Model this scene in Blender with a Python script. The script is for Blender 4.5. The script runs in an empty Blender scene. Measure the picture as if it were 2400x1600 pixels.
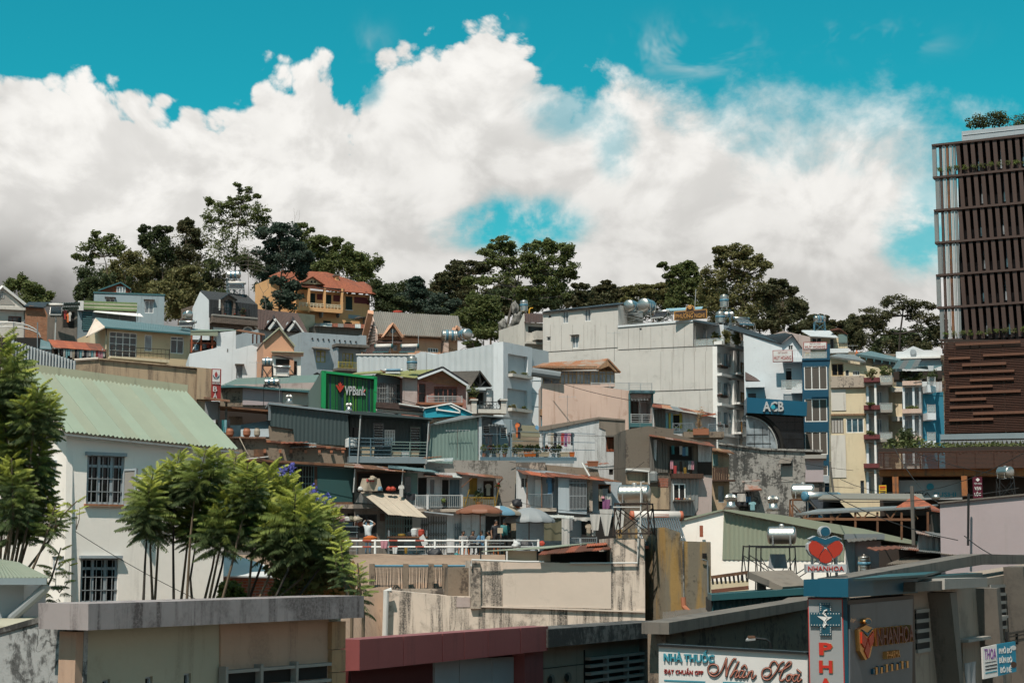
import bpy,bmesh,math,random
from math import radians as RAD,sin,cos,pi
from mathutils import Vector,Matrix,noise
from mathutils.geometry import tessellate_polygon,delaunay_2d_cdt
random.seed(7)
sc=bpy.context.scene
COL=sc.collection
# ------------------------------------------------------------------ camera
FPX,PITCH,CZ=4000.0,math.atan(525/4000.0),10.0
CAM=Vector((0,0,CZ))
cam_data=bpy.data.cameras.new('camera');cam=bpy.data.objects.new('camera',cam_data);COL.objects.link(cam)
cam.location=CAM;cam.rotation_euler=(pi/2+PITCH,0,0)
cam_data.sensor_width=36;cam_data.lens=36*FPX/2400;cam_data.clip_end=6000;cam_data.clip_start=.5
sc.camera=cam
# ------------------------------------------------------------------ exposure
sc.view_settings.view_transform='Standard';sc.view_settings.look='None'
sc.view_settings.gamma=1;sc.view_settings.exposure=EXPOSURE=0.30;sc.view_settings.use_curve_mapping=False
sc.cycles.max_bounces=4;sc.cycles.diffuse_bounces=2;sc.cycles.transparent_max_bounces=6
# ------------------------------------------------------------------ sun
SUN=Vector((-.20,-.48,.85)).normalized()
ld=bpy.data.lights.new('sun','SUN');ld.energy=5.0;ld.angle=RAD(.5);ld.color=(1,.90,.78)
sun=bpy.data.objects.new('sun',ld);COL.objects.link(sun)
sun.rotation_euler=SUN.to_track_quat('Z','Y').to_euler()
# ------------------------------------------------------------------ world: Nishita sky with a bank of cumulus
def ray(u,v):
    cx,cy=(u-1200)/FPX,(800-v)/FPX
    return Vector((cx,cos(PITCH)-cy*sin(PITCH),sin(PITCH)+cy*cos(PITCH)))
world=bpy.data.worlds.new('World');sc.world=world;world.use_nodes=True
def build_world():
    nt=world.node_tree;N=nt.nodes;L=nt.links;N.clear()
    def put(s,v):
        if isinstance(v,(int,float)):s.default_value=v
        elif isinstance(v,tuple):s.default_value=v
        else:L.new(v,s)
    def m(op,a,b=0.0,c=0.0,clamp=False):
        n=N.new('ShaderNodeMath');n.operation=op;n.use_clamp=clamp
        put(n.inputs[0],a);put(n.inputs[1],b);put(n.inputs[2],c);return n.outputs[0]
    def ss(a,lo,hi):
        n=N.new('ShaderNodeMapRange');n.interpolation_type='SMOOTHSTEP'
        put(n.inputs[0],a);put(n.inputs[1],lo);put(n.inputs[2],hi);return n.outputs[0]
    def mixc(f,a,b):
        n=N.new('ShaderNodeMix');n.data_type='RGBA';put(n.inputs[0],f);put(n.inputs[6],a);put(n.inputs[7],b);return n.outputs[2]
    tc=N.new('ShaderNodeTexCoord').outputs['Generated']
    sp=N.new('ShaderNodeSeparateXYZ');L.new(tc,sp.inputs[0]);x,y,z=sp.outputs
    az=m('MULTIPLY',m('ARCTAN2',x,y),57.2958)
    el=m('MULTIPLY',m('ARCSINE',z),57.2958)
    def ns(scale,detail,rough,off=(0,0,0),dist=0.0):
        mp=N.new('ShaderNodeMapping');L.new(tc,mp.inputs[0]);mp.inputs[1].default_value=off;mp.inputs[3].default_value=(1,1,1.25)
        n=N.new('ShaderNodeTexNoise');L.new(mp.outputs[0],n.inputs['Vector'])
        n.inputs['Scale'].default_value=scale;n.inputs['Detail'].default_value=detail;n.inputs['Roughness'].default_value=rough
        n.inputs['Distortion'].default_value=dist
        return m('SUBTRACT',n.outputs[0],.5)
    prof=[(-400,190),(-150,150),(0,160),(110,195),(200,245),(280,285),(330,270),(420,305),(500,290),(570,255),(625,200),(700,215),(770,225),(815,262),
            (850,225),(905,120),(960,92),(1040,100),(1100,62),(1150,25),(1200,65),(1255,130),(1310,200),(1400,185),(1500,165),(1600,170),(1720,205),(1850,220),(2000,225),(2120,270),(2250,330),(2400,330),(2700,260)]
    fc=N.new('ShaderNodeFloatCurve');cv=fc.mapping.curves[0];pts=[]
    for u,v in prof:
        r=ray(u,v);a=math.degrees(math.atan2(r.x,r.y));e=math.degrees(math.atan2(r.z,math.hypot(r.x,r.y)));pts.append((a/50+.5,e/40))
    while len(cv.points)<len(pts):cv.points.new(.5,.5)
    for p,q in zip(cv.points,pts):p.location=q;p.handle_type='AUTO'
    fc.mapping.update();L.new(m('ADD',m('DIVIDE',az,50),.5,clamp=True),fc.inputs['Value'])
    top=m('MULTIPLY',fc.outputs[0],40)
    def gauss(u,v,ru,rv):
        r=ray(u,v);a0=math.degrees(math.atan2(r.x,r.y));e0=math.degrees(math.atan2(r.z,math.hypot(r.x,r.y)))
        k=57.2958/FPX
        da=m('DIVIDE',m('SUBTRACT',az,a0),ru*k);de=m('DIVIDE',m('SUBTRACT',el,e0),rv*k)
        return m('EXPONENT',m('MULTIPLY',m('ADD',m('MULTIPLY',da,da),m('MULTIPLY',de,de)),-1.0))
    h=m('SUBTRACT',top,el)
    mid=ns(15,6,.60,(0,0,0),.3);fine=ns(46,5,.62,(0,0,0),.2)
    def vor(scale):
        wv=N.new('ShaderNodeVectorMath');wv.operation='ADD';L.new(tc,wv.inputs[0]);wn_=N.new('ShaderNodeTexNoise');wn_.inputs['Scale'].default_value=scale*.8;wn_.inputs['Detail'].default_value=2;L.new(tc,wn_.inputs[0])
        sc_=N.new('ShaderNodeVectorMath');sc_.operation='SCALE';sc_.inputs[3].default_value=.9/scale;L.new(wn_.outputs['Color'],sc_.inputs[0]);L.new(sc_.outputs[0],wv.inputs[1])
        v=N.new('ShaderNodeTexVoronoi');v.inputs['Scale'].default_value=scale;L.new(wv.outputs[0],v.inputs[0]);return m('SUBTRACT',.5,v.outputs['Distance'])
    crisp=ss(az,6.0,-2.0);vb=m('ADD',m('MULTIPLY',vor(30),.62),m('MULTIPLY',vor(75),.62))
    nz_=m('ADD',m('MULTIPLY',mid,2.5),m('ADD',m('MULTIPLY',fine,m('SUBTRACT',1.5,m('MULTIPLY',crisp,1.1))),m('MULTIPLY',m('SUBTRACT',vb,.0),m('ADD',.25,m('MULTIPLY',crisp,.85)))))
    d0=m('ADD',m('MINIMUM',m('MULTIPLY',m('ADD',h,m('MULTIPLY',ss(az,-2,-9),.75)),.50),1.9),nz_)
    holes=[(gauss(1190,525,190,75),.95),(gauss(1340,250,130,80),.6),(gauss(2160,560,110,90),.8),(gauss(845,205,60,50),.7),(gauss(1450,340,60,90),.5),(gauss(2190,470,80,70),.5)]
    wisp=[(gauss(2020,80,90,26),1.5),(gauss(2140,95,90,30),1.2),(gauss(1600,120,130,50),1.5),(gauss(870,120,45,45),.7),(gauss(1240,110,50,40),.7),(gauss(2030,130,60,20),.7)]
    mid2=ns(15,3,.58,(-.012,0,.016),.3)
    soft=ss(az,0.5,9.0)
    w=m('ADD',.28,m('MULTIPLY',soft,1.0))
    cover=ss(m('DIVIDE',d0,w),m('MULTIPLY',soft,-.45),1.0)
    hn=m('ADD',m('MULTIPLY',mid,2.2),m('MULTIPLY',fine,.8))
    for g,k in holes:cover=m('MULTIPLY',cover,m('SUBTRACT',1.0,m('MULTIPLY',ss(m('ADD',g,m('MULTIPLY',m('MULTIPLY',hn,g),-1.6)),.22,.95),k)))
    up=m('MULTIPLY',ss(el,21,32),ss(m('ADD',ns(3.2,3,.6,(5,2,1),.4),m('MULTIPLY',mid,.3)),-.02,.18));cover=m('MAXIMUM',cover,up)  # scattered clouds above the frame, added to neutralise the ambient light
    wn=ss(ns(18,4,.66,(3,1,2),.6),-.05,.32)
    for g,k in wisp:cover=m('MAXIMUM',cover,m('MULTIPLY',m('MULTIPLY',g,k),m('MULTIPLY',wn,.62)))
    cover=m('MINIMUM',cover,1.0)
    shade=m('ADD',m('MULTIPLY',ss(m('SUBTRACT',mid,mid2),-.11,.10),.6),m('MULTIPLY',ss(m('ADD',mid,m('MULTIPLY',vb,.28)),-.22,.26),.4))
    deep=ss(m('SUBTRACT',top,el),1.6,7.5)
    lown=ss(ns(4.2,3,.5,(1.3,.2,.4)),-.22,.2)
    left=ss(az,-3.0,-15.0)
    body=m('ADD',.78,m('MULTIPLY',shade,.30))
    grey=m('MULTIPLY',deep,m('ADD',m('ADD',.05,m('MULTIPLY',lown,.20)),m('MULTIPLY',m('MULTIPLY',left,deep),m('MULTIPLY',.62,ss(el,13.5,9)))))
    lum=m('MULTIPLY',body,m('SUBTRACT',1.0,grey))
    cc=N.new('ShaderNodeCombineColor')
    L.new(m('MULTIPLY',lum,7.4),cc.inputs[0]);L.new(m('MULTIPLY',lum,7.25),cc.inputs[1]);L.new(m('MULTIPLY',lum,6.95),cc.inputs[2])
    sky=N.new('ShaderNodeTexSky');sky.sky_type='NISHITA';sky.sun_disc=False
    sky.sun_elevation=math.asin(SUN.z);sky.sun_rotation=math.atan2(SUN.x,SUN.y)
    sky.air_density=1.0;sky.dust_density=.4;sky.ozone_density=3.0
    tint=N.new('ShaderNodeMix');tint.data_type='RGBA';tint.blend_type='MULTIPLY';tint.inputs[0].default_value=1
    L.new(sky.outputs[0],tint.inputs[6]);tint.inputs[7].default_value=SKYTINT
    bg=N.new('ShaderNodeBackground');bg.inputs[1].default_value=.10
    L.new(mixc(cover,tint.outputs[2],cc.outputs[0]),bg.inputs[0])
    out=N.new('ShaderNodeOutputWorld');L.new(bg.outputs[0],out.inputs[0])
SKYTINT=(.07,1.02,.80,1)
build_world()
world.cycles.sampling_method='MANUAL';world.cycles.sample_map_resolution=512
sc.cycles.use_adaptive_sampling=True;sc.cycles.adaptive_threshold=.03
# ------------------------------------------------------------------ pixel rays are only a ruler: everything below stands in metres
VX,VY,VS=0.0,0.0,1.0
def view(x,y,s):
    global VX,VY,VS
    VX,VY,VS=x,y,s
VIEWS=dict(F=(0,0,2400/2352),A1=(0,400,.29340),A2=(400,400,.31896),A3=(800,520,.30612),A4=(1200,520,.34443),A5=(1700,560,.38271),A6=(2100,220,.31881),
             A7=(2000,700,.31898),A8=(0,760,.44657),B1=(480,860,.25508),B2=(800,940,.25508),B3=(1100,940,.25508),B4=(1400,920,.26781),B5=(0,1300,.36565),
             B6=(800,1240,.35714),B7=(1560,1160,.35714),B8=(300,1020,.26781),S=(0,0,1))
def at_view(k):view(*VIEWS[k])
def P(u,v,d):
    r=ray(VX+u*VS,VY+v*VS)
    return CAM+r*(d/r.y)
PROF=[(-60,.5),(36,.5),(46,6.4),(51,7.8),(60,8.9),(70,9.8),(78,10.38),(91,10.42),(94,12),(100,14),(106,15.6),(120,18.5),(150,24),(180,30),(215,36.5),(250,41),(300,42),(420,36),(900,30),(3000,30)]
def gz(x,y):
    for(a,za),(b,zb)in zip(PROF,PROF[1:]):
        if a<=y<=b:
            z=za+(zb-za)*(y-a)/(b-a);break
    else:z=.5 if y<0 else 30
    if y>91:
        k=min(1,max(0,(x-3)/16));k=k*k*(3-2*k)
        k*=min(1,max(0,(215-y)/30));z=10.4+(z-10.4)*(1-.85*k)
    elif 36<y<77.5:
        k=min(1,max(0,(x+4.7)/.8))if y<62 else min(1,max(0,(x-4)/4));z=z*(1-k)+min(z,3+max(0,y-50)*.25)*k
    return z
# ------------------------------------------------------------------ mesh helpers
ORG={}
def link(o,parent=None):
    COL.objects.link(o)
    if parent is not None:o.parent=parent
    return o
def thing(name,label,cat,at,group=None):
    o=bpy.data.objects.new(name,None);o.location=at;o.empty_display_size=.3;link(o)
    o['label']=label;o['category']=cat
    if group:o['group']=group
    ORG[o.name]=Vector(at);return o
def tag(o,label,cat,group=None):
    o['label']=label;o['category']=cat
    if group:o['group']=group
    return o
def setmat(me,mat):
    for q in(mat if isinstance(mat,(list,tuple))else[mat]):me.materials.append(M_(q))
def mesh(name,V,F,mat,parent=None,smooth=False,mi=None):
    me=bpy.data.meshes.new(name);o=bpy.data.objects.new(name,me)
    if parent is None:
        n=len(V);org=Vector((sum(p[0]for p in V)/n,sum(p[1]for p in V)/n,min(p[2]for p in V)));o.location=org
    else:org=ORG[parent.name]
    me.from_pydata([(p[0]-org[0],p[1]-org[1],p[2]-org[2])for p in V],[],F)
    setmat(me,mat)
    if mi:me.polygons.foreach_set('material_index',mi)
    if smooth:me.polygons.foreach_set('use_smooth',[True]*len(me.polygons))
    me.update();link(o,parent);ORG[o.name]=org;return o
class Face:
    """an upright plane: origin, horizontal axis a, outward normal n (towards the camera)"""
    def __init__(s,O,yaw):
        t=RAD(yaw);s.O=Vector(O);s.yaw=yaw;s.a=Vector((cos(t),sin(t),0));s.n=Vector((sin(t),-cos(t),0))
    def p(s,u,v,o=0.0):
        r=ray(VX+u*VS,VY+v*VS);q=s.O+s.n*o
        return CAM+r*((q-CAM).dot(s.n)/r.dot(s.n))
    def at(s,u,v):
        q=s.p(u,v)-s.O;return(q.dot(s.a),q.z)
    def W(s,x,z,o=0.0):return s.O+s.a*x+s.n*o+Vector((0,0,z))
    def rect(s,u0,v0,u1,v1):
        um,vm=(u0+u1)/2,(v0+v1)/2
        return(s.at(u0,vm)[0],s.at(u1,vm)[0],s.at(um,v1)[1],s.at(um,v0)[1])
    def turn(s,u,v,yaw):return Face(s.p(u,v),yaw)
    def off(s,o):return Face(s.O+s.n*o,s.yaw)
def FP(u,v,d,yaw=0):return Face(P(u,v,d),yaw)
class M:
    def __init__(s):s.V=[];s.F=[]
    def add(s,V,F):
        k=len(s.V);s.V+=[tuple(p)for p in V];s.F+=[tuple(i+k for i in f)for f in F];return s
    def hexa(s,b,t):
        n=len(b);s.add(list(b)+list(t),[tuple(range(n))[::-1],tuple(range(n,2*n))]+[(i,(i+1)%n,n+(i+1)%n,n+i)for i in range(n)]);return s
    def box(s,f,x0,x1,z0,z1,o0,o1):
        s.hexa([f.W(x0,z0,o1),f.W(x1,z0,o1),f.W(x1,z0,o0),f.W(x0,z0,o0)],[f.W(x0,z1,o1),f.W(x1,z1,o1),f.W(x1,z1,o0),f.W(x0,z1,o0)]);return s
    def pb(s,f,u0,v0,u1,v1,o0,o1):
        x0,x1,z0,z1=f.rect(u0,v0,u1,v1);return s.box(f,x0,x1,z0,z1,o0,o1)
    def poly(s,f,pts,o0,o1):
        q=[f.at(*p)for p in pts];ar=sum(q[i][0]*q[(i+1)%len(q)][1]-q[(i+1)%len(q)][0]*q[i][1]for i in range(len(q)))
        if ar<0:q=q[::-1]
        n=len(q);V=[f.W(x,z,o1)for x,z in q]+[f.W(x,z,o0)for x,z in q]
        tri=tessellate_polygon([[Vector((x,z,0))for x,z in q]])
        F=[]
        for t in tri:
            a,b,c=t
            cr=(q[b][0]-q[a][0])*(q[c][1]-q[a][1])-(q[c][0]-q[a][0])*(q[b][1]-q[a][1])
            t=t if cr>0 else t[::-1]
            F.append(tuple(t));F.append(tuple(n+i for i in t[::-1]))
        F+=[((i+1)%n,i,n+i,n+(i+1)%n)for i in range(n)]
        return s.add(V,F)
    def tube(s,pts,r,n=6,cap=True):
        pts=[Vector(p)for p in pts];rr=r if isinstance(r,(list,tuple))else[r]*len(pts);V=[];F=[]
        for i,p in enumerate(pts):
            t=(pts[min(i+1,len(pts)-1)]-pts[max(i-1,0)]).normalized()
            a=t.orthogonal().normalized()if i==0 else(a-t*a.dot(t)).normalized()
            b=t.cross(a)
            V+=[p+(a*cos(2*pi*k/n)+b*sin(2*pi*k/n))*rr[i]for k in range(n)]
        for i in range(len(pts)-1):
            F+=[(i*n+k,i*n+(k+1)%n,(i+1)*n+(k+1)%n,(i+1)*n+k)for k in range(n)]
        if cap:F+=[tuple(range(n))[::-1],tuple(range((len(pts)-1)*n,len(pts)*n))]
        return s.add(V,F)
    def beam(s,p,q,w):return s.tube([p,q],w*.7071,4)
    def lathe(s,c,prof,n=16,ax=(0,0,1)):
        c=Vector(c);t=Vector(ax).normalized();a=t.orthogonal().normalized();b=t.cross(a);V=[];F=[]
        for r,h in prof:V+=[c+t*h+(a*cos(2*pi*k/n)+b*sin(2*pi*k/n))*r for k in range(n)]
        for i in range(len(prof)-1):F+=[(i*n+k,i*n+(k+1)%n,(i+1)*n+(k+1)%n,(i+1)*n+k)for k in range(n)]
        F+=[tuple(range(n))[::-1],tuple(range((len(prof)-1)*n,len(prof)*n))]
        return s.add(V,F)
    def sheet(s,a,b,c,d,n,amp,th=.02,flat=.0):
        """corrugated sheet, a->b across the ribs, a->d along them"""
        a,b,c,d=map(Vector,(a,b,c,d));nn=(b-a).cross(d-a).normalized()
        if nn.z<-1e-4:nn=-nn
        V=[];F=[];m_=2*n
        for i in range(m_+1):
            t=i/m_;o=nn*(amp if i%2 else 0);p,q=a.lerp(b,t)+o,d.lerp(c,t)+o
            V+=[p,q,q-nn*th,p-nn*th]
        for i in range(m_):
            k=i*4;F+=[(k,k+4,k+5,k+1),(k+3,k+2,k+6,k+7),(k,k+3,k+7,k+4),(k+1,k+5,k+6,k+2)]
        F+=[(0,1,2,3),(m_*4,m_*4+3,m_*4+2,m_*4+1)]
        return s.add(V,F)
    def slab(s,pts,th):
        pts=[Vector(p)for p in pts];nn=(pts[1]-pts[0]).cross(pts[-1]-pts[0]).normalized()
        if nn.z<0:nn=-nn
        return s.hexa([p-nn*th for p in pts],pts)
    def done(s,name,mat,parent=None,smooth=False):return mesh(name,s.V,s.F,mat,parent,smooth)
def pbox(name,f,u0,v0,u1,v1,o0,o1,mat,parent=None):return M().pb(f,u0,v0,u1,v1,o0,o1).done(name,mat,parent)
def ppoly(name,f,pts,o0,o1,mat,parent=None):return M().poly(f,pts,o0,o1).done(name,mat,parent)
def roof_sheets(a,b,c,d,k,n,amp,mat,parent,name='roof_sheet',th=.02,jit=.0):
    a,b,c,d=map(Vector,(a,b,c,d))
    for i in range(k):
        t0,t1=i/k,(i+1)/k;j=Vector((0,0,random.uniform(-jit,jit)+(.012 if i%2 else 0)))
        M().sheet(a.lerp(b,t0)+j,a.lerp(b,t1)+j,d.lerp(c,t1)+j,d.lerp(c,t0)+j,n,amp,th).done(name,mat if isinstance(mat,str)else random.choice(mat),parent)
def wall(name,f,pts,D,mat,parent,holes=(),rev=.16,drop=True,flat=False):
    """front outline in pixels with rectangular openings, extruded back by D metres and carried down to the ground"""
    q=[f.at(*p)for p in pts]
    ar=sum(q[i][0]*q[(i+1)%len(q)][1]-q[(i+1)%len(q)][0]*q[i][1]for i in range(len(q)))
    if ar<0:q=q[::-1]
    if drop:
        zmin=min(z for x,z in q);xs=[x for x,z in q];zmid=(zmin+max(z for x,z in q))/2
        low=sorted(range(len(q)),key=lambda i:q[i][1])[:2]
        g=min(gz(*f.W(x,0,o)[:2])for x in(min(xs),max(xs))for o in(0,-D))-f.O.z-.3
        if g<zmin:
            for i in low:q[i]=(q[i][0],g)
    n=len(q);V=[f.W(x,z,0)for x,z in q];V2=[(x,z)for x,z in q];loops=[[Vector((x,z,0))for x,z in q]]
    hs=[]
    for h in holes:
        x0,x1,z0,z1=f.rect(*h[:4]);k=len(V)
        hp=[(x0,z0),(x0,z1),(x1,z1),(x1,z0)];V+=[f.W(x,z,0)for x,z in hp];V2+=hp;loops.append([Vector((x,z,0))for x,z in hp]);hs.append(k)
    F=[];E=[(i,(i+1)%n)for i in range(n)]+[(k+i,k+(i+1)%4)for k in hs for i in range(4)]
    cv,_,cf=delaunay_2d_cdt([Vector(p)for p in V2],E,[],0,1e-5)[:3];k0=len(V);V+=[f.W(p.x,p.y,0)for p in cv]
    def inside(x,z,L):
        r=False
        for(ax,az_),(bx,bz)in zip(L,L[1:]+L[:1]):
            if(az_>z)!=(bz>z)and x<ax+(bx-ax)*(z-az_)/(bz-az_):r=not r
        return r
    for t in cf:
        x=sum(cv[i].x for i in t)/len(t);z=sum(cv[i].y for i in t)/len(t)
        if inside(x,z,V2[:n])and not any(inside(x,z,V2[k:k+4])for k in hs):F.append(tuple(k0+i for i in t))
    for k in hs:
        j=len(V);V+=[Vector(V[k+i])-f.n*rev for i in range(4)]
        F+=[(k+i,k+(i+1)%4,j+(i+1)%4,j+i)for i in range(4)]+[(j,j+1,j+2,j+3)[::-1]]
    k=len(V);V+=[f.W(x,z,-D)for x,z in q]
    F+=[((i+1)%n,i,k+i,k+(i+1)%n)for i in range(n)]
    for t in tessellate_polygon([loops[0]]):
        a,b,c=t;cr=(V2[b][0]-V2[a][0])*(V2[c][1]-V2[a][1])-(V2[c][0]-V2[a][0])*(V2[b][1]-V2[a][1])
        t=tuple(t)if cr>0 else tuple(t)[::-1];F.append(tuple(k+i for i in t[::-1]))
    return mesh(name,V,F,mat,parent)
def ribwall(name,f,pts,D,mat,parent,pitch=.25,amp=.03,drop=True):
    q=[f.at(*p)for p in pts];xs=[x for x,z in q];x0,x1=min(xs),max(xs)
    if drop:
        g=min(gz(*f.W(x,0,o)[:2])for x in(x0,x1)for o in(0,-D))-f.O.z-.3
        low=sorted(range(len(q)),key=lambda i:q[i][1])[:2]
        for i in low:q[i]=(q[i][0],min(g,q[i][1]))
    def span(x):
        zs=[]
        for i in range(len(q)):
            (ax,az_),(bx,bz)=q[i],q[(i+1)%len(q)]
            if abs(ax-bx)<1e-6:
                if abs(ax-x)<1e-4:zs+=[az_,bz]
            elif min(ax,bx)-1e-6<=x<=max(ax,bx)+1e-6:zs.append(az_+(bz-az_)*(x-ax)/(bx-ax))
        return min(zs),max(zs)
    n=max(2,int((x1-x0)/pitch))*2;V=[];F=[]
    for i in range(n+1):
        x=x0+(x1-x0)*i/n;z0,z1=span(x);o=amp if i%2 else 0
        V+=[f.W(x,z0,o),f.W(x,z1,o),f.W(x,z1,-D),f.W(x,z0,-D)]
    for i in range(n):
        k=i*4;F+=[(k,k+4,k+5,k+1),(k+1,k+5,k+6,k+2),(k+3,k+2,k+6,k+7),(k,k+3,k+7,k+4)]
    F+=[(0,1,2,3),(n*4,n*4+3,n*4+2,n*4+1)]
    return mesh(name,V,F,mat,parent)
def window(f,r,parent,frame='white_paint',cols=2,rows=1,pane='glass',o=-.10,fw=None,sill=None,head=None,grille=None,name='window',top=0.0,curtain=None):
    x0,x1,z0,z1=f.rect(*r);fw=fw or min(.07,(x1-x0)*.09)
    m=M();t=.05
    m.box(f,x0,x0+fw,z0,z1,o,o+t);m.box(f,x1-fw,x1,z0,z1,o,o+t)
    m.box(f,x0+fw,x1-fw,z0,z0+fw,o,o+t);m.box(f,x0+fw,x1-fw,z1-fw,z1,o,o+t)
    zt=z1-(z1-z0)*top
    for i in range(1,cols):
        x=x0+(x1-x0)*i/cols;m.box(f,x-fw*.5,x+fw*.5,z0+fw,z1-fw,o+.002,o+t+.002)
    if top:m.box(f,x0+fw,x1-fw,zt-fw*.5,zt+fw*.5,o+.004,o+t+.004)
    for j in range(1,rows):
        z=z0+(zt-z0)*j/rows;m.box(f,x0+fw,x1-fw,z-fw*.3,z+fw*.3,o+.004,o+t-.002)
    w=m.done(name,frame,parent)
    if parent.parent is None:
        M().box(f,x0+fw*.5,x1-fw*.5,z0+fw*.5,z1-fw*.5,o-.02,o+.01).done('pane',pane,w)
        if curtain:
            M().box(f,x0+fw,x0+fw+(x1-x0)*.3,z0+fw,z1-fw,o+.012,o+.02).done('curtain',curtain,w)
            M().box(f,x1-fw-(x1-x0)*.28,x1-fw,z0+fw,z1-fw,o+.012,o+.02).done('curtain',curtain,w)
        if grille:
            m=M();n=max(2,int((x1-x0)/.14))
            for i in range(1,n):x=x0+(x1-x0)*i/n;m.box(f,x-.01,x+.01,z0,z1,o+.055,o+.075)
            for j in range(1,max(2,int((z1-z0)/.35))):z=z0+j*.35;m.box(f,x0,x1,z-.012,z+.012,o+.058,o+.08)
            m.done('grille',grille,w)
        if sill:M().box(f,x0-.08,x1+.08,z0-.09,z0,-.05,.12).done('sill',sill,w)
        if head:M().box(f,x0-.12,x1+.12,z1+.02,z1+.09,-.02,.38).done('canopy',head,w)
    return w
def house(name,label,f,pts,D,mat,wins=(),group=None,cat='house',**kw):
    """a building as a thing with its wall; wins: (u0,v0,u1,v1,{style}) cut real openings and fill them"""
    ps=[f.at(*p)for p in pts];x=sum(p[0]for p in ps)/len(ps);b=f.W(x,min(p[1]for p in ps),-D/2)
    b.z=min(b.z,gz(b.x,b.y))
    t=thing(name,label,cat,b,group);w=wall('wall',f,pts,D,mat,t,wins,**kw)
    for r in wins:window(f,r[:4],t,**(r[4]if len(r)>4 else{}))
    return t
def rail(f,u0,v0,u1,v1,parent,mat='dark_metal',n=None,o=.0,name='railing',post=.03,bars='v',gap=.14,ret=None):
    x0,x1,z0,z1=f.rect(u0,v0,u1,v1);m=M();m.box(f,x0,x1,z1-.05,z1,o-.025,o+.025);m.box(f,x0,x1,z0+.05,z0+.08,o-.015,o+.015)
    for x in(x0,x1):m.box(f,x-post,x+post,z0,z1+.03,o-post,o+post)
    if bars=='v':
        k=n or max(3,int((x1-x0)/gap))
        for i in range(1,k):x=x0+(x1-x0)*i/k;m.box(f,x-.011,x+.011,z0+.05,z1-.05,o-.011,o+.011)
    elif bars=='h':
        for j in range(1,n or 4):z=z0+(z1-z0)*j/(n or 4);m.box(f,x0,x1,z-.016,z+.016,o-.014,o+.014)
        for i in range(1,max(2,int((x1-x0)/1.6))):x=x0+(x1-x0)*i/max(2,int((x1-x0)/1.6));m.box(f,x-post*.8,x+post*.8,z0,z1,o-post,o+post*.9)
    elif bars=='x':
        k=n or max(1,round((x1-x0)/(z1-z0)))
        for i in range(k):
            a,b=x0+(x1-x0)*i/k,x0+(x1-x0)*(i+1)/k
            m.beam(f.W(a,z0+.08,o),f.W(b,z1-.05,o),.022);m.beam(f.W(b,z0+.08,o+.005),f.W(a,z1-.05,o+.005),.022);m.box(f,b-.015,b+.015,z0,z1,o-.015,o+.015)
    elif bars=='o':
        k=n or max(2,int((x1-x0)/.3))
        for i in range(k):
            c=x0+(x1-x0)*(i+.5)/k;r=(x1-x0)/k*.42
            for zc in(z0+(z1-z0)*.3,z0+(z1-z0)*.7):m.tube([f.W(c+r*cos(t*pi/4),zc+r*sin(t*pi/4),o)for t in range(9)],.012,4)
            m.box(f,c+r-.008,c+r+.008,z0,z1,o-.01,o+.01)
    elif bars=='glass':
        M().box(f,x0+.04,x1-.04,z0+.09,z1-.06,o-.006,o+.006).done('glass_panel','clear_glass',parent)
    return m.done(name,mat,parent)
def text(s,f,u0,v0,u1,v1,o,mat,parent,ext=.04,name='lettering',shear=0,bold=0.0,fitw=True):
    cu=bpy.data.curves.new(name,'FONT');cu.body=s;cu.extrude=ext;cu.shear=shear;cu.align_x='LEFT';cu.offset=bold;cu.resolution_u=2
    ob=bpy.data.objects.new('tmp',cu);COL.objects.link(ob);bpy.context.view_layer.update()
    me0=bpy.data.meshes.new_from_object(ob.evaluated_get(bpy.context.evaluated_depsgraph_get()))
    V=[v.co.copy()for v in me0.vertices];F=[tuple(p.vertices)for p in me0.polygons]
    bpy.data.objects.remove(ob);bpy.data.curves.remove(cu);bpy.data.meshes.remove(me0)
    if not V:return
    ax,bx=min(v.x for v in V),max(v.x for v in V);ay,by=min(v.y for v in V),max(v.y for v in V)
    x0,x1,z0,z1=f.rect(u0,v0,u1,v1)
    return mesh(name,[f.W(x0+(v.x-ax)/(bx-ax)*(x1-x0),z0+(v.y-ay)/(by-ay)*(z1-z0),o+v.z)for v in V],F,mat,parent)
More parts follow.
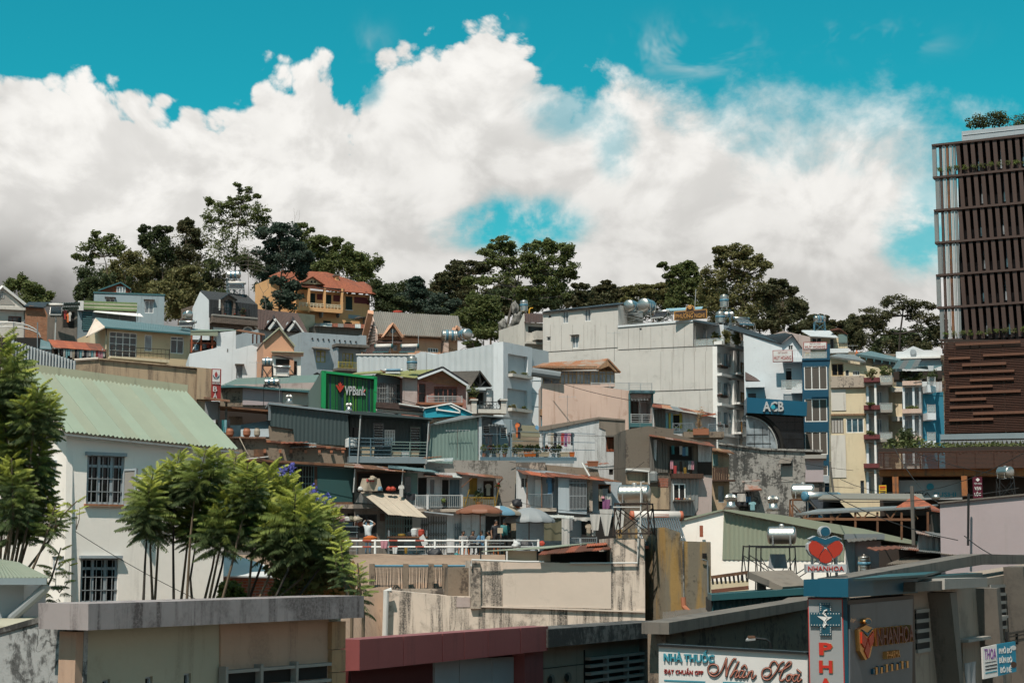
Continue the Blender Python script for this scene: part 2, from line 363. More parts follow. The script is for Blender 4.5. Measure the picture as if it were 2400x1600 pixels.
# ------------------------------------------------------------------ procedural materials
MAT={}
ALB=.72
SPEC={}
def M_(name):
    if not isinstance(name,str):return name
    if name not in MAT:
        s=SPEC[name];MAT[name]=build_mat(name,*s[:-1],**s[-1])if isinstance(s[-1],dict)else build_mat(name,*s)
    return MAT[name]
def build_mat(name,kind,col,dirt=.3,dcol=(.05,.045,.04),rough=.8,metal=0.0,scale=1.0,streak=1.0,bump=.3,col2=None,spec=.4):
    if kind not in('leaf','chrome','clear','glass'):col,dcol,col2=[tuple(q*ALB for q in c)if c else c for c in(col,dcol,col2)]
    if kind in('plaster','mold','metal','rust','wood','flat')and max(col)<.45 and name not in('olive_plaster','tan_plaster','green_roof'):col=tuple(q*.84 for q in col)
    mt=bpy.data.materials.new(name);mt.use_nodes=True;nt=mt.node_tree;N=nt.nodes;L=nt.links;bs=N['Principled BSDF']
    def put(s,v):
        if isinstance(v,(int,float)):s.default_value=v
        elif isinstance(v,(tuple,list)):s.default_value=tuple(v)+(1,)if len(v)==3 and len(s.default_value)==4 else tuple(v)
        else:L.new(v,s)
    def m(op,a,b=0.0,clamp=False):
        n=N.new('ShaderNodeMath');n.operation=op;n.use_clamp=clamp;put(n.inputs[0],a);put(n.inputs[1],b);return n.outputs[0]
    def ss(a,lo,hi):
        n=N.new('ShaderNodeMapRange');n.interpolation_type='SMOOTHSTEP';put(n.inputs[0],a);put(n.inputs[1],lo);put(n.inputs[2],hi);return n.outputs[0]
    def mix(f,a,b,mode='MIX'):
        n=N.new('ShaderNodeMix');n.data_type='RGBA';n.blend_type=mode;put(n.inputs[0],f);put(n.inputs[6],a);put(n.inputs[7],b);return n.outputs[2]
    tc=N.new('ShaderNodeTexCoord').outputs['Object']
    oi=N.new('ShaderNodeObjectInfo')
    def ns(sc_,det=4,ro=.6,st=(1,1,1),dist=0.0):
        mp=N.new('ShaderNodeMapping');L.new(tc,mp.inputs[0]);mp.inputs[3].default_value=st
        off=N.new('ShaderNodeCombineXYZ');put(off.inputs[0],m('MULTIPLY',oi.outputs['Random'],31.0));put(off.inputs[1],m('MULTIPLY',oi.outputs['Random'],17.0));L.new(off.outputs[0],mp.inputs[1])
        n=N.new('ShaderNodeTexNoise');L.new(mp.outputs[0],n.inputs['Vector']);n.inputs['Scale'].default_value=sc_*scale;n.inputs['Detail'].default_value=det;n.inputs['Roughness'].default_value=ro;n.inputs['Distortion'].default_value=dist
        return n.outputs[0]
    put(bs.inputs['Roughness'],rough);put(bs.inputs['Metallic'],metal);bs.inputs['Specular IOR Level'].default_value=spec
    def setbump(h,st,dist=.02):
        b=N.new('ShaderNodeBump');b.inputs['Strength'].default_value=st;b.inputs['Distance'].default_value=dist;L.new(h,b.inputs['Height']);L.new(b.outputs[0],bs.inputs['Normal'])
    jit=mix(m('MULTIPLY',m('SUBTRACT',oi.outputs['Random'],.5),.0),col,col)
    if kind=='plaster':
        dirt=min(1,dirt*1.3+.04)if name!='white_plaster' else dirt
        big=ns(.35,5,.65);fine=ns(9,5,.6);st=ns(1.0,9,.68,(3.0,3.0,.2));patch=ns(1.1,6,.68,dist=.4)
        c=mix(m('MULTIPLY',ss(big,.35,.7),.5),col,tuple(k*.80 for k in col));c=mix(m('MULTIPLY',fine,.16),c,tuple(k*.6 for k in col))
        d=m('MAXIMUM',m('MULTIPLY',ss(st,.60-.16*dirt,.72-.1*dirt),streak),m('MULTIPLY',ss(patch,.62-.17*dirt,.70-.08*dirt),m('MULTIPLY',.8,ss(big,.3,.6))))
        d=m('MULTIPLY',d,m('ADD',.45,m('MULTIPLY',ss(ns(22,6,.75),.35,.62),.75)))
        c=mix(m('MULTIPLY',d,min(1,dirt*1.3),True),c,dcol);L.new(c,bs.inputs['Base Color']);setbump(m('ADD',m('MULTIPLY',fine,.6),patch),bump,.015)
    elif kind=='mold':
        big=ns(.6,6,.68,dist=.5);st=ns(1.3,6,.68,(1.8,1.8,.42));fine=ns(7,6,.72);st2=ns(2.2,4,.6,(3,3,.12))
        k=m('ADD',m('MULTIPLY',big,.55),m('ADD',m('MULTIPLY',st,.42),m('MULTIPLY',fine,.36)))
        c=mix(m('MULTIPLY',ss(k,.74-.32*dirt,.80-.22*dirt),.95),col,dcol);c=mix(m('MULTIPLY',ss(st2,.6,.75),.35),c,tuple(min(1,q*1.15)for q in col));c=mix(m('MULTIPLY',fine,.25),c,tuple(q*.5 for q in col))
        if name=='cracked_wall':
            vo=N.new('ShaderNodeTexVoronoi');vo.feature='DISTANCE_TO_EDGE';vo.inputs['Scale'].default_value=1.5;ad=N.new('ShaderNodeVectorMath');ad.operation='ADD';L.new(tc,ad.inputs[0]);nn=N.new('ShaderNodeTexNoise');nn.inputs['Scale'].default_value=3;L.new(tc,nn.inputs[0]);L.new(nn.outputs['Color'],ad.inputs[1]);L.new(ad.outputs[0],vo.inputs[0]);c=mix(m('MULTIPLY',ss(vo.outputs[0],.03,.004),m('MULTIPLY',.9,ss(big,.4,.6))),c,(.02,.02,.02))
        if col2:c=mix(m('MULTIPLY',ss(ns(.8,4,.6,(2.2,2.2,.3)),.46,.62),.75),c,col2)
        L.new(c,bs.inputs['Base Color']);setbump(m('ADD',fine,k),bump+.2,.02)
    elif kind=='metal':
        big=ns(.8,4,.6);st=ns(1.5,4,.6,(3,3,.2));fine=ns(20,3,.6)
        c=mix(m('MULTIPLY',ss(big,.35,.65),.28),col,tuple(q*.7 for q in col));c=mix(m('MULTIPLY',ss(st,.62-.2*dirt,.74-.1*dirt),min(1,dirt*1.4)),c,dcol);c=mix(m('MULTIPLY',fine,.1),c,tuple(q*.5 for q in col))
        c=mix(m('MULTIPLY',oi.outputs['Random'],.30),c,tuple(q*.62 for q in col));L.new(c,bs.inputs['Base Color']);put(bs.inputs['Roughness'],m('ADD',rough-.08,m('MULTIPLY',big,.2)))
    elif kind=='rust':
        a=ns(1.2,6,.66,dist=.3);st=ns(1.6,4,.6,(2,2,.5));fine=ns(16,4,.65)
        k=m('ADD',m('ADD',a,m('MULTIPLY',fine,.25)),m('MULTIPLY',m('SUBTRACT',oi.outputs['Random'],.5),.25))
        c=mix(ss(k,.42,.72),col,col2 or(.10,.04,.02));c=mix(m('MULTIPLY',ss(st,.62-.2*dirt,.75),dirt),c,dcol);L.new(c,bs.inputs['Base Color']);setbump(fine,.3,.01)
    elif kind=='flat':
        a=ns(1.2,4,.6);fine=ns(18,3,.6);c=mix(m('MULTIPLY',ss(a,.3,.7),.28),col,tuple(q*.72 for q in col));c=mix(m('MULTIPLY',fine,.14),c,tuple(q*.6 for q in col));L.new(c,bs.inputs['Base Color'])
    elif kind=='brick':
        b=N.new('ShaderNodeTexBrick');mp=N.new('ShaderNodeMapping');L.new(tc,mp.inputs[0]);mp.inputs[2].default_value=(RAD(90),0,0)
        L.new(mp.outputs[0],b.inputs[0]);put(b.inputs[1],col);put(b.inputs[2],col2 or tuple(q*.6 for q in col));put(b.inputs[3],dcol);b.inputs['Scale'].default_value=scale
        b.inputs['Mortar Size'].default_value=.014;b.inputs['Brick Width'].default_value=.24;b.inputs['Row Height'].default_value=.085;b.inputs['Bias'].default_value=-.2
        c=mix(m('MULTIPLY',ss(ns(3,5,.65),.4,.7),.5),b.outputs[0],tuple(q*.55 for q in col));L.new(c,bs.inputs['Base Color']);setbump(m('SUBTRACT',1.0,b.outputs[1]),.5,.02)
    elif kind=='tile':
        a=ns(5,4,.65);big=ns(.7,5,.65);w=N.new('ShaderNodeTexWave');w.bands_direction='Z';L.new(tc,w.inputs[0]);w.inputs['Scale'].default_value=1.25*scale;w.wave_profile='SAW';w.inputs['Distortion'].default_value=.4;w.inputs['Detail'].default_value=1
        c=mix(ss(a,.35,.7),col,col2 or tuple(q*.55 for q in col));c=mix(m('MULTIPLY',ss(big,.5,.72),dirt),c,dcol);c=mix(m('MULTIPLY',ss(w.outputs[1],.80,1.0),.55),c,tuple(q*.25 for q in col));L.new(c,bs.inputs['Base Color']);setbump(w.outputs[1],.6,.05)
    elif kind=='wood':
        st=ns(3,4,.6,(4,4,.25));fine=ns(25,3,.6);c=mix(ss(st,.4,.7),col,col2 or tuple(q*.5 for q in col));c=mix(m('MULTIPLY',m('ADD',fine,m('MULTIPLY',oi.outputs['Random'],.8)),.25),c,tuple(q*.45 for q in col));L.new(c,bs.inputs['Base Color']);setbump(st,.3,.01)
    elif kind=='glass':
        a=ns(.9,3,.5);c=mix(ss(a,.35,.65),col,tuple(q*.4 for q in col));L.new(c,bs.inputs['Base Color']);put(bs.inputs['Roughness'],.07);bs.inputs['Specular IOR Level'].default_value=.25 if name=='glass_black' else .5
    elif kind=='clear':
        put(bs.inputs['Base Color'],col);put(bs.inputs['Roughness'],.08);put(bs.inputs['Alpha'],.38)
    elif kind=='chrome':
        a=ns(3,3,.5);put(bs.inputs['Base Color'],col);put(bs.inputs['Metallic'],1.0);put(bs.inputs['Roughness'],m('ADD',rough,m('MULTIPLY',a,.12)))
    elif kind=='leaf':
        geo=N.new('ShaderNodeNewGeometry');c=mix(geo.outputs['Random Per Island'],col,col2 or tuple(q*.5 for q in col));c=mix(m('MULTIPLY',ss(ns(.45,3,.5),.4,.65),.5),c,dcol)
        L.new(c,bs.inputs['Base Color']);put(bs.inputs['Roughness'],.6);bs.inputs['Specular IOR Level'].default_value=.25
        tr=N.new('ShaderNodeBsdfTranslucent');L.new(c,tr.inputs[0]);ms=N.new('ShaderNodeMixShader');ms.inputs[0].default_value=.38
        L.new(bs.outputs[0],ms.inputs[1]);L.new(tr.outputs[0],ms.inputs[2]);L.new(ms.outputs[0],N['Material Output'].inputs[0])
    elif kind=='ground':
        a=ns(.25,6,.65);b=ns(3,6,.7);c=mix(ss(a,.4,.62),col,col2);c=mix(m('MULTIPLY',ss(b,.45,.7),.6),c,dcol);L.new(c,bs.inputs['Base Color']);setbump(b,.6,.06)
    return mt
def S(name,kind,col,**k):SPEC[name]=(kind,col,k)
S('white_plaster','plaster',(1.10,1.04,.97),dirt=.2,dcol=(.36,.33,.29));S('white_paint','flat',(.92,.92,.90),rough=.5);S('offwhite','plaster',(.68,.65,.60),dirt=.3,dcol=(.28,.25,.22))
S('hotel_panel','plaster',(.64,.62,.59),dirt=.22,dcol=(.30,.28,.26));S('cream','plaster',(.68,.53,.34),dirt=.25,dcol=(.32,.25,.18));S('cream_light','plaster',(.74,.63,.44),dirt=.32,dcol=(.42,.35,.27))
S('beige_dirty','plaster',(.56,.42,.28),dirt=.6,dcol=(.19,.14,.10));S('beige_wall','plaster',(.76,.64,.54),dirt=.62,dcol=(.085,.075,.066));S('beige_clean','plaster',(.72,.61,.52),dirt=.16,dcol=(.3,.25,.21))
S('pale_blue','plaster',(.40,.50,.55),dirt=.28,dcol=(.2,.23,.24));S('sky_blue','plaster',(.30,.52,.62),dirt=.2,dcol=(.2,.3,.34));S('white_blue','plaster',(.76,.81,.85),dirt=.18,dcol=(.34,.37,.38));S('grey_blue','plaster',(.46,.53,.58),dirt=.3,dcol=(.24,.26,.28))
S('peach','plaster',(.74,.40,.25),dirt=.22,dcol=(.4,.24,.17));S('pink','plaster',(.68,.50,.42),dirt=.35,dcol=(.36,.21,.15));S('pink_pale','plaster',(.60,.49,.46),dirt=.4,dcol=(.23,.17,.15));S('pink_wall','plaster',(.52,.44,.46),dirt=.2,dcol=(.32,.28,.28));S('salmon','plaster',(.70,.38,.24),dirt=.3,dcol=(.4,.25,.18))
S('villa_yellow','plaster',(.82,.47,.22),dirt=.22,dcol=(.45,.25,.11));S('maroon','flat',(.18,.04,.045));S('olive_plaster','plaster',(.50,.47,.36),dirt=.18,dcol=(.2,.18,.14));S('tan_plaster','plaster',(.54,.37,.27),dirt=.22,dcol=(.2,.13,.1));S('tan_block','plaster',(.56,.36,.20),dirt=.3,dcol=(.2,.12,.08))
S('cracked_wall','mold',(.46,.47,.47),dirt=.28,dcol=(.05,.05,.05));S('fascia_grey','plaster',(.46,.41,.41),dirt=.75,dcol=(.12,.10,.10));S('fascia_red','plaster',(.34,.10,.10),dirt=.25,dcol=(.15,.05,.05),rough=.5);S('red_panel','flat',(.10,.02,.022),rough=.4);S('grey_panel','flat',(.42,.46,.50),rough=.4)
S('concrete','plaster',(.21,.185,.16),dirt=.6,dcol=(.10,.09,.08));S('concrete_dark','mold',(.20,.19,.18),dirt=.42,dcol=(.018,.018,.018));S('concrete_tan','plaster',(.44,.36,.29),dirt=.32,dcol=(.17,.13,.1));S('concrete_pale','plaster',(.42,.40,.37),dirt=.25,dcol=(.25,.22,.2))
S('mold_wall','mold',(.40,.385,.36),dirt=.34,dcol=(.030,.030,.029));S('mold_beige','mold',(.55,.46,.38),dirt=.32,dcol=(.07,.06,.055));S('mold_brown','mold',(.28,.215,.16),dirt=.2,dcol=(.06,.045,.036));S('mold_yellow','mold',(.27,.23,.17),dirt=.26,dcol=(.07,.06,.05),col2=(.44,.26,.07));S('patchy_grey','mold',(.34,.31,.28),dirt=.22,dcol=(.09,.08,.07))
S('brown_block','mold',(.20,.165,.13),dirt=.2,dcol=(.07,.055,.045));S('raw_render','plaster',(.26,.215,.175),dirt=.4,dcol=(.12,.1,.08));S('dingy_white','plaster',(.62,.63,.64),dirt=.55,dcol=(.3,.3,.29));S('teal_plaster','plaster',(.22,.36,.34),dirt=.3,dcol=(.12,.16,.16))  # the dull white is a greyish plaster with heavy dirt
S('green_roof','metal',(.28,.35,.275),dirt=.22,dcol=(.34,.35,.26),rough=.5);S('green_roof_pale','metal',(.33,.38,.29),dirt=.25,dcol=(.36,.37,.27),rough=.5);S('green_trim','metal',(.56,.56,.40),rough=.5);S('dark_green_metal','metal',(.060,.092,.096),dirt=.35,dcol=(.045,.06,.06),rough=.5);S('green_wall_metal','metal',(.14,.20,.19),dirt=.3,dcol=(.1,.13,.12),rough=.5);S('sage_metal','metal',(.23,.33,.30),dirt=.25,dcol=(.17,.23,.2),rough=.5);S('pale_sage','metal',(.36,.40,.30),dirt=.25,dcol=(.3,.28,.2),rough=.5)
S('teal_metal','metal',(.02,.105,.12),rough=.45);S('teal_roof','metal',(.16,.26,.28),dirt=.2,rough=.5,dcol=(.12,.17,.18));S('white_metal','metal',(.58,.63,.66),dirt=.25,dcol=(.40,.47,.52),rough=.5);S('blue_grey_metal','metal',(.30,.37,.41),dirt=.3,dcol=(.2,.24,.26),rough=.5);S('zinc','metal',(.36,.38,.38),dirt=.45,dcol=(.18,.15,.12),rough=.45,metal=.4);S('zinc_brown','metal',(.30,.27,.22),dirt=.4,dcol=(.16,.13,.10),rough=.5)
S('awning_cream','metal',(.60,.52,.42),dirt=.25,dcol=(.38,.27,.18),rough=.6);S('olive_roof','metal',(.36,.37,.14),dirt=.3,dcol=(.2,.2,.1),rough=.6);S('yellow_green_metal','metal',(.22,.33,.14),dirt=.3,dcol=(.4,.4,.16));S('grey_roof_metal','metal',(.27,.25,.22),dirt=.35,dcol=(.36,.33,.3),rough=.55);S('dark_metal','flat',(.028,.03,.032),rough=.45,metal=.3);S('grey_metal','flat',(.22,.25,.27),rough=.45);S('light_metal','flat',(.50,.52,.52),rough=.4);S('blue_metal','flat',(.12,.2,.25),rough=.45)
S('rust','rust',(.30,.085,.045),col2=(.13,.05,.03),dirt=.3,dcol=(.35,.3,.26));S('rust_orange','rust',(.46,.13,.06),col2=(.30,.085,.045),dirt=.25,dcol=(.45,.36,.3));S('rust_pale','rust',(.46,.40,.34),col2=(.40,.17,.08),dirt=.3,dcol=(.5,.46,.42));S('rust_zinc','rust',(.34,.33,.31),col2=(.26,.09,.05),dirt=.3,dcol=(.2,.17,.14));S('rust_frame','rust',(.055,.03,.02),col2=(.025,.016,.013),dirt=.1);S('rust_brown','rust',(.10,.05,.03),col2=(.19,.085,.04),dirt=.2);S('blue_zinc','rust',(.30,.40,.44),col2=(.50,.52,.50),dirt=.3,dcol=(.2,.22,.22))
S('steel','chrome',(.46,.44,.41),rough=.30);S('steel_dull','chrome',(.5,.49,.47),rough=.32);S('steel_blue','flat',(.10,.28,.40),rough=.45);S('gold','chrome',(.75,.42,.15),rough=.25)
S('acb_blue','flat',(.005,.12,.22),rough=.4);S('blue_building','plaster',(.004,.085,.16),dirt=.1,dcol=(.003,.05,.09),rough=.5);S('vp_green','flat',(.0,.34,.10),rough=.45);S('stripe_green','flat',(.01,.20,.05),rough=.45);S('stripe_dark','flat',(.005,.07,.04),rough=.45);S('stripe_lime','flat',(.10,.32,.03),rough=.45);S('stripe_blue','flat',(.01,.05,.12),rough=.45);S('sign_white','flat',(.74,.73,.72),rough=.4);S('sign_red','flat',(.62,.035,.02),rough=.4);S('dull_red','flat',(.40,.04,.035),rough=.5);S('heart_red','flat',(.55,.04,.015),rough=.35);S('sign_blue','flat',(.004,.10,.17),rough=.4);S('sign_teal','flat',(.0,.20,.27),rough=.4);S('sign_brown','flat',(.045,.022,.018),rough=.5);S('sign_gold','flat',(.62,.31,.08),rough=.45);S('sign_grey','flat',(.40,.41,.42),rough=.4);S('letter_grey','flat',(.58,.60,.62),rough=.4);S('panel_dark','metal',(.17,.19,.22),dirt=.3,rough=.4,metal=.2,dcol=(.07,.07,.08));S('sign_maroon','flat',(.12,.01,.03),rough=.4);S('sign_yellow','flat',(.72,.45,.03));S('script_red','flat',(.17,.03,.03),rough=.35);S('script_pale','flat',(.55,.22,.16),rough=.4);S('pharma_blue','flat',(.01,.085,.13),rough=.4);S('print_teal','flat',(.05,.32,.42));S('purple','flat',(.25,.09,.35));S('banner_blue','flat',(.01,.26,.42),rough=.5)
S('turquoise','plaster',(.02,.42,.56),dirt=.2,dcol=(.02,.2,.28));S('blue_wall','plaster',(.04,.27,.40),dirt=.2,dcol=(.04,.17,.25));S('teal_trim','flat',(.06,.18,.20))
S('glass','glass',(.045,.055,.06));S('glass_blue','glass',(.06,.12,.15));S('glass_black','glass',(.008,.010,.012));S('glass_pale','glass',(.24,.28,.31));S('clear_glass','clear',(.45,.5,.5));S('dark','flat',(.012,.011,.010));S('dark_brown','flat',(.035,.022,.016));S('shutter_green','wood',(.012,.05,.042));S('wood_red','wood',(.26,.085,.06));S('shutter_orange','wood',(.36,.085,.03));S('wood_brown','wood',(.10,.05,.03));S('wood_grey','wood',(.19,.175,.155));S('wood_tan','wood',(.42,.25,.14));S('yellow_paint','flat',(.62,.50,.11));S('mustard','wood',(.42,.25,.03));S('beige_frame','flat',(.50,.36,.20));S('gate_green','metal',(.20,.30,.29),dirt=.3,rough=.5);S('gate_brown','metal',(.17,.15,.13),dirt=.3,rough=.5);S('gate_blue','metal',(.17,.25,.29),dirt=.3,rough=.5);S('door_blue','wood',(.15,.24,.29));S('curtain','flat',(.55,.53,.50));S('curtain_dark','flat',(.12,.105,.09));S('orange_frame','flat',(.42,.10,.04))
S('tile_red','tile',(.36,.105,.05),col2=(.19,.06,.035),dirt=.35,dcol=(.12,.06,.04));S('tile_dark','tile',(.035,.038,.042),col2=(.02,.022,.025),dirt=.1,rough=.5);S('tile_brown','tile',(.105,.062,.052),col2=(.06,.038,.033),dirt=.15,rough=.6);S('tile_grey','tile',(.11,.095,.08),col2=(.07,.06,.052),dirt=.2,rough=.6);S('fibro','plaster',(.27,.23,.19),dirt=.5,dcol=(.12,.1,.08))
S('stone_clad','brick',(.24,.18,.145),col2=(.15,.115,.095),dcol=(.1,.08,.07),scale=.55);S('brick_orange','brick',(.42,.16,.07),col2=(.24,.085,.045),dcol=(.32,.22,.15));S('brick_pink','brick',(.42,.18,.15),col2=(.30,.12,.11),dcol=(.38,.24,.2));S('brick_red','brick',(.36,.10,.05),col2=(.24,.07,.04),dcol=(.25,.19,.16))
S('fin','metal',(.085,.048,.038),dirt=.3,dcol=(.045,.03,.026),rough=.6);S('tower_core','glass',(.010,.010,.011));S('louvre','wood',(.105,.040,.024),col2=(.05,.024,.017));S('plank','wood',(.20,.085,.05),col2=(.13,.06,.035));S('orange_plaster','plaster',(.44,.16,.05),dirt=.5,dcol=(.10,.06,.04))
for n_,c_ in dict(cloth_white=(.62,.60,.57),cloth_blue=(.10,.25,.42),cloth_cyan=(.25,.50,.56),cloth_dark=(.025,.027,.035),cloth_red=(.45,.05,.05),cloth_pink=(.60,.28,.34),cloth_grey=(.28,.29,.30),cloth_beige=(.46,.39,.30),cloth_teal=(.03,.22,.24),cloth_olive=(.15,.14,.085),cloth_orange=(.65,.15,.03),cloth_purple=(.28,.10,.24),tarp_grey=(.32,.34,.36),brown_umbrella=(.27,.105,.055),grey_umbrella=(.33,.36,.38),skin=(.36,.19,.12),hair=(.012,.010,.009),shirt=(.62,.66,.68),jeans=(.10,.17,.24),plastic_red=(.5,.06,.03),plastic_orange=(.62,.15,.02),plastic_blue=(.14,.30,.42),plastic_white=(.62,.64,.64),plastic_grey=(.25,.27,.28),styrofoam=(.60,.50,.36),terracotta=(.40,.15,.075),solar_panel=(.035,.045,.06),tube_orange=(.62,.17,.09),heater_white=(.72,.68,.64),pvc=(.66,.66,.64),pvc_orange=(.45,.16,.08),wire=(.02,.02,.02),screen_green=(.012,.075,.075)).items():S(n_,'flat',c_,rough=.6)
S('evac_tubes','flat',(.14,.19,.22),rough=.2)
S('leaf_dark','leaf',(0.088,0.108,0.045),col2=(0.042,0.058,0.026),dcol=(0.052,0.07,0.032));S('leaf_mid','leaf',(0.149,0.175,0.061),col2=(0.079,0.102,0.035),dcol=(0.088,0.105,0.038));S('leaf_olive','leaf',(0.201,0.193,0.079),col2=(0.108,0.108,0.045),dcol=(0.14,0.131,0.052));S('leaf_pine','leaf',(0.102,0.108,0.052),col2=(0.06,0.063,0.032),dcol=(0.096,0.079,0.038));S('leaf_bright','leaf',(0.163,0.213,0.056),col2=(0.094,0.125,0.031),dcol=(0.112,0.15,0.037));S('leaf_blue','leaf',(0.063,0.096,0.07),col2=(0.032,0.052,0.038),dcol=(0.052,0.07,0.052))
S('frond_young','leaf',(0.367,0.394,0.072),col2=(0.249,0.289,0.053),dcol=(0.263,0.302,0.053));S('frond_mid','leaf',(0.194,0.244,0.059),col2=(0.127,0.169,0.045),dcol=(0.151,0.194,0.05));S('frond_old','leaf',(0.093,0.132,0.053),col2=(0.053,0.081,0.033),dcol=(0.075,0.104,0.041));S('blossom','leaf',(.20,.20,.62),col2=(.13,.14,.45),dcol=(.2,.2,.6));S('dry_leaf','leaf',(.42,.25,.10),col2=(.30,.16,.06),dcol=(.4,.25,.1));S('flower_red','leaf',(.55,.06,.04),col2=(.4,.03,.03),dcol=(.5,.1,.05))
S('bark','wood',(.16,.115,.08),col2=(.09,.065,.045));S('bark_grey','wood',(.19,.165,.14),col2=(.11,.095,.08));S('bark_dead','wood',(.26,.22,.185),col2=(.17,.14,.12));S('stem','wood',(.22,.16,.105),col2=(.12,.09,.06));S('stem_dark','wood',(.055,.045,.035),col2=(.03,.026,.02))
S('ground','ground',(.16,.12,.085),col2=(.08,.075,.04),dcol=(.09,.065,.045));S('slope','ground',(.34,.24,.17),col2=(.27,.18,.12),dcol=(.16,.11,.08));S('paving','ground',(.25,.20,.165),col2=(.20,.16,.13),dcol=(.12,.1,.085));S('soil','ground',(.10,.07,.05),col2=(.07,.05,.035),dcol=(.05,.04,.03));S('asphalt','ground',(.05,.05,.05),col2=(.06,.058,.055),dcol=(.035,.035,.035))
S('curb_red','flat',(.45,.10,.07));S('yellow_light','flat',(.8,.42,.03));S('rock','mold',(.28,.27,.25),dirt=.3,dcol=(.06,.06,.055))
# ------------------------------------------------------------------ repeated things
def tank(p,L_,r,ax,label,parent_=None,frame=None,blue=False,legs=None,group='stainless water tanks'):
    """horizontal stainless water tank; p = centre of its axis, ax = unit axis"""
    ax=Vector(ax).normalized();t=thing('water_tank',label,'water tank',p-Vector((0,0,r)),group)
    e=r*.3;pr=[(r*.05,-e),(r*.4,-e*.95),(r*.75,-e*.7),(r*.93,-e*.35)]+[(r*(1+.006*cos(i*pi/3)),L_*i/36)for i in range(37)]+[(r*.93,L_+e*.35),(r*.75,L_+e*.7),(r*.4,L_+e*.95),(r*.05,L_+e)]
    body=M().lathe(p-ax*L_/2,pr,24,ax).done('tank_body','steel',t,True)
    M().lathe(p+Vector((0,0,r*.97)),[(r*.3,-.04),(r*.3,.04),(r*.22,.07),(r*.08,.08)],12).done('lid','steel_dull',body)
    if blue:
        M().lathe(p-ax*L_*.28,[(r*1.02,0),(r*1.02,L_*.16)],24,ax).done('label_band','steel_blue',body,True);M().lathe(p+ax*L_*.1,[(r*1.02,0),(r*1.02,L_*.16)],24,ax).done('label_band','steel_blue',body,True)
    side=ax.cross(Vector((0,0,1))).normalized()
    for s in(-.36,.36):
        m=M();c=p+ax*L_*s
        m.tube([c+side*r*1.0+Vector((0,0,-r*1.02)),c+side*r*1.05+Vector((0,0,-.1*r)),],.03,4);m.tube([c-side*r*1.0+Vector((0,0,-r*1.02)),c-side*r*1.05+Vector((0,0,-.1*r))],.03,4)
        m.tube([c+side*r*1.0+Vector((0,0,-r*1.02)),c-side*r*1.0+Vector((0,0,-r*1.02))],.035,4);m.done('cradle','steel_dull',t)
    return t
def stand(p,w,dp,h,label,ax=(1,0,0),mat='rust_frame',th=.06,brace=True,cat='tank stand'):
    """braced steel stand; p = centre of its top"""
    ax=Vector(ax).normalized();sd=Vector((-ax.y,ax.x,0));t=thing('tank_stand',label,cat,p-Vector((0,0,h)))
    c=[p+ax*w/2*i+sd*dp/2*j for i,j in((-1,-1),(1,-1),(1,1),(-1,1))];dn=Vector((0,0,-h))
    for k in range(4):
        spread=(c[k]-p)*.12;M().beam(c[k],c[k]+dn+spread,th).done('leg',mat,t)
        M().beam(c[k]+Vector((0,0,-.03)),c[(k+1)%4]+Vector((0,0,-.03)),th*.9).done('top_beam',mat,t)
        if brace:
            M().beam(c[k]+dn*.15,c[(k+1)%4]+dn*.92,th*.65).done('brace',mat,t);M().beam(c[(k+1)%4]+dn*.15,c[k]+dn*.92,th*.65).done('brace',mat,t)
            M().beam(c[k]+dn*.93+spread*.9,c[(k+1)%4]+dn*.93,th*.8).done('foot_beam',mat,t)
    return t
def upright_tank(p,r,h,label,legs=.5,group='upright steel tanks'):
    t=thing('upright_tank',label,'water tank',p,group);pr=[(r*.5,legs-.06),(r*.9,legs-.02)]
    pr+=[(r*(1+.015*cos(i*pi/3)),legs+h*i/30)for i in range(31)]+[(r*.9,legs+h+r*.12),(r*.5,legs+h+r*.3),(r*.25,legs+h+r*.36),(r*.25,legs+h+r*.45),(r*.05,legs+h+r*.48)]
    b=M().lathe(p,pr,20).done('tank_body','steel',t,True);M().lathe(p+Vector((0,0,legs+h*.5)),[(r*1.045,0),(r*1.045,h*.2)],20).done('label_band','steel_blue',b,True)
    for k in range(4):q=p+Vector((cos(k*pi/2+.7),sin(k*pi/2+.7),0))*r*.8;M().beam(q,q+Vector((0,0,legs)),.05).done('leg','steel_dull',t)
    return t
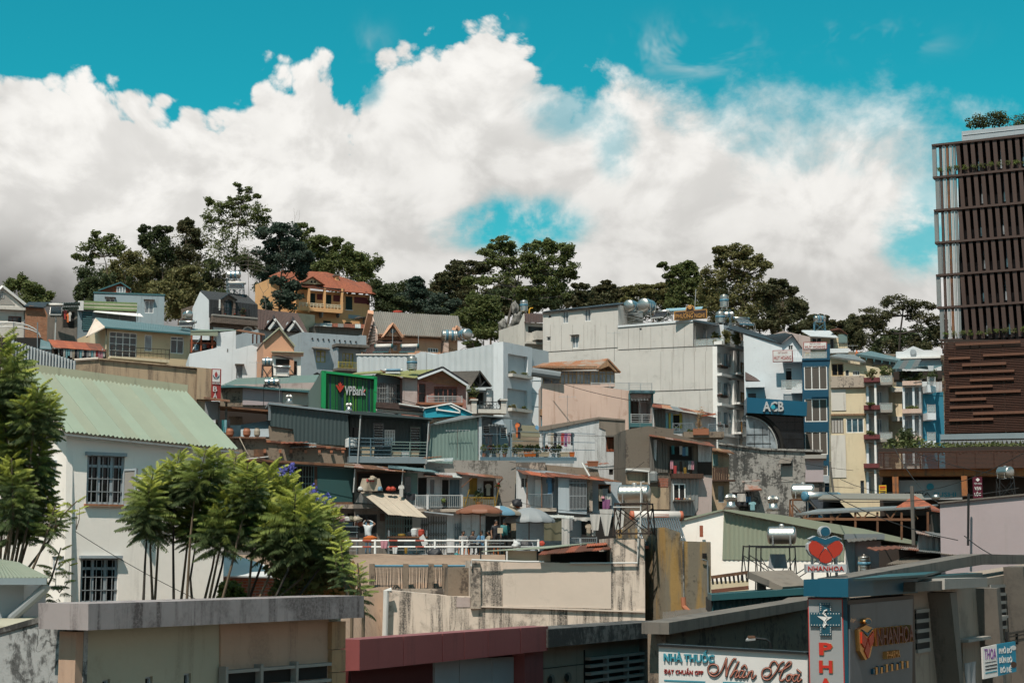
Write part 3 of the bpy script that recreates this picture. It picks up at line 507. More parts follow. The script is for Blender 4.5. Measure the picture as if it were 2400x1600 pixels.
def solar(p,w,label,yaw=0,tankmat='heater_white',endmat='steel_blue',slope=35,ln=1.6,r=.2,group='solar water heaters',tubes='solar_panel'):
    """solar water heater: p = middle of the tank axis; tubes run down towards +x of yaw"""
    a=RAD(yaw);ax=Vector((cos(a),sin(a),0));sd=Vector((sin(a),-cos(a),0));t=thing('solar_heater',label,'solar heater',p-Vector((0,0,ln*sin(RAD(slope)))),group)
    tb=M().lathe(p-ax*w/2,[(r*.6,-.02),(r,0),(r,w),(r*.6,w+.02)],18,ax).done('tank_body',tankmat,t,True)
    for s in(-1,1):M().lathe(p+ax*(w/2*s+(.0 if s>0 else-.1)),[(r*.7,-.03),(r*1.03,0),(r*1.03,.1),(r*.7,.13)],18,ax).done('end_cap',endmat,tb,True)
    dn=sd*cos(RAD(slope))+Vector((0,0,-sin(RAD(slope))));up=sd*sin(RAD(slope))+Vector((0,0,cos(RAD(slope))));n=max(6,int(w/.09))
    for i in range(n):q=p+ax*(w*.94*((i+.5)/n-.5))+dn*r*.8;M().tube([q,q+dn*ln],.032,6).done('glass_tube',tubes,t,True)
    q=p+dn*(ln+r*.8);M().box(Face(q,yaw),-w/2,w/2,-.05,.05,-.05,.05).done('foot_rail',endmat,t)
    back=M().slab([p-ax*w*.48+dn*.2-up*.06,p+ax*w*.48+dn*.2-up*.06,p+ax*w*.48+dn*ln-up*.06,p-ax*w*.48+dn*ln-up*.06],.015).done('reflector','steel_dull',t)
    h=ln*sin(RAD(slope))
    for s in(-.45,.45):
        M().beam(p+ax*w*s-Vector((0,0,r)),p+ax*w*s-Vector((0,0,h+.1)),.04).done('leg','steel_dull',t);M().beam(p+ax*w*s+dn*.2-up*.09,p+ax*w*s+dn*(ln+.1)-up*.09,.035).done('side_rail','steel_dull',t)
    return t
def vent(p,r,label):
    t=thing('roof_vent',label,'roof vent',p,'spinning roof vents');M().lathe(p,[(r*1.5,0),(r*.75,r*.9),(r*.75,r*1.4)],16).done('base','steel_dull',t,True)
    m=M();c=p+Vector((0,0,r*1.4));n=18;pr=[(r*.7,0),(r*1.05,r*.35),(r*1.15,r*.8),(r*.9,r*1.25),(r*.3,r*1.5)];V=[]
    for rr,h in pr:V+=[c+Vector((cos(2*pi*k/(2*n))*rr*(1 if k%2 else .86),sin(2*pi*k/(2*n))*rr*(1 if k%2 else .86),h))for k in range(2*n)]
    q=2*n;F=[(i*q+k,i*q+(k+1)%q,(i+1)*q+(k+1)%q,(i+1)*q+k)for i in range(4)for k in range(q)]+[tuple(range(4*q,5*q))]
    m.add(V,F).done('turbine','steel',t);return t
def leaf_ball(V,F,c,rx,ry,rz,n,size,flat=.0,mi=None,k=0,droop=0.0):
    c=Vector(c)
    for _ in range(n):
        while 1:
            a=Vector((random.uniform(-1,1),random.uniform(-1,1),random.uniform(-1,1)));l=a.length
            if .05<l<1:break
        a=a/l*(l**.6)*(1.3 if random.random()<.12 else 1);p=c+Vector((a.x*rx,a.y*ry,a.z*rz));s=size*random.uniform(.55,1.3)
        d1=Vector((random.gauss(0,1),random.gauss(0,1),random.gauss(0,.55)-droop)).normalized();d2=d1.cross(Vector((random.gauss(0,1),random.gauss(0,1),random.gauss(0,1)))).normalized()
        i=len(V);V+=[p-d1*s*.7,p+d2*s*.42+d1*s*.1,p+d1*s*.8,p-d2*s*.42+d1*s*.05];F.append((i,i+1,i+2,i+3))
        if mi is not None:mi.append(k)
def tree(label,d,trunk,blobs,leaf='leaf_dark',size=.34,dens=1.0,name='tree',tw=5,bark='bark',group='trees along the ridge',sub=13,spread=.9,twigs=True,droop=0.0,limbs=True,gap=.55,bs=1.0):
    """trunk: pixel path bottom to top; blobs: (u,v,ru,rv) foliage masses in pixels of the current view, each broken into sub-clumps in depth"""
    s=VS*d/FPX;b0=P(trunk[0][0],trunk[0][1],d);g=gz(b0.x,b0.y);base=Vector((b0.x,b0.y,min(g,b0.z)))
    t=thing(name,label,'tree',base,group)
    tp=[P(u,v,d)for u,v in trunk];pts=[base]+tp if(b0.z-base.z)>.4 else tp;r0=tw*s
    tr=M();tr.tube(pts,[r0*(1-.62*i/max(1,len(pts)-1))for i in range(len(pts))],7)
    V=[];F=[]
    for bi,(u,v,ru,rv)in enumerate(blobs):
        u+=random.uniform(-.45,.45)*ru;v+=random.uniform(-.5,.5)*rv;ru*=bs*random.uniform(.75,1.3);rv*=bs*random.uniform(.8,1.35)
        c=P(u,v,d+random.uniform(-1,1)*ru*s*.5*spread);rx,rz=ru*s,rv*s
        if limbs:
            q=min(pts,key=lambda p:(p-c).length+(6 if p.z>c.z+rz else 0));md=q.lerp(c,.5)+Vector((random.uniform(-.3,.3),random.uniform(-.3,.3),-abs(c.z-q.z)*.12))
            tr.tube([q,md,c],[r0*.42,r0*.3,r0*.12],5)
        for _ in range(sub):
            while 1:
                a=Vector((random.uniform(-1,1),random.uniform(-1,1),random.uniform(-1,1)))
                if a.length<1:break
            cc=c+Vector((a.x*rx,a.y*rx*spread,a.z*rz))*.86;k=random.uniform(.30,.58)
            leaf_ball(V,F,cc,rx*k,rx*k,max(rz*k*1.15,rx*k*.5),int(64*dens),size*.78,droop=droop)
            if twigs and limbs:tr.tube([c,cc],[r0*.10,r0*.03],3,False)
    tr.done('trunk',bark,t);mesh('crown',V,F,leaf,t);return t
SHK=1.0
def shrub(label,p,rx,rz,leaf='leaf_mid',size=.08,n=260,name='shrub',group=None,flower=None,stems=5,cat='plant'):
    rx*=SHK;rz*=SHK;size*=SHK**.6;p=Vector(p);t=thing(name,label,cat,p,group);m=M();V=[];F=[];mi=[]
    for i in range(stems*2):
        a=random.uniform(0,6.28);k=random.uniform(.15,.75);q=p+Vector((cos(a)*rx*k,sin(a)*rx*k,rz*random.uniform(.25,1.55)));m.tube([p,p.lerp(q,.5)+Vector((0,0,rz*.2)),q],[.02,.014,.006],4);leaf_ball(V,F,q,rx*.42,rx*.42,rz*.36,n//stems,size,mi=mi)
        if flower:leaf_ball(V,F,q+Vector((0,0,rz*.2)),rx*.4,rx*.4,rz*.3,n//stems//3,size*.9,mi=mi,k=1)
    m.done('stem','stem',t);mesh('foliage',V,F,[leaf,flower]if flower else leaf,t,mi=mi);return t
def pot_plant(label,p,r,h,leaf='leaf_mid',flower=None,group='potted plants',pot='terracotta',k=1.0):
    r*=SHK;h*=SHK;p=Vector(p);t=thing('potted_plant',label,'potted plant',p,group);M().lathe(p,[(r*.7,0),(r,h),(r*1.08,h),(r*1.08,h*1.12),(r*.9,h*1.12)],12).done('pot',pot,t)
    V=[];F=[];mi=[]
    for i in range(4):leaf_ball(V,F,p+Vector((random.uniform(-r,r)*.7,random.uniform(-r,r)*.7,h*1.2+r*random.uniform(.6,1.8)*k)),r*.8*k,r*.8*k,r*.9*k,45,.09*max(1,r/.2),mi=mi)
    if flower:leaf_ball(V,F,p+Vector((0,0,h*1.3+r*1.6*k)),r*k,r*k,r*.7*k,40,.08*max(1,r/.2),mi=mi,k=1)
    mesh('foliage',V,F,[leaf,flower]if flower else leaf,t,mi=mi);return t
def cloth(f,u0,v0,u1,v1,o,mat,label,kind='garment',group='washing on the lines',wav=.04,taper=0.0,ragged=0.0,cat='laundry',parent=None):
    x0,x1,z0,z1=f.rect(u0,v0,u1,v1);nx,nz=8,5;V=[];ph=random.uniform(0,6)
    for j in range(nz+1):
        for i in range(nx+1):
            a,b=i/nx,j/nz;w=1-taper*b;x=(x0+x1)/2+(x1-x0)*(a-.5)*w;z=z1+(z0-z1)*b+(random.uniform(-ragged,ragged)*(z1-z0)if j==nz else 0)
            V.append(f.W(x,z,o+wav*sin(a*11+ph+b)*(.3+b)))
    F=[(j*(nx+1)+i,j*(nx+1)+i+1,(j+1)*(nx+1)+i+1,(j+1)*(nx+1)+i)for j in range(nz)for i in range(nx)];k=len(V);V+=[Vector(p)-f.n*.012 for p in V];F+=[tuple(q+k for q in g[::-1])for g in F]
    o_=mesh(kind,V,F,mat,parent,True)
    if parent is None:tag(o_,label,cat,group)
    return o_
def garment(f,u0,v0,u1,v1,o,mat,label,group='washing on the lines'):
    """a shirt on a line: body with two sleeves"""
    x0,x1,z0,z1=f.rect(u0,v0,u1,v1);w=x1-x0;h=z1-z0;m=M()
    q=[(.28,1),(.72,1),(1,.86),(.96,.62),(.80,.72),(.80,0),(.20,.02),(.20,.72),(.04,.62),(0,.86)];V=[]
    for s in(.02,-.02):V+=[f.W(x0+w*a,z0+h*b,o+s+.03*sin(a*9))for a,b in q]
    n=len(q);F=[tuple(range(n)),tuple(range(n,2*n))[::-1]]+[(i,(i+1)%n,n+(i+1)%n,n+i)for i in range(n)]
    return tag(m.add(V,F).done('garment',mat),label,'laundry',group)
def wire(pts,label,sag=.03,r=.012,name='cable',mat='wire'):
    Q=[]
    for a,b in zip(pts,pts[1:]):
        for i in range(9):t=i/9;Q.append(a.lerp(b,t)-Vector((0,0,4*t*(1-t)*sag*(b-a).length)))
    Q.append(pts[-1]);return tag(M().tube(Q,r,4).done(name,mat),label,'cable','overhead cables')
def umbrella(p,r,h,label,mats,n=10,drop=.22,pole='rust_brown',val=.14,group='market umbrellas'):
    t=thing('market_umbrella',label,'umbrella',p,group);top=p+Vector((0,0,h));M().tube([p,top+Vector((0,0,.12))],.025,6).done('pole',pole,t)
    can=None
    for k in range(n):
        V=[];F=[];th=.01
        for j in range(6):
            b=j/5
            for i in range(4):
                a=2*pi*(k+i/3)/n;rr=r*b*(1-.05*b*sin(pi*i/3));V.append(top+Vector((cos(a)*rr,sin(a)*rr,-r*drop*2*(b**1.9))))
        for i in range(4):
            a=2*pi*(k+i/3)/n;rr=r*1.005*(1-.05*sin(pi*i/3));V.append(top+Vector((cos(a)*rr,sin(a)*rr,-r*drop*2-val*(1-.18*(i in(0,3))))))
        F=[(j*4+i,j*4+i+1,(j+1)*4+i+1,(j+1)*4+i)for j in range(6)for i in range(3)]
        mesh('canopy_panel',V,F,mats[k%len(mats)],t,True);a=2*pi*k/n
        M().tube([top+Vector((0,0,-.03)),top+Vector((cos(a)*r*.6,sin(a)*r*.6,-r*drop*.9)),top+Vector((cos(a)*r,sin(a)*r,-r*drop*2-.02))],.009,4).done('rib','dark_metal',t)
    return t
def person(label,p,H,yaw,pose='stand',shirt='shirt',legs='jeans',arms='down'):
    """one skinned body; p = feet (or seat-foot) point, yaw = way it faces (0 looks towards -y)"""
    t=thing('person',label,'person',p,'people at the food stalls');k=H/1.7;cy,sy=cos(RAD(yaw)),sin(RAD(yaw))
    def X(x,y,z):return(k*(x*cy-y*sy),k*(x*sy+y*cy),k*z)
    hip=.92 if pose=='stand' else .44;b=hip-.92
    J={'pel':((0,0,.93+b),.135),'wai':((0,.0,1.08+b),.125),'che':((0,.0,1.30+b),.155),'nec':((0,0,1.45+b),.06),'hd0':((0,-.01,1.54+b),.07)}
    E=[('pel','wai'),('wai','che'),('che','nec'),('nec','hd0')]
    for s,n in((-1,'l'),(1,'r')):
        J['hp'+n]=((.10*s,0,.90+b),.095);E.append(('pel','hp'+n))
        if pose=='stand':J['kn'+n]=((.11*s,-.02,.48),.06);J['an'+n]=((.12*s,.03,.08),.042);J['to'+n]=((.13*s,-.14,.035),.035)
        else:J['kn'+n]=((.13*s,-.42,.45),.065);J['an'+n]=((.13*s,-.40,.08),.042);J['to'+n]=((.13*s,-.56,.035),.035)
        E+=[('hp'+n,'kn'+n),('kn'+n,'an'+n),('an'+n,'to'+n)]
        J['sh'+n]=((.19*s,0,1.40+b),.062);E.append(('che','sh'+n))
        if arms=='head':J['el'+n]=((.40*s,-.05,1.50+b),.043);J['wr'+n]=((.17*s,.05,1.66+b),.032);J['ha'+n]=((.08*s,.10,1.67+b),.036)
        elif arms=='fwd':J['el'+n]=((.25*s,-.10,1.14+b),.043);J['wr'+n]=((.16*s,-.34,1.12+b),.032);J['ha'+n]=((.12*s,-.42,1.13+b),.036)
        else:J['el'+n]=((.26*s,.02,1.12+b),.043);J['wr'+n]=((.27*s,-.06,.88+b),.032);J['ha'+n]=((.27*s,-.09,.79+b),.036)
        E+=[('sh'+n,'el'+n),('el'+n,'wr'+n),('wr'+n,'ha'+n)]
    keys=list(J);me=bpy.data.meshes.new('body');me.from_pydata([X(*J[q][0])for q in keys],[(keys.index(a),keys.index(c))for a,c in E],[])
    o=bpy.data.objects.new('body',me);link(o,t);ORG[o.name]=Vector(p)
    bm=bmesh.new();bm.from_mesh(me);ly=bm.verts.layers.skin.verify()
    for v,q in zip(bm.verts,keys):r=J[q][1]*k;v[ly].radius=(r*(1.25 if q in('che','pel','wai')else 1),r);v[ly].use_root=q=='pel'
    bm.to_mesh(me);bm.free();md=o.modifiers.new('skin','SKIN');o.modifiers.new('smooth','SUBSURF').render_levels=2;o.modifiers['smooth'].levels=1
    dg=bpy.context.evaluated_depsgraph_get();bpy.context.view_layer.update();m2=bpy.data.meshes.new_from_object(o.evaluated_get(bpy.context.evaluated_depsgraph_get()));o.modifiers.clear();o.data=m2
    for q in(shirt,legs,'skin'):m2.materials.append(M_(q))
    for f in m2.polygons:
        c=f.center;z=c.z/k;lat=abs(c.x*cy+c.y*sy)/k;f.use_smooth=True
        f.material_index=2 if z>1.44+b and lat<.13 or(arms=='head' and lat>.30)or(arms!='head' and lat>.22 and z<1.2+b)or z<.05 else(1 if z<.95+b else 0)
    hc=Vector(p)+Vector(X(0,-.01,1.60+b));V=M();hd=V.lathe(hc,[(.02,-.12*k),(.06*k,-.10*k),(.078*k,-.03*k),(.082*k,.03*k),(.07*k,.08*k),(.03*k,.108*k)],12).done('head','skin',t,True)
    M().lathe(hc+Vector(X(0,.012,.012)),[(.084*k,-.045*k),(.093*k,.02*k),(.082*k,.08*k),(.05*k,.108*k),(.01,.118*k)],12).done('hair','hair',t,True)
    nz=hc+Vector(X(0,-.085,-.01));M().lathe(nz,[(.012*k,-.02*k),(.016*k,0),(.006*k,.03*k)],6).done('nose','skin',hd)
    return t
def frond_mesh(name,mat,L_=.55,n=15,arch=.5):
    V=[];F=[]
    def rp(t):return Vector((L_*t,0,L_*(.16*t-(.16+.30*arch)*t**2.4)))
    for i in range(n):
        t0=.12+.88*i/n;c=rp(t0);w=.30*L_*(sin(pi*min(1,t0*.80+.12))**.7)
        for s in(-1,1):
            q=Vector((w*random.uniform(-.02,.2),s*w*random.uniform(.45,.75),-w*random.uniform(.6,.9)));e=Vector((L_*.021,0,0));k=len(V)
            V+=[c-e*.4,c+q*.5+e,c+q,c+q*.5-e];F.append((k,k+1,k+2,k+3))
    k=len(V);pts=[rp(i/5)for i in range(6)]
    for p in pts:V+=[p+Vector((0,.006,0)),p-Vector((0,.006,0))]
    F+=[(k+2*i,k+2*i+2,k+2*i+3,k+2*i+1)for i in range(5)]
    return V,F
FR={}
def jacaranda(label,d,path,hw,top,lean=0,nf=46,bot=1.0,group='young jacaranda stems',stem='stem',flowers=0,rise=1.0):
    """path: stem pixels from foot to tip; hw: crown half width in pixels; top/bot: crown reach along the stem in pixels"""
    s=VS*d/FPX;pts=[P(u,v,d+random.uniform(-.2,.2))for u,v in path];g=gz(pts[0].x,pts[0].y);base=Vector((pts[0].x,pts[0].y,g));t=thing('jacaranda',label,'tree',base,group)
    M().tube([base]+pts if pts[0].z-g>.2 else pts,[.045]+[.038-.034*i/len(pts)for i in range(len(pts))]if pts[0].z-g>.2 else[.04-.026*i/len(pts)for i in range(len(pts))],6).done('trunk',stem,t)
    tip=pts[-1];V=[];F=[];mi=[];m=M()
    for j in range(3):
        if j==0:T,Hc,wd,q=tip,top*s,hw*s,nf
        else:
            an=random.uniform(0,6.28)if j==1 else an+pi+random.uniform(-.6,.6);T=tip+Vector((cos(an)*hw*s*.62,sin(an)*hw*s*.62,-top*s*random.uniform(.10,.32)));Hc,wd,q=top*s*.62,hw*s*.78,int(nf*.55);m.tube([tip-Vector((0,0,top*s*.7)),T-Vector((0,0,top*s*.3)),T],[.014,.01,.005],4)
        for i in range(q):
            b=(i+.5)/q;a=i*2.39996+random.uniform(-.3,.3);L_=wd*1.05*(.45+.80*sin(pi*(.10+.62*b)))*random.uniform(.8,1.2);arch=.25+.6*b;ky=round(arch,1)
            if ky not in FR:FR[ky]=frond_mesh('f','',1.0,26,ky)
            fv,ff=FR[ky];dv=pts[-1]-pts[-2];dv=dv/max(.01,abs(dv.z));c=T-Vector((dv.x,dv.y,1))*(Hc*b)
            R_=Matrix.Rotation(a,3,'Z')@Matrix.Rotation(-RAD(rise*(34-44*b)+random.uniform(-14,14)),3,'Y')@Matrix.Rotation(random.uniform(-.3,.3),3,'X')
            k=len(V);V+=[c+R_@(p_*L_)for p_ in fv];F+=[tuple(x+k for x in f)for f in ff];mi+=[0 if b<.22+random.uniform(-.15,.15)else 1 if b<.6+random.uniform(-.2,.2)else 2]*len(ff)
    m.done('branches',stem,t)['kind']='stuff'
    if flowers:
        for i in range(flowers):leaf_ball(V,F,tip+Vector((random.uniform(-.15,.15),random.uniform(-.15,.15),random.uniform(.0,.32))),.07,.07,.12,26,.05,mi=mi,k=3)
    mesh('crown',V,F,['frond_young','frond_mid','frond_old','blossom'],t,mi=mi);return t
# ------------------------------------------------------------------ ground: one sheet to the horizon
def build_ground():
    ys=[-60,0,20,30,36,39,42,44,46,48,50,52,56,60,64,68,72,76,78,84,91,94,97,100,106,110,120,135,150,165,180,200,215,235,250,280,320,420,600,900,3000]
    xs=[-3000,-600,-250,-150,-100]+list(range(-80,81,4))+[100,150,250,600,3000];V=[];F=[]
    for y in ys:
        for x in xs:V.append((x,y,gz(x,y)+(noise.noise((x*.13,y*.13,0))*(.5 if y>76 else .12))))
    n=len(xs);F=[(j*n+i,j*n+i+1,(j+1)*n+i+1,(j+1)*n+i)for j in range(len(ys)-1)for i in range(n-1)]
    o=mesh('ground',V,F,'ground',None,True);o['kind']='structure'
    o=M().slab([(-17,78.4,10.5),(11,78.4,10.5),(11,92,10.52),(-17,92,10.52)],.5).done('terrace_paving','paving');o['kind']='structure'
    V=[];nx,ny=20,24
    for j in range(ny+1):
        for i in range(nx+1):
            x=-17+20*i/nx;y=45+33.5*j/ny;V.append((x,y,gz(x,y)+.12+noise.noise((x*.7,y*.7,3))*.14))
    F=[(j*(nx+1)+i,j*(nx+1)+i+1,(j+1)*(nx+1)+i+1,(j+1)*(nx+1)+i)for j in range(ny)for i in range(nx)];o=mesh('earth_slope',V,F,'slope',None,True);o['kind']='structure'
    f=Face((0,4,.52),0);o=M().slab([(-6,-20,.52),(6,-20,.52),(46,62,.52),(34,62,.52)],.02).done('street','asphalt');o['kind']='structure'
build_ground()
# ------------------------------------------------------------------ trees on the ridge
at_view('A1')
tree('low dark broadleaf tree behind the white gabled house on the left',205,[(270,1080),(270,960)],[(130,940,70,60),(190,900,60,50),(260,920,70,60),(330,960,50,45),(390,990,60,50),(200,990,110,50),(330,1030,90,40),(90,900,30,30)],'leaf_mid',.32,1.0)
tree('open forked tree with bare limbs against the grey cloud',235,[(858,930),(858,830),(848,740),(830,690)],[(775,520,38,26),(800,560,42,28),(860,540,48,34),(930,580,55,40),(985,605,36,26),(690,610,60,34),(740,600,46,32),(600,680,42,24),(650,710,50,26),(870,650,70,36),(930,650,50,28),(760,660,50,28),(710,740,34,20),(850,610,60,30)],'leaf_mid',.32,.6,tw=7,sub=9,bs=1.2)
tree('dense low tree behind the pale blue house',215,[(690,1060),(690,950)],[(640,930,60,60),(700,880,80,55),(760,930,80,70),(640,1010,60,60),(730,1010,80,60),(850,880,80,60)],'leaf_dark',.3,1.2)
tree('tangled dark tree beneath the forked tree',245,[(1000,950),(1000,820)],[(920,770,70,60),(1000,740,80,60),(1080,720,90,55),(1150,740,80,60),(950,850,110,60),(1080,820,120,70),(1180,830,90,60),(1000,900,120,50),(1130,900,110,50),(880,830,60,60)],'leaf_olive',.34,1.1,bark='bark_dead')
tree('slender two headed tree left of the dark conifer',250,[(1300,850),(1290,700),(1270,560)],[(1170,480,55,34),(1150,530,44,30),(1250,470,50,30),(1350,460,40,26),(1220,560,70,50),(1290,540,70,60),(1180,600,60,40),(1260,640,80,60),(1330,600,60,60),(1230,720,70,50),(1320,700,70,60)],'leaf_dark',.34,1.05,tw=7)
at_view('A2')
tree('tall dark conifer at the left of the ridge grove',252,[(110,760),(112,560),(118,380)],[(150,370,40,24),(95,385,50,26),(130,410,80,34),(90,450,90,36),(160,470,70,36),(110,510,110,40),(170,550,70,40),(90,570,100,44),(120,620,120,44),(60,640,80,40),(150,680,100,44),(80,700,90,36)],'leaf_pine',.32,1.25,tw=9)
tree('tallest airy tree rising above the ridge grove',258,[(470,800),(480,600),(500,400),(520,240)],[(492,112,22,16),(515,150,24,18),(580,138,26,18),(628,188,28,16),(552,200,30,20),(510,205,30,18),(446,212,26,16),(300,212,26,18),(285,240,22,14),(395,240,30,18),(440,262,34,20),(500,262,38,22),(560,262,36,22),(620,255,40,24),(670,285,34,22),(340,252,36,20),(310,305,44,22),(265,330,30,16),(390,305,40,22),(460,320,44,26),(530,325,44,26),(600,320,46,26),(660,340,36,24),(300,370,40,22),(370,370,40,22),(440,390,44,26),(590,380,50,28),(640,400,40,26),(510,400,40,24),(715,365,30,22),(690,410,40,26),(290,440,50,30),(370,450,55,34),(450,470,50,34),(300,510,60,36),(390,530,60,40),(470,540,50,40),(560,470,50,34),(340,590,80,44),(430,610,70,40),(310,660,70,40),(390,690,80,44),(500,620,60,40)],'leaf_mid',.32,.34,tw=8,sub=11,bark='bark_grey',bs=1.45)
tree('broad weeping olive green tree above the dark roofed house',228,[(80,1060),(80,900)],[(60,750,80,32),(140,740,80,32),(20,790,80,40),(110,800,110,44),(200,800,80,44),(60,860,100,44),(160,870,100,48),(240,860,60,44),(30,930,90,48),(120,950,100,50),(40,1000,80,44),(-40,830,80,50),(-60,920,70,60),(210,930,60,40)],'leaf_olive',.36,1.35,droop=.8,bark='bark_dead')
tree('dense bushy dark evergreen left of the ochre villa',213,[(800,1020),(805,820),(830,640)],[(800,395,60,26),(860,430,80,34),(780,440,60,30),(720,480,80,40),(830,490,110,44),(920,480,40,34),(690,530,70,40),(780,550,100,44),(880,550,80,44),(970,590,60,44),(720,600,80,44),(820,630,100,44),(940,640,70,44),(990,640,44,40),(720,660,60,40),(850,700,90,44),(960,700,50,40),(790,800,60,40),(870,850,90,44),(920,860,50,40),(820,900,90,50),(760,960,80,50),(880,930,70,44),(690,970,70,50),(860,980,70,40),(950,760,50,36)],'leaf_blue',.32,1.15,tw=11,sub=9)
tree('thin crowned tree with bare whips behind the villa',262,[(950,720),(950,560),(940,440)],[(980,400,48,22),(1030,430,36,20),(950,420,34,22),(960,470,50,26),(1010,510,50,30),(970,560,50,34),(1050,560,50,34)],'leaf_mid',.32,.9,tw=6)
tree('spreading broadleaf tree over the villa roof',256,[(1240,800),(1230,680),(1180,600)],[(1090,500,60,26),(1060,540,50,30),(1140,530,60,34),(1210,520,40,26),(1230,570,60,34),(1310,590,60,34),(1370,630,60,34),(1430,650,44,30),(1100,600,80,40),(1200,630,90,40),(1300,650,80,40),(1400,700,70,40),(1120,670,90,44),(1220,700,90,44),(1330,730,90,44),(1440,750,50,40),(1080,720,70,40),(1460,690,30,30)],'leaf_mid',.34,1.1,tw=9,bark='bark_grey')
tree('small dark tree right of the villa',225,[(1550,1080),(1545,950)],[(1520,840,40,26),(1560,870,50,34),(1530,910,50,34),(1600,920,50,30),(1560,960,70,34),(1640,940,50,26),(1600,1000,80,34),(1690,950,50,26),(1680,1000,60,30)],'leaf_dark',.3,1.1)
def fill(label,d,u0,u1,v0,v1,n,leaf,r=60):
    tree(label,d,[((u0+u1)/2,v1+60),((u0+u1)/2,v1)],[(u0+(u1-u0)*(i+.5)/n,random.uniform(v0,v1),r*random.uniform(.8,1.3),r*random.uniform(.6,.9))for i in range(n)],leaf,.34,1.15,name='thicket',limbs=False,sub=12,group='thickets along the ridge')
at_view('S')
for i,q in enumerate([(270,180,420,625,700,16,'leaf_dark'),(270,320,520,620,690,16,'leaf_pine'),(268,470,660,610,720,16,'leaf_dark'),(266,620,760,590,680,12,'leaf_blue'),(268,700,890,610,680,14,'leaf_mid'),(262,880,1100,670,760,18,'leaf_dark'),(262,1060,1240,660,780,16,'leaf_pine'),(262,1180,1330,640,740,12,'leaf_dark'),(264,1300,1560,690,730,18,'leaf_pine'),(264,1540,1720,660,750,14,'leaf_dark'),(262,1680,1880,680,770,16,'leaf_pine'),(250,1860,2060,750,800,14,'leaf_pine'),(246,2040,2210,770,820,10,'leaf_dark'),(236,400,560,700,770,10,'leaf_olive')]):fill('dark thicket filling the ridge behind the trees, %s'%(['leftmost']+[w+' from the left' for w in 'second third fourth fifth sixth seventh eighth ninth tenth eleventh twelfth'.split()]+['rightmost','low olive one behind the mansard house'])[i],*q,24)
at_view('A2')
def bare(label,d,paths,tw=3.0):
    p=[[P(u,v,d)for u,v in q]for q in paths];b=Vector(p[0][0]);t=thing('bare_tree',label,'tree',Vector((b.x,b.y,gz(b.x,b.y))),'trees along the ridge');s=VS*d/FPX
    for i,q in enumerate(p):M().tube(([t.location.copy()]if i==0 else[])+q,[tw*s*(1-.7*j/len(q))*(1 if i==0 else .5)for j in range(len(q)+(i==0))],5).done('trunk' if i==0 else 'branch','bark_dead',t)
    return t
bare('leafless grey tree in front of the tall airy tree',212,[[(575,900),(570,760),(568,560)]]+[[(570,560+26*i),(570+sg*(40+8*(i%3)),545+30*i),(570+sg*(70+14*i),590+26*i+20*(i%2))]for i in range(7)for sg in(-1,1)])
bare('pale dead limbs hanging in front of the dark evergreen',209,[[(700,990),(680,900),(640,820)]]+[[(640,820),(600,760+20*i),(560+20*i,720+12*i)]for i in range(3)]+[[(680,900),(720,860),(700+10*i,800)]for i in range(2)]+[[(690,950),(760,900),(790+30*i,860+30*i)]for i in range(3)])
bare('two bare whips standing above the thin crowned tree',262,[[(905,430),(912,350),(905,275)],[(925,400),(948,340),(946,292)],[(912,350),(925,310),(938,290)],[(900,420),(895,380),(893,350)]],1.4)
at_view('A3')
tree('layered dark conifer left of the flat topped pine',236,[(560,720),(565,560),(570,440)],[(570,440,50,20),(600,460,50,20),(540,480,60,22),(610,500,80,24),(530,530,80,26),(600,560,100,28),(500,590,90,28),(620,620,90,30),(450,580,60,26),(420,620,50,26),(520,650,110,30),(640,670,80,28),(400,670,60,26),(330,640,50,34)],'leaf_blue',.32,1.2,tw=8,droop=.3)
tree('flat topped pine in the centre of the ridge',246,[(1040,760),(1045,560),(1030,400)],[(900,320,50,20),(980,310,60,20),(1060,320,60,22),(1110,350,50,22),(860,350,50,20),(940,360,80,24),(1030,370,80,26),(780,400,60,22),(850,400,70,24),(740,440,50,22),(820,450,70,24),(900,430,70,24),(980,440,60,24),(1080,430,60,26),(720,500,60,26),(800,510,70,28),(890,500,80,28),(960,500,60,26),(680,560,70,30),(770,570,90,32),(870,580,90,32),(950,560,70,30)],'leaf_pine',.32,1.1,tw=9)
tree('mid green rounded tree below the flat topped pine',226,[(740,760),(740,640)],[(690,600,60,34),(760,580,70,36),(830,620,70,36),(700,660,70,34),(780,670,80,34),(860,680,70,34)],'leaf_blue',.3,1.1)
tree('broad green tree behind the steel tanks',216,[(1090,900),(1090,700)],[(1010,600,60,40),(1080,590,70,40),(1150,600,60,40),(1200,650,60,44),(1040,650,80,44),(1120,670,90,44),(1000,700,80,44),(1080,740,90,44),(1170,730,70,44),(920,710,70,44),(880,720,60,40),(930,770,60,40),(1020,790,80,40),(1110,800,90,44),(1040,860,90,40),(1130,870,90,40),(1230,860,60,44),(1190,800,60,44),(1000,920,60,30),(1270,890,60,30)],'leaf_mid',.3,1.1)
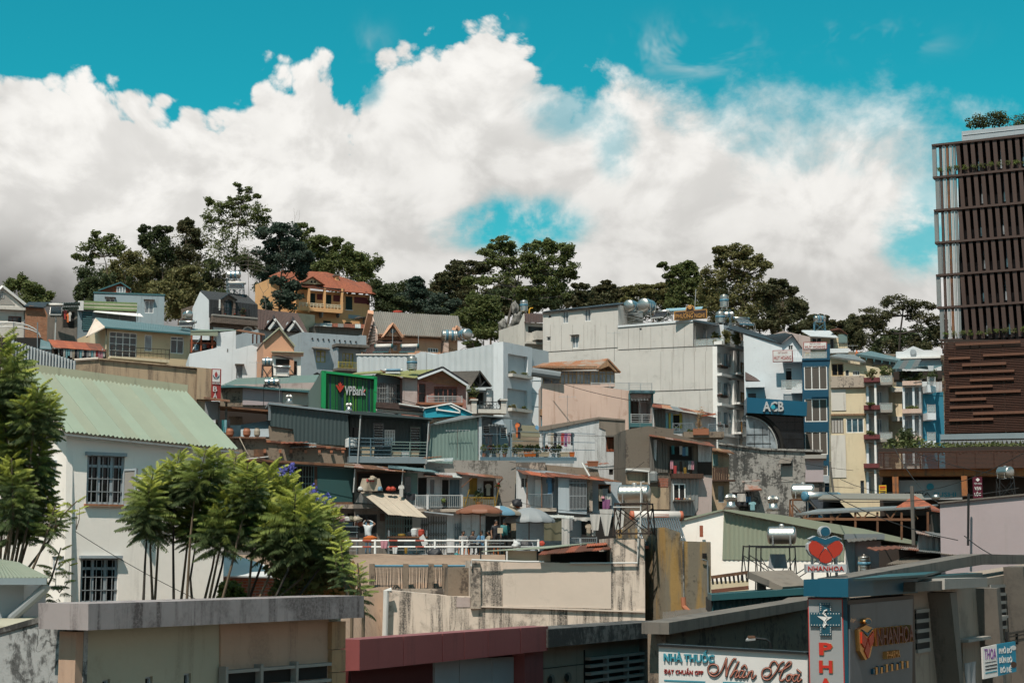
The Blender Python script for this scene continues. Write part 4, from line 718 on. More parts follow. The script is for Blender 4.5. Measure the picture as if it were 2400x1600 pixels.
tree('big leaning broadleaf tree with a pale trunk',232,[(1258,880),(1285,720),(1315,600),(1345,500),(1360,400)],[(1190,150,50,24),(1160,190,40,24),(1240,170,50,24),(1290,180,44,24),(1100,240,44,24),(1160,240,60,28),(1240,230,70,32),(1320,240,60,32),(1140,290,60,26),(1220,300,70,34),(1310,310,70,34),(1400,280,60,34),(1500,150,44,26),(1560,160,44,26),(1470,200,60,32),(1540,210,60,32),(1620,160,50,28),(1680,180,44,26),(1610,220,70,32),(1700,230,60,30),(1750,220,50,30),(1450,270,60,32),(1530,280,70,34),(1620,290,70,34),(1700,300,60,32),(1770,320,50,30),(1280,380,80,36),(1380,370,80,36),(1480,350,80,36),(1570,360,70,34),(1660,370,60,32),(1740,390,50,28),(1780,400,40,26),(1230,430,70,34),(1000,440,60,26),(960,460,50,22),(1080,460,60,26),(1150,450,60,28),(1440,440,80,36),(1530,440,70,34),(1620,450,60,34),(1400,510,70,34),(1480,520,70,34),(1560,520,60,30),(1640,520,44,26),(1380,570,60,34),(1450,580,60,30),(1700,500,30,24),(1720,560,24,20)],'leaf_mid',.34,.7,tw=13,bark='bark_grey',sub=10,bs=1.15)
tree('dark background tree under the leaning broadleaf tree',256,[(1440,760),(1440,640)],[(1200,520,70,40),(1270,540,60,40),(1400,620,70,44),(1500,600,60,40),(1560,560,60,40),(1620,600,50,44),(1480,650,70,40),(1570,640,60,40),(1180,580,60,34),(1260,610,50,34),(1640,560,30,50)],'leaf_dark',.32,1.1)
at_view('A4')
tree('row pine above the left end of the grey hotel roof',250,[(470,600),(470,500)],[(430,440,30,16),(480,440,40,20),(440,480,44,24),(500,490,50,24),(410,520,30,24),(460,530,60,26),(390,560,40,20),(540,500,40,24),(520,550,50,24)],'leaf_pine',.30,1.2,tw=6)
tree('second row pine above the grey hotel roof',254,[(640,600),(640,480)],[(650,415,34,14),(690,430,30,16),(620,440,40,20),(660,460,50,22),(590,470,40,24),(640,500,60,26),(710,470,50,22),(600,530,60,26),(690,520,60,26),(750,460,44,20),(740,510,50,24)],'leaf_pine',.30,1.2,tw=6)
tree('wide flat pine behind the blue roof tanks',248,[(960,600),(965,520),(975,470)],[(820,450,50,18),(890,440,60,18),(960,430,70,18),(1040,430,60,18),(1090,450,40,18),(850,480,60,22),(930,475,60,20),(1010,475,60,22),(1070,490,44,22),(800,500,50,22),(880,510,60,24),(820,545,60,22),(1040,530,50,24)],'leaf_olive',.3,1.15,tw=7)
tree('rounded tree with a trailing left branch behind the hotel sign',244,[(1160,640),(1160,480)],[(1030,290,28,12),(1000,300,20,9),(1055,320,22,14),(1170,290,44,22),(1220,300,40,22),(1120,320,40,24),(1170,350,60,30),(1240,350,44,30),(1080,370,40,24),(1120,400,60,30),(1200,400,60,32),(1260,400,36,34),(1130,450,60,32),(1220,460,60,34),(1110,510,60,34),(1200,530,60,34),(1270,500,44,44),(1130,570,60,34),(1240,590,60,34)],'leaf_mid',.33,1.05,tw=7)
tree('great dark tree crowning the ridge right of the hotel sign',240,[(1560,720),(1560,560),(1550,380)],[(1400,195,40,20),(1450,190,44,22),(1510,175,50,22),(1560,200,50,26),(1600,215,40,24),(1420,225,50,24),(1490,230,60,30),(1560,250,60,30),(1640,260,50,28),(1700,255,44,24),(1400,290,44,24),(1450,300,60,30),(1530,310,70,34),(1620,310,70,34),(1700,310,50,30),(1740,290,30,20),(1330,340,50,34),(1400,350,60,34),(1480,370,70,36),(1570,380,80,36),(1660,370,60,34),(1310,400,60,44),(1390,420,70,40),(1480,440,80,40),(1580,450,80,40),(1670,440,60,40),(1320,480,60,44),(1400,500,70,44),(1490,520,80,44),(1590,520,80,44),(1680,520,60,44),(1330,560,60,44),(1420,590,70,44),(1520,600,80,44),(1620,600,80,44),(1700,600,60,44),(1560,660,90,40),(1660,670,80,40)],'leaf_olive',.34,.8,tw=14,sub=10,bs=1.1)
at_view('A5')
tree('sloping shoulder of dark pines right of the great tree',238,[(360,590),(360,480)],[(320,270,50,26),(270,300,50,36),(370,290,40,26),(350,340,60,34),(290,370,60,44),(400,330,36,26),(400,390,50,34),(330,430,70,44),(430,440,50,30),(250,440,60,44),(480,410,26,20),(410,490,70,40),(320,510,70,40),(470,480,50,36),(240,510,60,40),(480,540,60,30),(390,550,70,30)],'leaf_pine',.33,1.15,tw=9)
tree('low pines behind the small terrace house',225,[(620,600),(620,540)],[(540,470,36,18),(590,470,30,18),(540,520,40,24),(610,500,40,24),(660,510,40,24),(640,550,50,28),(560,560,50,26),(700,530,40,28),(740,510,40,24),(790,510,40,24),(760,560,50,34),(720,590,40,34),(810,560,44,34),(770,620,50,34),(830,620,50,34),(780,660,50,26)],'leaf_pine',.3,1.05,tw=6)
tree('lone pine with a dark trunk left of the tower',210,[(1064,690),(1070,580),(1085,470),(1092,390)],[(1000,370,40,20),(1060,370,44,20),(1110,385,44,20),(980,400,30,20),(1040,410,50,22),(1120,420,50,22),(1180,410,44,20),(1230,405,40,18),(1260,420,30,16),(880,440,44,18),(930,445,50,18),(990,440,44,20),(1170,450,50,22),(1230,460,50,22),(860,470,26,14),(920,490,60,20),(990,480,44,22),(1150,500,50,22),(1240,500,50,22),(1290,490,40,18),(1330,500,30,14),(880,540,50,22),(940,530,44,20),(1190,550,50,22),(1260,550,50,24),(1310,540,36,22),(860,590,50,22),(930,590,50,24),(990,570,34,18),(1180,600,44,22),(1240,610,50,24),(1300,600,40,26),(900,640,50,22),(970,640,50,24),(1150,640,44,22),(1220,650,44,22),(1290,650,40,20),(1020,670,40,18)],'leaf_pine',.26,.5,tw=9,bark='stem_dark',sub=9,bs=1.15)
SHK=.5
# ================================================================== hillside houses, left (coordinates read in enlargement A1, then A2)
at_view('A1')
W=dict(frame='white_paint');V3=Vector
f=FP(0,1100,172,20)
t=house('gabled_house','white house with a moulded triangular gable at the left edge',f,[(-150,1260),(-150,1100),(22,925),(190,1090),(205,1260)],8,'offwhite',[(65,1162,172,1215,dict(frame='wood_red',cols=3,pane='glass'))])
for a,b in(((-160,1108),(22,922)),((22,922),(248,1102))):
    p,q=f.p(*a,.25),f.p(*b,.25);M().slab([p,q,q-f.n*8.4,p-f.n*8.4],.12).done('roof_slab','offwhite',t)
    M().beam(p,q,.22).done('gable_moulding','white_paint',t)
ppoly('gable_recess',f,[(-60,1066),(22,968),(118,1070)],0,.05,'concrete_pale',t);pbox('cornice',f,-160,1092,246,1112,-.05,.5,'offwhite',t);window(f,(-2,985,32,1015),t,cols=2,rows=2,o=.06)
f=FP(300,1200,165,16)
t=house('brick_house','low house with a bare orange brick gable wall',f,[(200,1240),(205,1090),(240,1075),(355,1098),(383,1150),(375,1260)],6,'brick_orange')
M().slab([f.p(190,1080,.4),f.p(345,1090,.4),f.p(420,1050,-6),f.p(230,1048,-6)],.12).done('roof','tile_dark',t)
f=FP(420,1200,160,14);t=house('concrete_house','small grey concrete house under a teal sheet roof',f,[(380,1330),(380,1150),(620,1095),(620,1330)],5,'concrete',[(500,1120,600,1260,dict(frame='concrete',cols=1,pane='dark'))])
M().sheet(f.p(370,1060,.6),f.p(640,1052,.6),f.p(640,1080,-.2),f.p(370,1085,-.2),14,.05).done('roof_sheet','teal_roof',t);M().sheet(f.p(500,1088,.9),f.p(630,1084,.9),f.p(630,1110,.4),f.p(500,1112,.4),8,.05).done('awning_sheet','teal_roof',t)
p=f.p(450,1070,1.4);solar(p,95*VS*.04,'cream solar water heater on a tall post beside the brick house',5,'heater_white','light_metal',70,.95,.14)
tag(M().beam(p+V3((0,0,-.2)),p+V3((0,0,-8.5)),.12).done("post","light_metal"),"tall pale post under the cream solar heater beside the brick house","post")
f2=f.off(1.2)
for k,(a,b,m_)in enumerate([(505,1125,'cloth_red'),(530,1150,'cloth_orange'),(545,1140,'cloth_white')]):garment(f2,a,b-12,a+26,b+62,0,m_,['red shirt hung under the teal sheet roof','orange shirt hung under the teal sheet roof','white shirt hung under the teal sheet roof'][k])
f=FP(1000,1100,192,14)
t=house('blue_house','pale blue sheet clad house topped by a small red timber attic',f,[(752,1230),(752,985),(1314,988),(1312,1240)],9,'pale_blue',[(845,1018,915,1075,dict(cols=2,head='wood_brown',pane='glass')),(1155,1038,1226,1138,dict(cols=2,head='wood_brown',pane='glass_pale'))])
pbox('parapet',f,745,976,1320,988,-9,.06,'teal_trim',t)
q=[(780,978),(795,945),(965,893),(1042,940),(1040,978)];f2=f.off(-1.2)
ppoly('attic',f2,q,-4,0,'shutter_orange',t);window(f2,(932,928,1002,976),t,cols=3,pane='glass_pale',o=.03)
for a,b in(((785,950),(965,886)),((965,886),(1048,940))):p,r=f2.p(*a,.3),f2.p(*b,.3);M().slab([p,r,r-f.n*4.5,p-f.n*4.5],.14).done('attic_roof','teal_trim',t)
f=FP(850,1120,172,14)
t=house('workshop','grey workshop with a yellow and green ribbed fascia',f,[(545,1330),(545,1190),(640,1100),(1090,1100),(1090,1300)],6,'blue_grey_metal',[(655,1125,735,1270,dict(frame='teal_metal',cols=1,pane='glass_blue'))])
x0,x1,z0,z1=f.rect(625,1048,1095,1118);
for i in range(5):z=z0+(z1-z0)*i/5;M().box(f,x0+(.1 if i else 0),x1,z,z+(z1-z0)*.17,.1,.42).done('fascia_rib',['yellow_green_metal','green_trim'][i%2],t)
pbox('end_panel',f,622,1045,668,1120,-.2,.46,'sign_white',t);pbox('brick_band',f,750,1100,1090,1142,0,.2,'mold_brown',t)
M().slab([f.p(745,1125,1.8),f.p(1145,1165,1.8),f.p(1120,1140,.2),f.p(760,1118,.2)],.06).done('awning','white_paint',t)
for u in(860,955,1100):M().beam(f.p(u,1140,1.2),f.p(u,1200,1.2),.06).done('awning_post','light_metal',t)
for j in range(9):pbox('louvre',f,660,1128+j*17,735,1138+j*17,0,.1,'teal_trim',t)
f=FP(150,1300,118,6);t=thing('shade_tunnel','arched black net shade frame with a white lattice girder','shade frame',f.p(150,1440,-2))
arc=lambda r,o,k:f.p(60+262*cos(k),1330-r*sin(k),o)
V=[];n=14
for i in range(n+1):
    for o in(0,-5):V.append(arc(122,o,pi*i/n))
mesh('net',V,[(2*i,2*i+2,2*i+3,2*i+1)for i in range(n)],'dark',t)
for r in(120,85):M().tube([arc(r,.05,pi*i/n)for i in range(n+1)],.05,5).done('arch_rail','light_metal',t)
for i in range(1,n-1):M().beam(arc(120,.06,pi*i/n),arc(85,.06,pi*(i+(1 if i%2 else-.2))/n),.035).done('lattice','light_metal',t)
pbox('side_net',f,-210,1330,325,1420,-4.8,0,'dark',t)
for u in(110,300):M().beam(f.p(u,1210,.1),f.p(u,1450,.1),.07).done('post','grey_metal',t)
f=FP(620,1430,128,18);t=house('lean_to','red rusty sheet lean-to sheltering a line of washing',f,[(380,1540),(380,1420),(850,1425),(850,1540)],3,'dark_brown',rev=.1)
a,b,c,d=f.p(430,1412,1.3),f.p(850,1442,1.3),f.p(800,1385,-1.6),f.p(385,1348,-1.6);roof_sheets(a,b,c,d,7,6,.03,['rust_orange','rust_orange','rust'],t)
for u in(470,655,820):M().beam(f.p(u,1420,1.1),f.p(u,1530,1.1),.06).done('post','light_metal',t)
ORDN=['leftmost']+[q+' from the left' for q in['second','third','fourth','fifth','sixth','seventh','eighth','ninth','tenth','eleventh','twelfth','thirteenth','fourteenth','fifteenth','sixteenth','seventeenth','eighteenth']]+['rightmost']
cols=['cloth_dark','cloth_white','cloth_cyan','cloth_cyan','cloth_white','cloth_beige','cloth_dark','cloth_grey','cloth_cyan','cloth_white','cloth_dark','cloth_grey','cloth_white','cloth_cyan','cloth_white','cloth_red','cloth_pink','cloth_pink','cloth_white']
for i,m_ in enumerate(cols):cloth(f,478+i*18.5,1438+i,494+i*18.5,1490+i*.6+14*(i%3),1.2,m_,'%s garment %s under the red lean-to roof'%(m_[6:],ORDN[i]),group='washing under the red lean-to')
f=FP(845,1350,150,30)
t=house('cream_house','cream two storey house with a long grey teal roof and a balcony',f,[(845,1600),(845,1250),(1522,1300),(1520,1620)],9,'cream',[(872,1290,1092,1490,dict(cols=4,rows=3,top=.2,pane='glass')),(1155,1310,1216,1440,dict(cols=1,pane='glass_pale')),(1362,1325,1468,1460,dict(cols=2,rows=1,pane='glass',top=.2))])
fl=Face(f.p(845,1300),f.yaw-90).off(.05);wall('gable_wall',fl,[(718,1600),(718,1330),(765,1190),(845,1248),(845,1600)],.1,'cream_light',t)
M().sheet(f.p(840,1248,.7),f.p(1530,1302,.7),f.p(1605,1268,-4),f.p(760,1172,-4),40,.03).done('roof_sheet','teal_roof',t)
M().slab([f.p(682,1330,-1),f.p(700,1318,.5),f.p(838,1246,.7),f.p(762,1174,-4)],.1).done('verge_sheet','beige_clean',t)
M().beam(f.p(838,1252,.74),f.p(1528,1308,.74),.12).done('gutter','teal_trim',t);M().tube([f.p(848,1255,.1),f.p(850,1420,.1),f.p(846,1600,.1)],.06,6).done('downpipe','dark_metal',t)
m=M();m.poly(f,[(855,1490),(1320,1520),(1318,1545),(855,1505)],-.2,1.2);m.done('balcony_slab','cream_light',t)
rail(f,860,1424,1320,1505,t,'rust_frame',14,1.15,bars='v');rail(f,860,1462,1318,1470,t,'rust_frame',2,1.16,bars='h')
f2=f.off(-1.5);solar(f2.p(1500,1208,0),1.4,'solar water heater on the cream house roof',-6,'steel','light_metal',30,.9,.13);tank(f2.p(1500,1150,-1.6),.8,.36,(.5,-.8,0),'round steel tank above the cream house solar heater');stand(f2.p(1500,1182,-1.6),.8,.7,1.2,'short stand under the tank above the cream house',th=.05)
f=FP(360,1420,112,16);t=house('small_shed','tiny pale shed with a teal pitched roof beside the net tunnel',f,[(325,1480),(325,1400),(410,1410),(410,1480)],2,'grey_blue');M().slab([f.p(318,1420,.3),f.p(412,1425,.3),f.p(395,1370,-1),f.p(325,1345,-1)],.06).done('roof','teal_roof',t)
f=FP(350,1500,76,18);t=thing('metal_fence','tall pale corrugated fence behind the green roof','fence',f.p(350,1590,0))
x0,x1,z0,z1=f.rect(85,1450,605,1600);n=21
for i in range(n):
    a=x0+(x1-x0)*i/n;b=x0+(x1-x0)*(i+1)/n;zt=z1+.05-.85*(i/n-.5);M().hexa([f.W(a,z0-2,0),f.W(a+(b-a)*.62,z0-2,.16),f.W(b,z0-2,0),f.W(b,z0-2,-.03),f.W(a,z0-2,-.03)],[f.W(a,zt,0),f.W(a+(b-a)*.62,zt,.16),f.W(b,zt,0),f.W(b,zt,-.03),f.W(a,zt,-.03)]).done('sheet_panel','white_metal',t)
at_view('A8');f=FP(700,260,96,22);t=house('garden_wall','long streaked beige rendered wall above the green roof',f,[(396,300),(396,184),(515,178),(1030,238),(1112,236),(1112,400),(396,400)],2.2,'beige_dirty',cat='wall')
pbox('pier',f,1030,234,1112,395,.05,.3,'beige_dirty',t);M().slab([f.p(390,184,.1),f.p(515,176,.1),f.p(515,172,-2.2),f.p(390,180,-2.2)],.08).done('coping','beige_clean',t);ppoly('coping',f,[(515,177),(1112,234),(1112,240),(515,184)],-2.2,.14,'beige_dirty',t)
f2=f.off(.5);t=thing('shop_sign','narrow red vertical sign with a pink lotus emblem','sign',f2.p(1135,400));
pbox('board',f2,1111,233,1160,400,-.12,0,'dull_red',t);pbox('emblem_panel',f2,1115,238,1154,302,0,.03,'sign_white',t)
ppoly('lotus',f2,[(1134,246),(1141,260),(1139,274),(1134,279),(1128,274),(1126,260)],.03,.05,'cloth_red',t)
for s in(-1,1):ppoly('lotus_leaf',f2,[(1134+s*15,262),(1134+s*17,272),(1134+s*10,283),(1134,287),(1134+s*6,280),(1134+s*12,272)],.03,.05,'sign_blue',t)
text('B',f2,1118,325,1139,352,.01,'sign_white',t);text('Á',f2,1118,356,1139,388,.01,'sign_white',t);text('NHA KHOA',f2,1114,306,1156,314,.01,'sign_white',t)
# ================================================================== A2
at_view('A2')
f=FP(282,1060,186,33)
t=house('mansard_house','house with a black tiled mansard roof, arched balcony door and stone band',f,[(282,1260),(282,950),(640,985),(640,1260)],8,'stone_clad',[(375,955,448,1075,dict(frame='teal_trim',cols=2,pane='glass_blue'))])
fl=Face(f.p(282,1000),f.yaw-90).off(.05);wall('side_wall',fl,[(160,1260),(160,1010),(215,890),(282,945),(282,1260)],.1,'white_blue',t)
M().sheet(f.p(282,948,.15),f.p(640,985,.15),f.p(560,912,-2.4),f.p(218,880,-2.4),26,.05).done('upper_roof','tile_dark',t)
M().sheet(f.p(282,1078,.45),f.p(372,1090,.45),f.p(372,952,.2),f.p(282,945,.2),9,.05).done('mansard_slope','tile_dark',t);M().sheet(f.p(460,1092,.45),f.p(642,1108,.45),f.p(640,985,.2),f.p(460,962,.2),16,.05).done('mansard_slope','tile_dark',t)
q=[(360,1075),(360,950),(410,922),(462,955),(462,1085),(448,1085),(448,975),(440,960),(410,950),(385,958),(375,970),(375,1075)];ppoly('dormer',f,q,.1,.55,'stone_clad',t)
ppoly('dormer_hood',f,[(352,948),(408,908),(470,950),(470,960),(408,920),(354,958)],.05,.75,'tile_dark',t)
pbox('stone_band',f,284,1085,650,1135,-.3,.9,'stone_clad',t);pbox('balcony_floor',f,284,1074,650,1086,-.3,.95,'concrete_pale',t)
rail(f,290,1018,372,1075,t,'dark_metal',8,.85);rail(f,372,1022,555,1080,t,'dark_metal',14,.9);
pbox('light_post',f,340,950,350,1030,.5,.6,'white_paint',t)
ppoly('arch_window_frame',f,[(522,1200),(524,1170),(540,1150),(565,1143),(592,1152),(605,1172),(606,1200)],0,.12,'white_paint',t);ppoly('arch_pane',f,[(530,1200),(533,1172),(548,1157),(565,1152),(585,1160),(596,1176),(598,1200)],.10,.14,'glass_blue',t)
pbox('lower_window_head',f,310,1156,460,1172,0,.14,'white_paint',t)
M().tube([f.p(618,1145,.3),f.p(650,1175,.3),f.p(650,1210,.3)],.09,6).done('downpipe','white_paint',t)
for u in(405,470):pot_plant('red flowering pot on the black mansard balcony, %s'%('by the door' if u==405 else 'beside the railing post'),f.p(u,1078,.5),.22,.3,'leaf_dark','flower_red')
pot_plant('large pink flowering pot at the right end of the mansard balcony',f.p(533,1082,.5),.5,.5,'leaf_dark','flower_red',k=1.3)
f2=f.off(-2.6);solar(f2.p(487,824),120*VS*.0465,'white solar water heater over the black mansard roof',8,'heater_white','light_metal',38,1.3,.17);stand(f2.p(482,835),1.6,1.0,1.6,'blue green stand carrying the solar heater over the mansard',mat='blue_metal',th=.07)
tank(f2.p(465,765,-1.4),1.3,.42,(1,-.1,0),'large steel tank high above the black mansard roof',blue=True);stand(f2.p(465,796,-1.4),1.4,.9,2.6,'tall stand under the tank above the mansard roof',mat='blue_metal',th=.05)
f=FP(800,1200,170,33)
t=house('twin_gable_house','grey blue house with a brown tile roof and two small white gables',f,[(640,1400),(640,1165),(960,1195),(955,1460)],8,'grey_blue',[(885,1240,918,1300,dict(cols=1,pane='glass_pale')),(660,1205,700,1290,dict(cols=1,pane='glass'))])
M().sheet(f.p(640,1165,.5),f.p(1015,1200,.5),f.p(935,1048,-3.2),f.p(640,1018,-3.2),30,.06).done('roof','tile_brown',t)
for a,b,c,s in(((690,1165),(748,1092),(808,1172),1),((830,1178),(890,1105),(955,1190),1)):
    ppoly('gable_wall',f,[a,b,c],-1.2,.62,'grey_blue',t);m=M()
    for p_,q_ in((a,b),(b,c)):ppoly('gable_trim',f,[p_,q_,(q_[0],q_[1]+22),(p_[0]+(14 if q_ is b else 0),p_[1]+12)],.62,.8,'white_paint',t)
    ppoly('gable_pane',f,[(a[0]+32,a[1]+2),(b[0],b[1]+50),(c[0]-30,c[1]-2)],.60,.66,'tile_dark',t);M().slab([f.p(b[0],b[1]-8,.85),f.p(a[0]-6,a[1]-4,.85),f.p(a[0]+5,a[1]-30,-1.2),f.p(b[0]+5,b[1]-40,-2)],.05).done('gable_roof','tile_brown',t);M().slab([f.p(b[0],b[1]-8,.85),f.p(c[0]+6,c[1]-4,.85),f.p(c[0]+5,c[1]-30,-1.2),f.p(b[0]+5,b[1]-40,-2)],.05).done('gable_roof','tile_brown',t)
f=FP(1150,1000,222,28)
SH=dict(frame='shutter_green',cols=2,pane='shutter_green',o=-.04)
t=house('ochre_villa','ochre colonial villa with a red tile hip roof and green shutters',f,[(925,1180),(925,870),(1465,915),(1455,1190)],10,'villa_yellow',[(1008,900,1062,1000,SH),(1128,910,1180,1000,SH),(1285,924,1335,1022,dict(SH,sill='white_paint')),(1120,1102,1176,1125,SH),(1278,1114,1332,1135,SH)])
pbox('band',f,1348,930,1442,975,0,.06,'maroon',t);pbox('band',f,1195,916,1272,962,0,.06,'maroon',t);pbox('band',f,1075,906,1115,948,0,.06,'maroon',t);pbox('band',f,960,898,978,938,0,.06,'maroon',t);pbox('band',f,1442,948,1462,985,0,.06,'maroon',t)
M().slab([f.p(870,838,1.4),f.p(1250,885,1.4),f.p(1150,745,-4),f.p(985,738,-4)],.12).done('roof_slope','tile_red',t);M().slab([f.p(1250,885,1.4),f.p(1510,905,1.4),f.p(1370,818,-4),f.p(1150,745,-4)],.12).done('roof_slope','tile_red',t);M().slab([f.p(1510,905,1.4),f.p(1525,880,-10),f.p(1420,815,-6),f.p(1370,818,-4)],.12).done('roof_slope','tile_red',t)
M().slab([f.p(720,775,-1),f.p(960,850,-.5),f.p(940,735,-4),f.p(830,730,-4)],.12).done('wing_roof','tile_red',t);wall('wing_wall',f.off(-1.5),[(735,1180),(735,790),(930,850),(930,1180)],6,'villa_yellow',t)
f2=f.off(1.0);ppoly('roof_gable',f2,[(960,830),(1045,786),(1125,836)],-1.5,0,'cream',t)
for a,b in(((945,828),(1045,775)),((1045,775),(1135,838))):p,q=f2.p(*a,.3),f2.p(*b,.3);M().slab([p,q,q-f.n*2.5,p-f.n*2.5],.1).done('gable_roof','tile_red',t)
for u in(1030,1055):pbox('vent_opening',f2,u,808,u+11,824,0,.05,'dark',t)
pbox('chimney',f.off(-2),1214,768,1236,845,-.9,0,'villa_yellow',t);pbox('chimney_cap',f.off(-1.9),1210,762,1240,772,-1.1,.1,'concrete',t)
pbox('eave_board',f,925,866,1250,876,.9,1.3,'dark_brown',t)
for u in(990,1105,1232):pbox('column',f,u-7,875,u+7,1050,1.0,1.35,'villa_yellow',t)
pbox('balcony_floor',f,918,1018,1232,1046,0,1.4,'villa_yellow',t);x0,x1,z0,z1=f.rect(922,985,1225,1036)
for i in range(13):x=x0+(x1-x0)*i/12;M().box(f,x-.07,x+.07,z0,z1,1.15,1.3).done('baluster','cream_light',t)
for z in(z1-.12,z0+.08,(z0+z1)/2+.1):M().box(f,x0,x1,z,z+.12,1.14,1.31).done('rail','cream_light',t)
for u in(1090,1215):M().poly(f,[(u-6,1046),(u+10,1046),(u,1085)],.2,1.2).done('bracket','concrete_pale',t)
for u in range(1300,1460,55):M().poly(f,[(u,895),(u+18,895),(u+6,915)],0,.9).done('eave_bracket','wood_brown',t)
pbox('faded_patch',f,1305,1060,1390,1088,0,.03,'pale_blue',t)
M().slab([f.p(1345,1085,1.8),f.p(1455,1068,1.8),f.p(1455,1078,.2),f.p(1380,1068,.2)],.15).done('porch_roof','tile_grey',t)
for u in(1390,1430):pbox('porch_post',f,u,1085,u+10,1140,1.0,1.2,'concrete',t)
fb=f.off(3);t2=house('yellow_annex','plain cream annex wall left below the villa',fb,[(930,1300),(930,1045),(1060,1060),(1060,1300)],4,'cream_light')
t2=house('sheet_roof_shed','long shed with a patchwork of red and grey roof sheets below the villa',fb.off(2),[(1058,1260),(1058,1140),(1435,1155),(1435,1260)],3,'concrete');fq=fb.off(2)
roof_sheets(fq.p(1055,1140,.5),fq.p(1440,1160,.5),fq.p(1438,1130,-2),fq.p(1058,1120,-2),9,3,.05,['rust','zinc','rust_zinc','blue_zinc'],t2)
f=FP(400,1400,130,13)
t=house('white_terrace_house','white walled house stepping up the slope with a red framed roof terrace',f,[(138,1600),(138,1345),(338,1300),(338,1190),(480,1175),(478,1310),(690,1255),(690,1440),(745,1435),(745,1600)],7,'white_blue',[(482,1430,526,1525,dict(frame='grey_metal',cols=2,rows=3,pane='glass_pale',head='concrete'))])
M().sheet(f.p(145,1182,.4),f.p(350,1176,.4),f.p(500,1172,-5),f.p(210,1168,-5),20,.03).done('terrace_roof','green_roof',t);pbox('roof_fascia',f,145,1180,345,1216,.3,.36,'pale_sage',t)
for u in(148,218,300):pbox('terrace_post',f,u,1205,u+12,1335-(u-148)*.18,-.2,0,'orange_frame',t)
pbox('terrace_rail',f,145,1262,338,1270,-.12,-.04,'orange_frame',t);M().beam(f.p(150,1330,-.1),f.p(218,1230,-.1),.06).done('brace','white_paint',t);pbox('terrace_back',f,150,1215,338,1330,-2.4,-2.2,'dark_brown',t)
for i,(u,m_)in enumerate([(190,'plastic_blue'),(250,'plastic_grey'),(275,'plastic_red'),(318,'terracotta')]):p=f.p(u,1325-(u-148)*.18,-.8);tag(M().lathe(p,[(.14,0),(.18,.25),(.18,.4),(.08,.46)],10).done('storage_drum',m_),['blue','grey','red','brown'][i]+' drum standing on the red framed terrace','drum')
pbox('kink_shadow_strip',f,414,1308,422,1330,0,.03,'concrete',t);M().slab([f.p(480,1172,.3),f.p(692,1206,.6),f.p(690,1196,-2),f.p(500,1165,-2)],.06).done('porch_roof','rust_brown',t)  # grey strip drawn in as the shadow at the wall kink
for u in(603,632,662):pbox('porch_post',f,u,1195,u+9,1262,-.6,-.4,'orange_frame',t)
f=FP(800,1300,126,14)
t=house('salmon_gable_house','small house with a salmon pink gable and yellow green verges',f,[(683,1520),(683,1248),(800,1160),(908,1290),(908,1520)],6,'salmon',[])
for a,b in(((680,1256),(800,1152)),((800,1152),(914,1290))):p,q=f.p(*a,.2),f.p(*b,.2);M().slab([p,q,q-f.n*6.3,p-f.n*6.3],.1).done('roof_slope','fibro',t);M().beam(p,q,.10).done('verge','green_trim',t)
pbox('ground_floor',f,745,1345,955,1510,-5,.15,'white_plaster',t);pbox('door_opening',f,770,1385,870,1460,.15,.2,'dark_brown',t);pbox('doorway',f,898,1400,925,1500,.15,.2,'dark_brown',t);pbox('salmon_column',f,870,1395,900,1500,.15,.5,'salmon',t)
M().slab([f.p(740,1345,.2),f.p(900,1372,1.2),f.p(900,1388,1.2),f.p(770,1355,.2)],.06).done('awning','tile_brown',t);pbox('eave_beam',f,735,1340,970,1362,.1,.5,'salmon',t);pbox('eave_cap',f,735,1335,972,1341,.05,.6,'green_trim',t)
f2=f.off(3);tank(f2.p(712,1400),.66,.25,(1,.1,0),'steel tank on a lattice stand before the salmon gable',blue=True);stand(f2.p(712,1428),.7,.5,1.4,'lattice stand of the tank before the salmon gable',mat='dark_metal');solar(f2.p(820,1440),.95,'blue solar panel before the salmon gable',10,'steel','light_metal',35,.9,.1)
tank(f2.p(745,1550,8),.9,.2,(1,-.05,.0),'long steel tank with blue bands above the sage roof',blue=True);stand(f2.p(745,1572,8),1.0,.5,.4,'low stand of the long tank above the sage roof',mat='dark_metal')
f=FP(1150,1350,148,26)
t=house('yellow_window_house','grey blue house with yellow framed windows and a row of drain holes',f,[(960,1530),(960,1185),(1402,1215),(1400,1540)],7,'grey_blue',[(1070,1322,1138,1408,dict(frame='yellow_paint',cols=2,rows=2,pane='glass_pale')),(1262,1340,1342,1440,dict(frame='yellow_paint',cols=3,rows=2,pane='glass_pale'))])
for i in range(9):u=1040+i*40;pbox('drain_hole',f,u-5,1228+i*3,u+5,1238+i*3,0,.08,'dark',t)
M().slab([f.p(1036,1300,.7),f.p(1172,1312,.7),f.p(1160,1300,0),f.p(1045,1292,0)],.1).done('window_canopy','concrete',t);pbox('balcony_roof',f,1185,1286,1425,1306,-.1,1.2,'concrete',t);pbox('balcony_floor',f,1190,1462,1370,1480,0,1.2,'concrete',t);pbox('balcony_side',f,1195,1306,1206,1464,0,.9,'grey_blue',t);rail(f,1200,1415,1365,1465,t,'yellow_paint',16,1.1);ppoly('arch_opening',f,[(1045,1520),(1050,1492),(1075,1480),(1100,1495),(1102,1520)],0,.06,'dark',t)
pbox('tan_parapet',f,1390,1210,1435,1330,-.5,.1,'grey_blue',t)
for i,u in enumerate((1228,1262,1320)):pot_plant('balcony pot plant behind the yellow rail, %s'%['left','middle','right'][i],f.p(u,1462,.6),.25,.3,'leaf_olive','flower_red' if i==0 else None)
at_view('A3')
f=FP(550,900,164,20)
